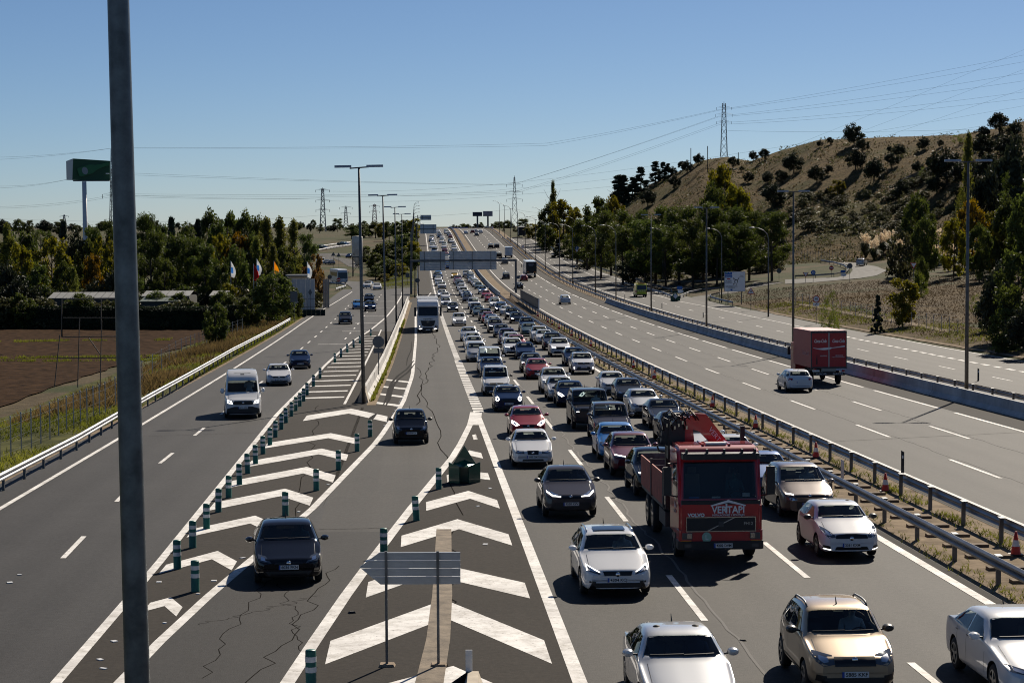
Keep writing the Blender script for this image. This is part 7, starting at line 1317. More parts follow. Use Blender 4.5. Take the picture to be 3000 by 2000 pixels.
# field, verges
field = patch_ground('ploughed_field', pl([(-130, 100), (-130, 310)]), pl([(-33, 105), (-33, 160), (-31, 230), (-27, 275), (-24, 305)]), 118, 312, SOIL, .10, 110, 130, wob=1.0, rough=.11)
patch_ground('green_verge', -30.5, -19.25, 20, 330, GREENG, .035, 10, 60, wob=.5); patch_ground('near_meadow', -75, -31, 50, 120, GREENG, .03, 16, 24, wob=1); patch_ground('sandy_edge', -19.9, -19.15, 20, 300, GRAVEL, .055, 2, 70)
patch_ground('dry_verge', 48.2, 150, 90, 330, DRYG, .035, 26, 40); patch_ground('sandy_edge', 48.0, 49.6, 90, 300, GRAVEL, .06, 2, 60, wob=.35)
def grass(name, n, samp, hgt, m, seed, label, dens=None):
    rg = random.Random(seed); b = MB(); k = 0
    while k < n:
        t, Y = samp(rg); k += 1
        if dens and noise.noise(Vector((t * dens, Y * dens, seed))) < rg.uniform(-.3, .3): continue
        X = RX(Y) + t; z = gdrop(X, Y) + .02 if not -19 < t < 48 else zt(X, Y); s = hgt * rg.uniform(.5, 1.3); p = Vector((X, Y, z))
        for m_ in range(3): a = rg.uniform(0, 6.28); d = Vector((math.cos(a), math.sin(a), 0)) * s * .09; b.add([p - d, p + d, p + Vector((rg.uniform(-.7, .7) * s, rg.uniform(-.7, .7) * s, s * rg.uniform(.6, 1)))], [(0, 1, 2)])
    tag(b.build(name, m), label, 'grass', kind='stuff')
GGRASS = mat('green grass blades', (.060, .088, .014), .8, spec=.1, var=(.2, .45), transl=.4, col2=(.15, .15, .032)); DGRASS = mat('brown dry stalks', (.042, .029, .016), .9, spec=.03, var=(.05, .4), transl=.2, col2=(.074, .052, .028))
grass('verge_grass', 26000, lambda r: (-19.9 - 10 * r.random() ** 1.4, 45 + 270 * r.random() ** 1.5), .32, GGRASS, 5, 'green grass on the verge behind the left guard rail', .12)
grass('meadow_grass', 14000, lambda r: (-30 - 30 * r.random(), 70 + 55 * r.random()), .3, GGRASS, 6, 'green grass in the near meadow at the left edge', .1)
grass('dry_stalks', 9000, lambda r: (-21.5 - 7 * r.random(), 120 + 170 * r.random()), .75, STRAW, 7, 'tall dry stalks beside the fence of the ploughed field', .1)
grass('dry_meadow_grass', 60000, lambda r: (50 + 75 * r.random(), 110 + 250 * r.random()), .30, DGRASS, 8, 'brown dry meadow grass below the roundabout')
grass('roadside_grass', 14000, lambda r: (49 + 8 * r.random(), 95 + 220 * r.random()), .3, GGRASS, 9, 'low green grass along the outer edge of the side road', .12)
grass('median_weeds', 11000, lambda r: (14.3 + r.gauss(0, .22), 30 + 240 * r.random() ** 1.5), .15, GGRASS, 10, 'weeds growing along the far median rail', .35)
grass('median_weeds', 6000, lambda r: (11.75 + r.gauss(0, .2), 30 + 200 * r.random() ** 1.5), .13, GGRASS, 12, 'weeds growing along the queue side of the median', .35)
grass('barrier_weeds', 2400, lambda r: (barr_t(Y_(r)) + .45 + r.gauss(0, .08), Y_.last), .22, GGRASS, 13, 'weeds along the foot of the white concrete barrier') if False else None
grass('bank_grass', 16000, lambda r: (-12.5 + 8.5 * r.random(), 425 + 150 * r.random()), .22, GGRASS, 14, 'green grass on the bank between the queue and the far junction', .1)
rg = random.Random(77); b = MB()
for k in range(1500):
    Y = 121 + 150 * rg.random(); p = P(barr_t(Y) + .42 + rg.gauss(0, .06), Y); s = rg.uniform(.12, .3)
    for m_ in range(3): a = rg.uniform(0, 6.28); d = Vector((math.cos(a), math.sin(a), 0)) * s * .2; b.add([p - d, p + d, p + Vector((rg.uniform(-.3, .3) * s, rg.uniform(-.3, .3) * s, s))], [(0, 1, 2)])
tag(b.build('barrier_weeds', GGRASS), 'weeds along the foot of the white concrete barrier', 'grass', kind='stuff')
strip('barrier_footing', lambda Y: barr_t(Y) + .2, lambda Y: barr_t(Y) + .75, 118, 345, GRAVEL, .012, road_queue, nt=2)
def gh(px_, py_):
    r_ = ray(px_, py_); c_ = [h[0] for h in (GB.ray_cast(Vector((0, 0, 0)), r_), HB.ray_cast(Vector((0, 0, 0)), r_)) if h[0]]
    return min(c_, key=lambda q: q.length) if c_ else G(px_, py_)
_gd = gdrop
def gdrop(X, Y):
    h = hilldrop(X, Y) if X > 20 and Y > 280 else None; z = _gd(X, Y); return max(z, h.z) if h else z
# ------------------------------------------------------------------ side roads of the two junctions
def road_px(name, tile, pairs, m, h=.07, sub=5):
    rows = []
    for (a, c), (a2, c2) in zip(pairs, pairs[1:]):
        for k in range(sub): s = k / sub; rows.append(((a[0] + (a2[0] - a[0]) * s, a[1] + (a2[1] - a[1]) * s), (c[0] + (c2[0] - c[0]) * s, c[1] + (c2[1] - c[1]) * s)))
    rows.append(pairs[-1]); vs = []; n = 5
    for a, c in rows:
        A_, C_ = gh(*px(tile, *a)), gh(*px(tile, *c))
        for k in range(n): q = A_.lerp(C_, k / (n - 1)); vs.append((q.x, q.y, gdrop(q.x, q.y) + h))
    return tag(MB().add(vs, [(i * n + k, i * n + k + 1, i * n + n + k + 1, i * n + n + k) for i in range(len(rows) - 1) for k in range(n - 1)]).build(name, m), kind='structure')
road_px('junction_road', 'L7', [((1075, 1035), (1925, 1020)), ((1060, 965), (1880, 955)), ((985, 908), (1700, 900)), ((860, 893), (1450, 868)), ((690, 868), (1050, 850)), ((560, 868), (690, 800))], ASPH_L, .10)
road_px('junction_road', 'L7', [((440, 272), (440, 322)), ((700, 235), (700, 290)), ((1060, 186), (1060, 232))], ASPH_R); road_px('junction_road', 'L7', [((470, 372), (470, 520)), ((620, 366), (690, 560)), ((800, 364), (780, 400)), ((1060, 366), (1060, 420))], ASPH_R); road_px('junction_road', 'L7', [((720, 420), (700, 440)), ((860, 440), (860, 500)), ((1060, 470), (1000, 590)), ((1250, 560), (1150, 620))], ASPH_R)
road_px('roundabout_road', 'R5', [((0, 402), (0, 445)), ((300, 388), (300, 428)), ((520, 378), (560, 404)), ((640, 345), (740, 388)), ((665, 305), (900, 362)), ((640, 268), (1000, 312)), ((560, 240), (900, 272)), ((380, 222), (690, 236))], ASPH_R); road_px('slip_road', 'R4', [((1130, 738), (1480, 790)), ((1165, 712), (1432, 728)), ((1300, 668), (1470, 668)), ((1480, 640), (1560, 645)), ((1700, 606), (1790, 618)), ((1900, 580), (1990, 560)), ((2000, 500), (2352, 500))], ASPH_R); road_px('slip_road', 'R4', [((430, 525), (505, 560)), ((560, 520), (640, 545)), ((800, 520), (820, 552)), ((1300, 560), (1300, 590))], ASPH_R); road_px('farm_track', 'R5', [((0, 615), (0, 632)), ((350, 668), (350, 690)), ((700, 730), (700, 760)), ((1200, 815), (1200, 845)), ((1600, 900), (1600, 930))], GRAVEL, .09)
def rail_px(label, tile, pts, m=RAILM, step=5.):
    ps = [gh(*px(tile, *q)) for q in pts]; path = []
    for a, c in zip(ps, ps[1:]):
        k = max(1, int((c - a).length / step)); path += [a.lerp(c, i / k) for i in range(k)]
    path.append(ps[-1]); path = [Vector((q.x, q.y, gdrop(q.x, q.y))) for q in path]; p0 = path[0]; o = thing('guard_rail', label, 'guard rail', p0); MB().sweep([q - p0 for q in path], [(-.04, .45), (.04, .52), (-.04, .60), (.04, .68), (-.04, .76), (-.08, .76), (-.08, .45)]).build('beam', m, o)
    for q in path: link('post', POSTP, o).location = q - p0
rail_px('curved guard rail round the roundabout island', 'R5', [(350, 235), (480, 255), (580, 285), (625, 318), (600, 345), (480, 372), (300, 385), (100, 392)]); rail_px('curved pale guard rail beside the slip road', 'R4', [(1150, 690), (1250, 645), (1400, 615), (1600, 600)]); rail_px('guard rail at the corner where the slip road starts', 'R4', [(1600, 655), (1490, 680), (1500, 705), (1600, 735), (1750, 770)]); rail_px('guard rail between the side road and the slip road', 'R4', [(500, 530), (650, 570), (800, 610), (950, 650), (1060, 700)]); rail_px('long guard rail at the foot of the pines', 'R4', [(430, 440), (600, 480), (900, 510), (1300, 525), (1650, 500)]); rail_px('pale guard rail of the upper far slip road', 'L7', [(440, 275), (700, 236), (1050, 190)]); rail_px('lower guard rail of the far slip road', 'L7', [(490, 330), (700, 290), (900, 258), (1050, 240)]); rail_px('short guard rail beside the yard gate', 'L7', [(690, 905), (800, 925), (950, 945)]); rail_px('short bent guard rail end at the yard gate', 'L7', [(790, 1020), (960, 965)])
for k, x, y, c_, yw, lb in (('suv', 650, 298, 'darkgrey', 75, 'dark car on the upper far slip road'), ('hatch', 985, 235, 'black', 80, 'dark car highest on the far slip road'), ('hatch', 1030, 225, 'white', 80, 'white car highest on the far slip road'), ('van', 570, 555, 'white', 20, 'white van waiting at the far junction'), ('hatch', 660, 560, 'grey', 15, 'grey car waiting at the far junction'), ('hatch', 735, 565, 'darkgrey', 10, 'dark car waiting at the far junction'), ('hatch', 985, 450, 'darkblue', -20, 'dark blue car near the silo legs'), ('suv', 1170, 600, 'darkgrey', 0, 'dark car behind the silo legs')):
    q = gh(*px('L7', x, y)); car(k, c_, q.x, q.y, yaw=R(yw), label=lb, group='cars in the far junction', dz=gdrop(q.x, q.y) - zt(q.x, q.y) + .1)
q = gh(*px('R5', 735, 272)); car('suv', 'white', q.x, q.y, away=True, yaw=R(-24), label='white off-roader leaving the roundabout', dz=gdrop(q.x, q.y) - zt(q.x, q.y) + .1)
# ------------------------------------------------------------------ billboard, pylons, cables
Y = 420.; bb = lambda x, y: at(*px('K1', x, y), Y); c0 = bb(582, 310); zb = gdrop(c0.x, Y); o = thing('billboard', 'green billboard on a tall white column above the wood on the left', 'billboard', (c0.x, Y, zb)); f = lambda x, y: bb(x, y) - Vector((c0.x, Y, zb))
tp, bt = f(580, 310), f(592, 850); MB().tube([(bt.x, 0, 0), (bt.x, 0, bt.z), (tp.x, 0, tp.z)], [.55, .52, .45], 14).build('column', mat('white column', (.60, .60, .61), .5), o, True)
a, b1, c1, d1 = f(505, 152), f(757, 168), f(757, 305), f(500, 300); GRNB = mat('billboard green', (.006, .075, .030), .5)
fY = lambda x, y, D: at(*px('K1', x, y), D) - Vector((c0.x, Y, zb)); e1, e2 = fY(455, 170, Y + 5), fY(458, 300, Y + 5); b1, c1 = fY(757, 168, Y + 3), fY(757, 305, Y + 3)
def slab3(pts, n_, m, nm):
    vs = [Vector(p) for p in pts]; MB().add(vs + [v + Vector(n_) for v in vs], [(0, 1, 2, 3), (7, 6, 5, 4), (0, 4, 5, 1), (1, 5, 6, 2), (2, 6, 7, 3), (3, 7, 4, 0)]).build(nm, m, o)
slab3([a, b1, c1, d1], (0, .25, 0), GRNB, 'green_face'); slab3([e1, a + Vector((-.12, .2, 0)), d1 + Vector((-.12, .2, 0)), e2], (.2, .25, 0), mat('billboard white', (.55, .57, .58), .5), 'white_face'); slab3([e1 + Vector((.3, .3, 0)), b1 + Vector((-.1, .4, 0)), c1 + Vector((-.1, .4, 0)), e2 + Vector((.3, .3, 0))], (0, .2, 0), SGREY, 'rear_face')
bot = MB(); L0 = f(540, 250); dv = (f(735, 185) - L0); dv.y = 2.3; nrm = Vector((-dv.z, 0, dv.x)).normalized(); prof = [(0, .75), (.05, .95), (.42, .98), (.58, .55), (.78, .36), (.97, .34), (1, .38)]
bot.add([L0 + dv * s_ + nrm * w_ + Vector((0, -.12, 0)) for s_, w_ in prof] + [L0 + dv * s_ - nrm * w_ + Vector((0, -.12, 0)) for s_, w_ in prof], [(i, i + 1, 8 + i, 7 + i) for i in range(6)]); bot.build('bottle_picture', mat('bottle print', (.02, .14, .035), .4), o)
lb_ = MB(); cL = L0 + dv * .22 + Vector((0, -.2, 0)); lb_.add([cL + dv.normalized() * .62 * math.cos(t) + nrm * .8 * math.sin(t) for t in [k * math.pi / 8 for k in range(16)]], [tuple(range(16))]); lb_.build('label_picture', mat('label print', (.25, .29, .30), .5), o)
for k in range(5): q = f(716 + 5 * k, 254); MB().box(q + Vector((0, 2.2, 0)), (.13, .02, .22)).build('slogan_mark', SWHITE, o)
tn = f(480, 300); MB().box((f(625, 303).x, 1.0, tn.z - .15), (7.6, 1.6, .2)).build('catwalk', SGREY, o)
def pylon(label, x, ytop, ybase, Y, wide, arms, bar, zb=None, m=DSTEEL, top_w=.12):
    """lattice mast whose tip shows at x, ytop"""
    T_ = at(x, ytop, Y); zb = gdrop(T_.x, Y) if zb is None else zb; H = T_.z - zb; o = thing('pylon', label, 'pylon', (T_.x, Y, zb)); hw_ = lambda h: wide / 2 * (1 - h / H) ** 1.15 * (1 - top_w) + wide / 2 * top_w
    b = MB(); n = 9; lv = [H * .97 * (1 - (1 - k / n) ** 1.35) for k in range(n + 1)]
    for sx in (-1, 1):
        for sy in (-1, 1): b.tube([(sx * hw_(h), sy * hw_(h), h) for h in lv], bar, 4)
    b.tube([(0, 0, H * .9), (0, 0, H)], bar, 4); b.build('mast_legs', m, o); b = MB()
    for i in range(n):
        for s_ in (-1, 1):
            a, c = hw_(lv[i]), hw_(lv[i + 1])
            for q in (-1, 1): b.tube([(q * a, s_ * a, lv[i]), (-q * c, s_ * c, lv[i + 1])], bar * .6, 3, cap=False); b.tube([(s_ * a, q * a, lv[i]), (s_ * c, -q * c, lv[i + 1])], bar * .6, 3, cap=False)
    b.build('bracing', m, o)
    for h, L_ in arms:
        for sx in (-1, 1): MB().tube([(0, 0, H * h + L_ * .18), (sx * L_, 0, H * h), (0, 0, H * h - .1)], bar * .8, 4).build('cross_arm', m, o); MB().tube([(sx * L_, 0, H * h), (sx * L_, 0, H * h - L_ * .35)], bar * .8, 4).build('insulator', m, o)
    return o
HAZEM = mat('haze-paled steel', (.22, .23, .25), .7)  # far pylons: air haze put into the steel colour as a paler grey
pylon('lattice pylon on top of the hill', 2121, 298, 460, 700, 2.4, [(.90, 2.6), (.78, 2.9), (.65, 2.6)], .07, zb=(hilldrop(at(2121, 460, 700).x, 700) or Vector((0, 0, 20))).z - .3, top_w=.45); pylon('large lattice pylon beyond the crest, right of the queue', 1507, 515, 650, 1180, 4.6, [(.85, 4.6), (.72, 4.9), (.59, 4.6)], .14, m=HAZEM); pylon('lattice pylon left of the lamp posts on the horizon', 945, 550, 665, 1450, 4.4, [(.95, 5), (.72, 5), (.5, 5)], .2, m=HAZEM, top_w=.35)
pylon('faint far pylon between the first two lamp posts', 1013, 604, 660, 2500, 6, [(.95, 8), (.7, 6)], .28, m=HAZEM, top_w=.3); pylon('reddish far pylon right of the tallest lamp post', 1097, 597, 660, 2100, 6, [(.92, 5), (.7, 5)], .26, m=mat('red white steel', (.35, .25, .25), .7), top_w=.4); pylon('dark lattice pylon half hidden by the near pole', 333, 425, 720, 560, 3.6, [(.86, 3.2), (.62, 3.4), (.40, 3.4)], .09, top_w=.35); pylon('tiny pylon on the skyline at the left', 188, 628, 668, 1900, 6, [(.9, 4)], .22, m=HAZEM)
CABLE = mat('cable', (.03, .032, .035), .9, spec=0); NW = [0]
def cable(pts, sag, r=.035):
    ps = []
    for (x, y, Y), (x2, y2, Y2) in zip(pts, pts[1:]):
        A_, C_ = at(x, y, Y), at(x2, y2, Y2)
        for k in range(12 if (x2, y2, Y2) != pts[-1] else 13): s = k / 12; q = A_.lerp(C_, s); q.z -= sag * 4 * s * (1 - s); ps.append(q)
    NW[0] += 1; tag(MB().tube(ps, [r * .6 * max(.6, q.y / 600) for q in ps], 4).build('power_cable', CABLE), 'thin power cable across the sky, %s counting from the top left' % ordn(NW[0]), 'cable', 'power cables')
for d in (0, 7): cable([(-40, 462 + d, 480), (331, 434, 560), (1600, 420 + d, 900), (2105, 322 + d * .3, 700), (3060, 150 + d * 3, 420)], .5)
for d in (0, 6): cable([(-40, 545 + d, 480), (205, 524, 540), (331, 505 + d, 560), (1500, 541, 1180), (2105, 341 + d * .4, 700), (3060, 205 + d * 4, 420)], .7)
for d in (0, 5): cable([(-40, 606 + d, 480), (331, 571 + d, 560), (945, 580, 1450)], .8); cable([(331, 568 + d, 560), (1507, 562 + d, 1180), (2110, 360 + d, 700), (3060, 262 + d * 4, 420)], .9)
for d in range(3): cable([(945, 560 + 14 * d, 1450), (1507, 535 + 18 * d, 1180), (3060, 300 + 40 * d, 560)], 2, .03); cable([(1520, 640 + 6 * d, 1300), (2100, 510 + 20 * d, 900), (3060, 120 + 60 * d, 380)], 1, .03)
cable([(2132, 383, 700), (3060, 372, 520)], .8); cable([(-40, 640, 900), (945, 630, 1450), (1507, 612, 1180), (1750, 600, 900)], 3, .03)
for i, (x, y0, y1) in enumerate(((1425, 503, 540), (1515, 495, 540))):
    Yb = 1150.; a = at(*px('K2', x, y1), Yb); c = at(*px('K2', x + 82, y0), Yb); o = thing('billboard', ('dark far billboard on a pole beyond the crest', 'pale patterned far billboard beside the dark one')[i], 'billboard', (0, Yb, 0)); MB().box(((a.x + c.x) / 2, 0, (a.z + c.z) / 2), (c.x - a.x, .6, c.z - a.z)).build('panel', mat('far dark panel', (.02, .03, .06), .6) if i == 0 else mat('far pale panel', (.28, .27, .32), .6, var=(.3, .7)), o); zg = gdrop((a.x + c.x) / 2, Yb); MB().tube([((a.x + c.x) / 2, 0, zg), ((a.x + c.x) / 2, 0, a.z)], .5, 8).build('column', DSTEEL, o)
for i, (x, yt_) in enumerate(((2024, 434), (2073, 428), (2163, 447))):
    p = hh(x, 505) or hh(x, 520); q = hh(x, 470 + (0, -5, 5)[i]) or p; T_ = at(x, yt_, q.y); tag(MB().tube([q, Vector((q.x, q.y, T_.z))], .14, 6).build('wooden_pole', BARK), 'bare wooden pole on the hill top, %s from the motorway side' % ordn(i + 1), 'pole')
# ------------------------------------------------------------------ yard, sheds, silo, flags, fences on the left
def shed(label, tile, x0, x1, yr_, ye, Y, m, rows=14):
    A_, C_ = at(*px(tile, x0, ye), Y), at(*px(tile, x1, ye), Y); zr = at(*px(tile, x0, yr_), Y + 4).z; zg = gdrop((A_.x + C_.x) / 2, Y); o = thing('shed', label, 'shed', (A_.x, Y, zg)); L_ = C_.x - A_.x; he = A_.z - zg; hr = max(he + .5, zr - zg); n = max(4, int(L_ / 1.1))
    MB().box((L_ / 2, 4, he / 2), (L_ - .4, 7.6, he)).build('wall', mat('dark shed wall', (.06, .06, .055), .8), o)
    for k in range(n):
        for s_ in (0, 1): MB().add([(L_ * k / n, -.2 if s_ == 0 else 8.2, he), (L_ * (k + 1) / n - .06, -.2 if s_ == 0 else 8.2, he), (L_ * (k + 1) / n - .06, 4, hr), (L_ * k / n, 4, hr), (L_ * k / n, -.2 if s_ == 0 else 8.2, he - .08), (L_ * (k + 1) / n - .06, -.2 if s_ == 0 else 8.2, he - .08)], [(0, 1, 2, 3), (4, 5, 1, 0)]).build('roof_panel', m, o)
PALE = mat('pale roof sheet', (.22, .22, .205), .6, var=(1, .2)); shed('long pale roofed shed behind the hedge at the left', 'K1', 330, 800, 1072, 1112, 300, PALE); shed('pale roofed shed behind the hedge, right of the near pole', 'K1', 975, 1310, 1062, 1098, 302, PALE); shed('low shed with a dull green roof just behind the hedge', 'K1', 960, 1250, 1108, 1135, 292, mat('green roof sheet', (.05, .075, .06), .6)); shed('small pale roofed shed among the yellow bushes', 'K1', 1440, 1625, 1062, 1095, 304, PALE)
Y = 306.; A_ = at(*px('L8', 1500, 1180), Y); C_ = at(*px('L8', 1892, 980), Y); zg = gdrop(A_.x, Y); o = thing('panel_wall', 'white panel wall of the yard gatehouse', 'wall', (A_.x, Y, zg)); n = 5
for k in range(n): MB().box(((C_.x - A_.x) * (k + .5) / n, 0, (C_.z - zg) / 2 + .3), ((C_.x - A_.x) / n - .03, .12, C_.z - zg - .6)).build('panel', mat('white panel', (.46, .47, .48), .5), o)
for z in (1.2, 2.4): MB().box(((C_.x - A_.x) / 2, -.09, z), (C_.x - A_.x, .05, .05)).build('rail', SGREY, o)
A2 = at(*px('L8', 1430, 935), Y + 6); o = thing('gatehouse', 'low flat roofed gatehouse behind the white panel wall', 'building', (A2.x, Y + 6, zg)); MB().box((1.5, 1.5, (A2.z - zg) / 2), (3.0, 3, A2.z - zg)).build('wall', mat('cream wall', (.34, .31, .26), .7), o); MB().box((1.5, 1.2, A2.z - zg + .1), (3.6, 4, .25)).build('roof', SGREY, o)
for x in (.7, 2.2): MB().box((x, -.02, (A2.z - zg) * .62), (1.1, .06, .9)).build('window', GLASS, o)
Y = 322.; A_ = at(*px('L8', 2035, 1190), Y); C_ = at(*px('L8', 2140, 975), Y); zg = gdrop(A_.x, Y); o = thing('metal_gate', 'grey metal sheet gate standing open beside the no entry sign', 'gate', (A_.x, Y, zg))
for k in range(4): MB().box(((C_.x - A_.x) * (k + .5) / 4, 0, (C_.z - zg) / 2), ((C_.x - A_.x) / 4 - .02, .06, C_.z - zg - .2)).build('sheet', mat('gate grey', (.16, .17, .18), .5), o)
Y = 290.; A_ = at(*px('L8', 1590, 1480), Y); C_ = at(*px('L8', 2070, 1390), Y); zg = gdrop(A_.x, Y); o = thing('netting_fence', 'low dark green netting fence in front of the yard', 'fence', (A_.x, Y, zg)); n = 6
for k in range(n): MB().box(((C_.x - A_.x) * (k + .5) / n, 0, .6), ((C_.x - A_.x) / n - .01, .05, 1.2)).build('panel', mat('green net', (.006, .022, .014), .8), o)
for i, (x, yt_, kind) in enumerate(((445, 690, 'wb'), (838, 740, 'red'), (890, 650, 'wb'), (1190, 690, 'orange'), (1760, 700, 'wb'))):
    Y = 300. + i; T_ = at(*px('L8', x, yt_ - 20), Y); zg = gdrop(T_.x, Y); o = thing('flagpole', '%s flag hanging limp on a pole by the yard, %s from the left' % ({'wb': 'white and blue', 'red': 'red', 'orange': 'orange'}[kind], ordn(i + 1)), 'flag', (T_.x, Y, zg)); Hh_ = T_.z - zg; MB().tube([(0, 0, 0), (0, 0, Hh_)], .05, 6).build('pole', ALLOY, o)
    vs = []; rg = random.Random(i); n = 8
    for k in range(n + 1):
        s = k / n; w_ = .15 + .55 * math.sin(s * 2.6); vs += [(.05, 0, Hh_ - .1 - 2.3 * s), (.05 + w_ * .5, .16 * math.sin(s * 9 + i), Hh_ - .15 - 2.35 * s), (.05 + w_, -.1 * math.sin(s * 7), Hh_ - .3 - 2.3 * s)]
    fs = [(3 * k + j, 3 * k + j + 1, 3 * k + j + 4, 3 * k + j + 3) for k in range(n) for j in (0, 1)]; ms = {'wb': [mat('flag white', (.40, .42, .44), .8, transl=.4), mat('flag blue', (.05, .13, .35), .8, transl=.4)], 'red': [mat('flag red', (.35, .02, .02), .8, transl=.4)] * 2, 'orange': [mat('flag orange', (.55, .20, .03), .8, transl=.4)] * 2}[kind]
    b = MB(); b.add(vs, fs); b.m = [(1 if (k % 2 == 0 and 4 < k < 12) else 0) for k in range(len(fs))]; b.build('cloth', ms, o, True)
# silo
Y = 545.; T_ = at(*px('L7', 1155, 90), Y); Bz = at(*px('L7', 1155, 425), Y).z; zg = gdrop(T_.x, Y); o = thing('silo', 'cylindrical silo on legs with the number 5 on it', 'silo', (T_.x, Y, zg)); r = 1.5; hb_, ht_ = Bz - zg, T_.z - zg
MB().lathe([(.3, hb_ - 2.2), (r, hb_), (r, ht_), (r * .9, ht_ + .25), (.1, ht_ + .4)], 20).build('tank', mat('silo shell', (.62, .58, .50), .6, var=(.5, .3)), o, True); MB().lathe([(r + .06, hb_ - .15), (r + .06, hb_ + .1)], 20).build('ring_beam', TGREY, o)
for sx in (-1, 1):
    for sy in (-1, 1): MB().tube([(sx * r * .85, sy * r * .85, 0), (sx * r * .85, sy * r * .85, hb_)], .10, 6).build('leg', TGREY, o)
    MB().tube([(sx * r * .85, -r * .85, 1), (-sx * r * .85, -r * .85, hb_ - .4)], .05, 4).build('brace', TGREY, o)
MB().box((r * .45, -r * .9, ht_ * .5 + 1.5), (.35, .1, ht_ - hb_)).build('ladder', TGREY, o); text('5', INK, o, (-.85, -1.36, hb_ + .75), .9, rot=Matrix.Rotation(R(-32), 4, 'Z') @ FRONT)
# scaffold frame in the near meadow
fr = lambda x, y: at(*px('K1', x, y), 112.); p0 = gh(160, 1137); o = thing('steel_frame', 'old tubular steel frame standing in the field left of the near pole', 'frame', p0); dY = 112. - p0.y
def bar(a, c, r_=.03): A_, C_ = fr(*a) - p0, fr(*c) - p0; MB().tube([A_, C_], r_, 6).build('bar', mat('rusty tube', (.10, .08, .065), .7), o)
for a, c in (((425, 1120), (425, 1380)), ((697, 1120), (697, 1290)), ((425, 1120), (830, 1118)), ((435, 1248), (830, 1248)), ((425, 1380), (830, 1376)), ((412, 1365), (375, 1725)), ((548, 1250), (535, 1725)), ((700, 1265), (690, 1725)), ((400, 1525), (830, 1522)), ((610, 1385), (690, 1500)), ((820, 1118), (815, 1725))): bar(a, c)
MB().add([fr(418, 1120) - p0, fr(426, 1120) - p0, fr(432, 1380) - p0, fr(420, 1380) - p0], [(0, 1, 2, 3), (3, 2, 1, 0)]).build('dark_board', BLACK, o)
def fence(label, pts, n, h=1.9, wires=(.3, .9, 1.5, 1.85), name='wire_fence'):
    ps = []
    for k in range(n + 1): s = k / n * (len(pts) - 1); i = min(len(pts) - 2, int(s)); q = pts[i].lerp(pts[i + 1], s - i); ps.append(Vector((q.x, q.y, gdrop(q.x, q.y))))
    p0 = ps[0]; o = thing(name, label, 'fence', p0)
    for q in ps: MB().tube([q - p0 + Vector((0, 0, -.1)), q - p0 + Vector((0, 0, h))], .035, 5).build('post', STEEL, o); MB().lathe([(.05, h), (.001, h + .07)], 6, 0, 'z', q - p0).build('post_cap', ALLOY, o)
    for w_ in wires: MB().tube([q - p0 + Vector((0, 0, w_)) for q in ps], .008, 3).build('wire', STEEL, o)
fence('thin wire fence between the ploughed field and the green verge', [gh(*px('K1', 1670, 1360)), gh(*px('K1', 1430, 1440)), gh(*px('K1', 1230, 1530)), gh(*px('C5', 500, 330)), gh(*px('C5', 300, 420)), gh(*px('C5', 0, 560))], 34)
fence('wire fence with bright post caps on the dry slope right of the side road', [gh(*px('R5', 40, 640)), gh(*px('R5', 640, 760)), gh(*px('R5', 1110, 850)), gh(*px('R5', 1700, 935))], 24, 1.7)
fence('tall wire fence along the foot of the hill behind the roundabout', [gh(*px('R5', 0, 205)), gh(*px('R5', 330, 210)), gh(*px('R5', 660, 222))], 24, 2.2)
# sandy track on the hill and grass lines in the ploughed field
tp_ = [hh(*px('K4', *q)) for q in ((1150, 850), (1190, 800), (1230, 750), (1290, 690), (1390, 640), (1500, 590), (1600, 540))]; tp_ = [q for q in tp_ if q]; vs = []
for q in tp_: vs += [q + Vector((-1.1, 0, .25)), q + Vector((1.1, 0, .25))]
tag(MB().add(vs, [(2 * k, 2 * k + 1, 2 * k + 3, 2 * k + 2) for k in range(len(tp_) - 1)]).build('dirt_track', GRAVEL), kind='structure')
rg = random.Random(55); b = MB()
for k in range(5200):
    x = rg.uniform(-10, 600); y = rg.choice((1003, 1052, 1062)) - x * .012 + rg.gauss(0, 1.2); p = gh(x, y); s_ = rg.uniform(.15, .4)
    if noise.noise(Vector((x * .02, y * .1, 3))) < -.1: continue
    for m_ in range(2): a = rg.uniform(0, 6.28); d = Vector((math.cos(a), math.sin(a), 0)) * s_ * .15; b.add([p - d, p + d, p + Vector((rg.uniform(-.3, .3) * s_, rg.uniform(-.3, .3) * s_, s_))], [(0, 1, 2)])
tag(b.build('field_grass', GGRASS), 'thin lines of yellow green grass across the ploughed field', 'grass', kind='stuff')
rg = random.Random(66); k = 0
while k < 95:
    q = px('K4', rg.uniform(250, 1500), rg.uniform(800, 1130)) if k < 65 else px('K4', rg.uniform(1300, 2352), rg.uniform(560, 1000)); p = hh(*q)
    k += 1
    if p is None: continue
    o = tree('bush', p, rg.uniform(1.3, 2.9), rg.uniform(1.3, 2.4), 'low scrub bush on the lower hillside, %s' % ordn(k), 'scrub bushes of the hillside')
for i, (x, y) in enumerate(((745, 840), (810, 1030), (1080, 940), (1800, 355), (1500, 640))):
    p = hh(*px('K4', x, y))
    if p: tree('broom' if i else 'yellow', p, (5.5, 2, 2.2, 4, 3)[i], 1.2, 'bright yellow green bush on the hillside, %s from the left' % ordn(i + 1), 'bright bushes of the hillside', 'shrub')
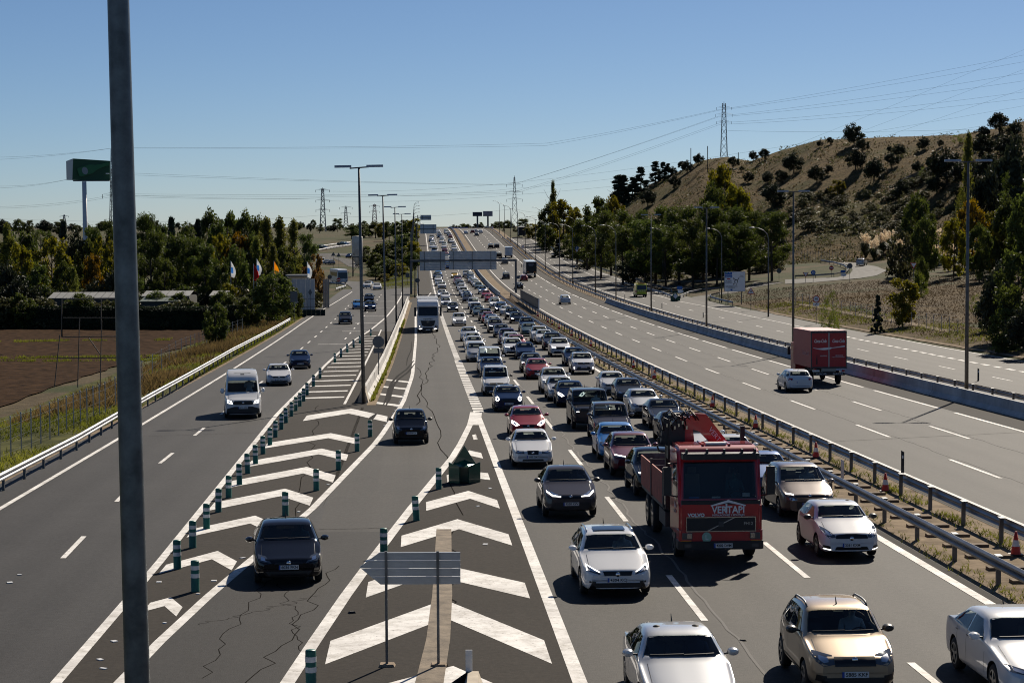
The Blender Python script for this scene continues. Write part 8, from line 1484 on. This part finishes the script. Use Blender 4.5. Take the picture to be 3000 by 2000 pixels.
# ------------------------------------------------------------------ people at the wheel
def seated_person():
    """one continuous skinned figure, hips at the origin, facing -Y, both hands forward on a wheel"""
    J = [((0, 0, 0), .15), ((0, .05, .22), .145), ((0, .08, .42), .165), ((0, .06, .55), .065), ((0, .02, .63), .06), ((0, .0, .70), .095), ((0, .005, .78), .09)]
    E = [(0, 1), (1, 2), (2, 3), (3, 4), (4, 5), (5, 6)]
    for sx in (-1, 1):
        n = len(J); J += [((sx * .19, .08, .46), .075), ((sx * .25, -.06, .24), .052), ((sx * .17, -.36, .33), .04), ((sx * .15, -.44, .36), .036), ((sx * .13, -.49, .39), .022)]; E += [(2, n), (n, n + 1), (n + 1, n + 2), (n + 2, n + 3), (n + 3, n + 4)]
        n = len(J); J += [((sx * .11, -.12, .0), .095), ((sx * .13, -.46, .06), .075), ((sx * .13, -.60, -.30), .055), ((sx * .13, -.74, -.36), .04)]; E += [(0, n), (n, n + 1), (n + 1, n + 2), (n + 2, n + 3)]
    me = bpy.data.meshes.new('p'); me.from_pydata([j[0] for j in J], E, []); o = bpy.data.objects.new('p', me); TMP.collection.objects.link(o); md = o.modifiers.new('s', 'SKIN')
    for i, j in enumerate(J): me.skin_vertices[0].data[i].radius = (j[1], j[1]); me.skin_vertices[0].data[i].use_root = i == 0
    o.modifiers.new('u', 'SUBSURF').levels = 2; TMP.view_layers[0].update(); r = bpy.data.meshes.new_from_object(o.evaluated_get(TMP.view_layers[0].depsgraph)); bpy.data.objects.remove(o)
    for p in r.polygons: c = p.center; p.material_index = 1 if c.z > .565 or (c.y < -.30 and c.z > .25) else 0; p.use_smooth = True
    return r
PBODY = seated_person(); SKINM = mat('skin', (.36, .21, .15), .6)
PHAIR = MB().lathe([(.001, .10), (.06, .085), (.10, .03), (.104, -.02), (.10, -.05)], 14).mesh('hair', mat('dark hair', (.018, .013, .010), .7), True); PNOSE = MB().lathe([(.001, .03), (.014, .0), (.016, -.02), (.001, -.03)], 8).mesh('nose', SKINM, True)
SHIRTS = [mat('shirt ' + n_, c_, .85) for n_, c_ in (('navy', (.02, .03, .07)), ('white', (.55, .55, .54)), ('grey', (.12, .12, .13)), ('maroon', (.12, .02, .03)), ('teal', (.03, .10, .11)))]; SHW = ('navy', 'white', 'grey', 'maroon', 'teal')
def person(M_, label, k):
    o = thing('person', label, 'person'); o.matrix_world = M_; me = PBODY.copy(); me.materials.clear(); me.materials.append(SHIRTS[k % 5]); me.materials.append(SKINM); link('body', me, o); h = link('hair', PHAIR, o); h.location = (0, .012, .76); n_ = link('nose', PNOSE, o); n_.location = (0, -.10, .70)
    for sx in (-1, 1): e = link('eye', MB().lathe([(.001, .006), (.012, 0), (.001, -.006)], 8, 0, 'y', (sx * .034, -.088, .722)).mesh('eye', BLACK), o)
bpy.context.view_layer.update()
for k, (c, s, lb) in enumerate(DRV):
    T_ = Matrix.Translation((.38, -s['L'] / 2 + s['yr'] + .42, .60 + max(0, (s['H'] - 1.46) * .7))); person(c.matrix_world @ T_, ('driver of the ' + lb), k)
    if s is TYPES['audi']: person(c.matrix_world @ Matrix.Translation((-.38, -s['L'] / 2 + s['yr'] + .42, .60)), 'passenger in a %s shirt beside the driver of the silver saloon' % SHW[(k + 2) % 5], k + 2)
person(RIG['cab'].matrix_world @ Matrix.Translation((.62, 1.28, 1.55)), 'lorry driver in a teal shirt behind the windscreen of the red flatbed', 4)
# ------------------------------------------------------------------ tree labels: count each kind from the left within its group
from collections import defaultdict
BASEL = defaultdict(list)
for o_ in list(COL.objects):
    if o_.parent is None and o_.get('group') in ('trees below the hill', 'wood on the left', 'holm oaks on the hill', 'trees by the far junction', 'distant horizon trees', 'pampas grass along the slip road', 'undergrowth bushes of the wood', 'bushes behind the pines', 'conifers on the hill shoulder', 'scrub bushes of the hillside'):
        base = o_['label'].split(', ')[0]; BASEL[base].append(o_)
for base, lst in BASEL.items():
    lst.sort(key=lambda q: q.location.x / max(1, q.location.y))
    for k, q in enumerate(lst): q['label'] = base + (', %s such from the left' % ordn(k + 1) if len(lst) > 1 else '')
bpy.data.scenes.remove(TMP)
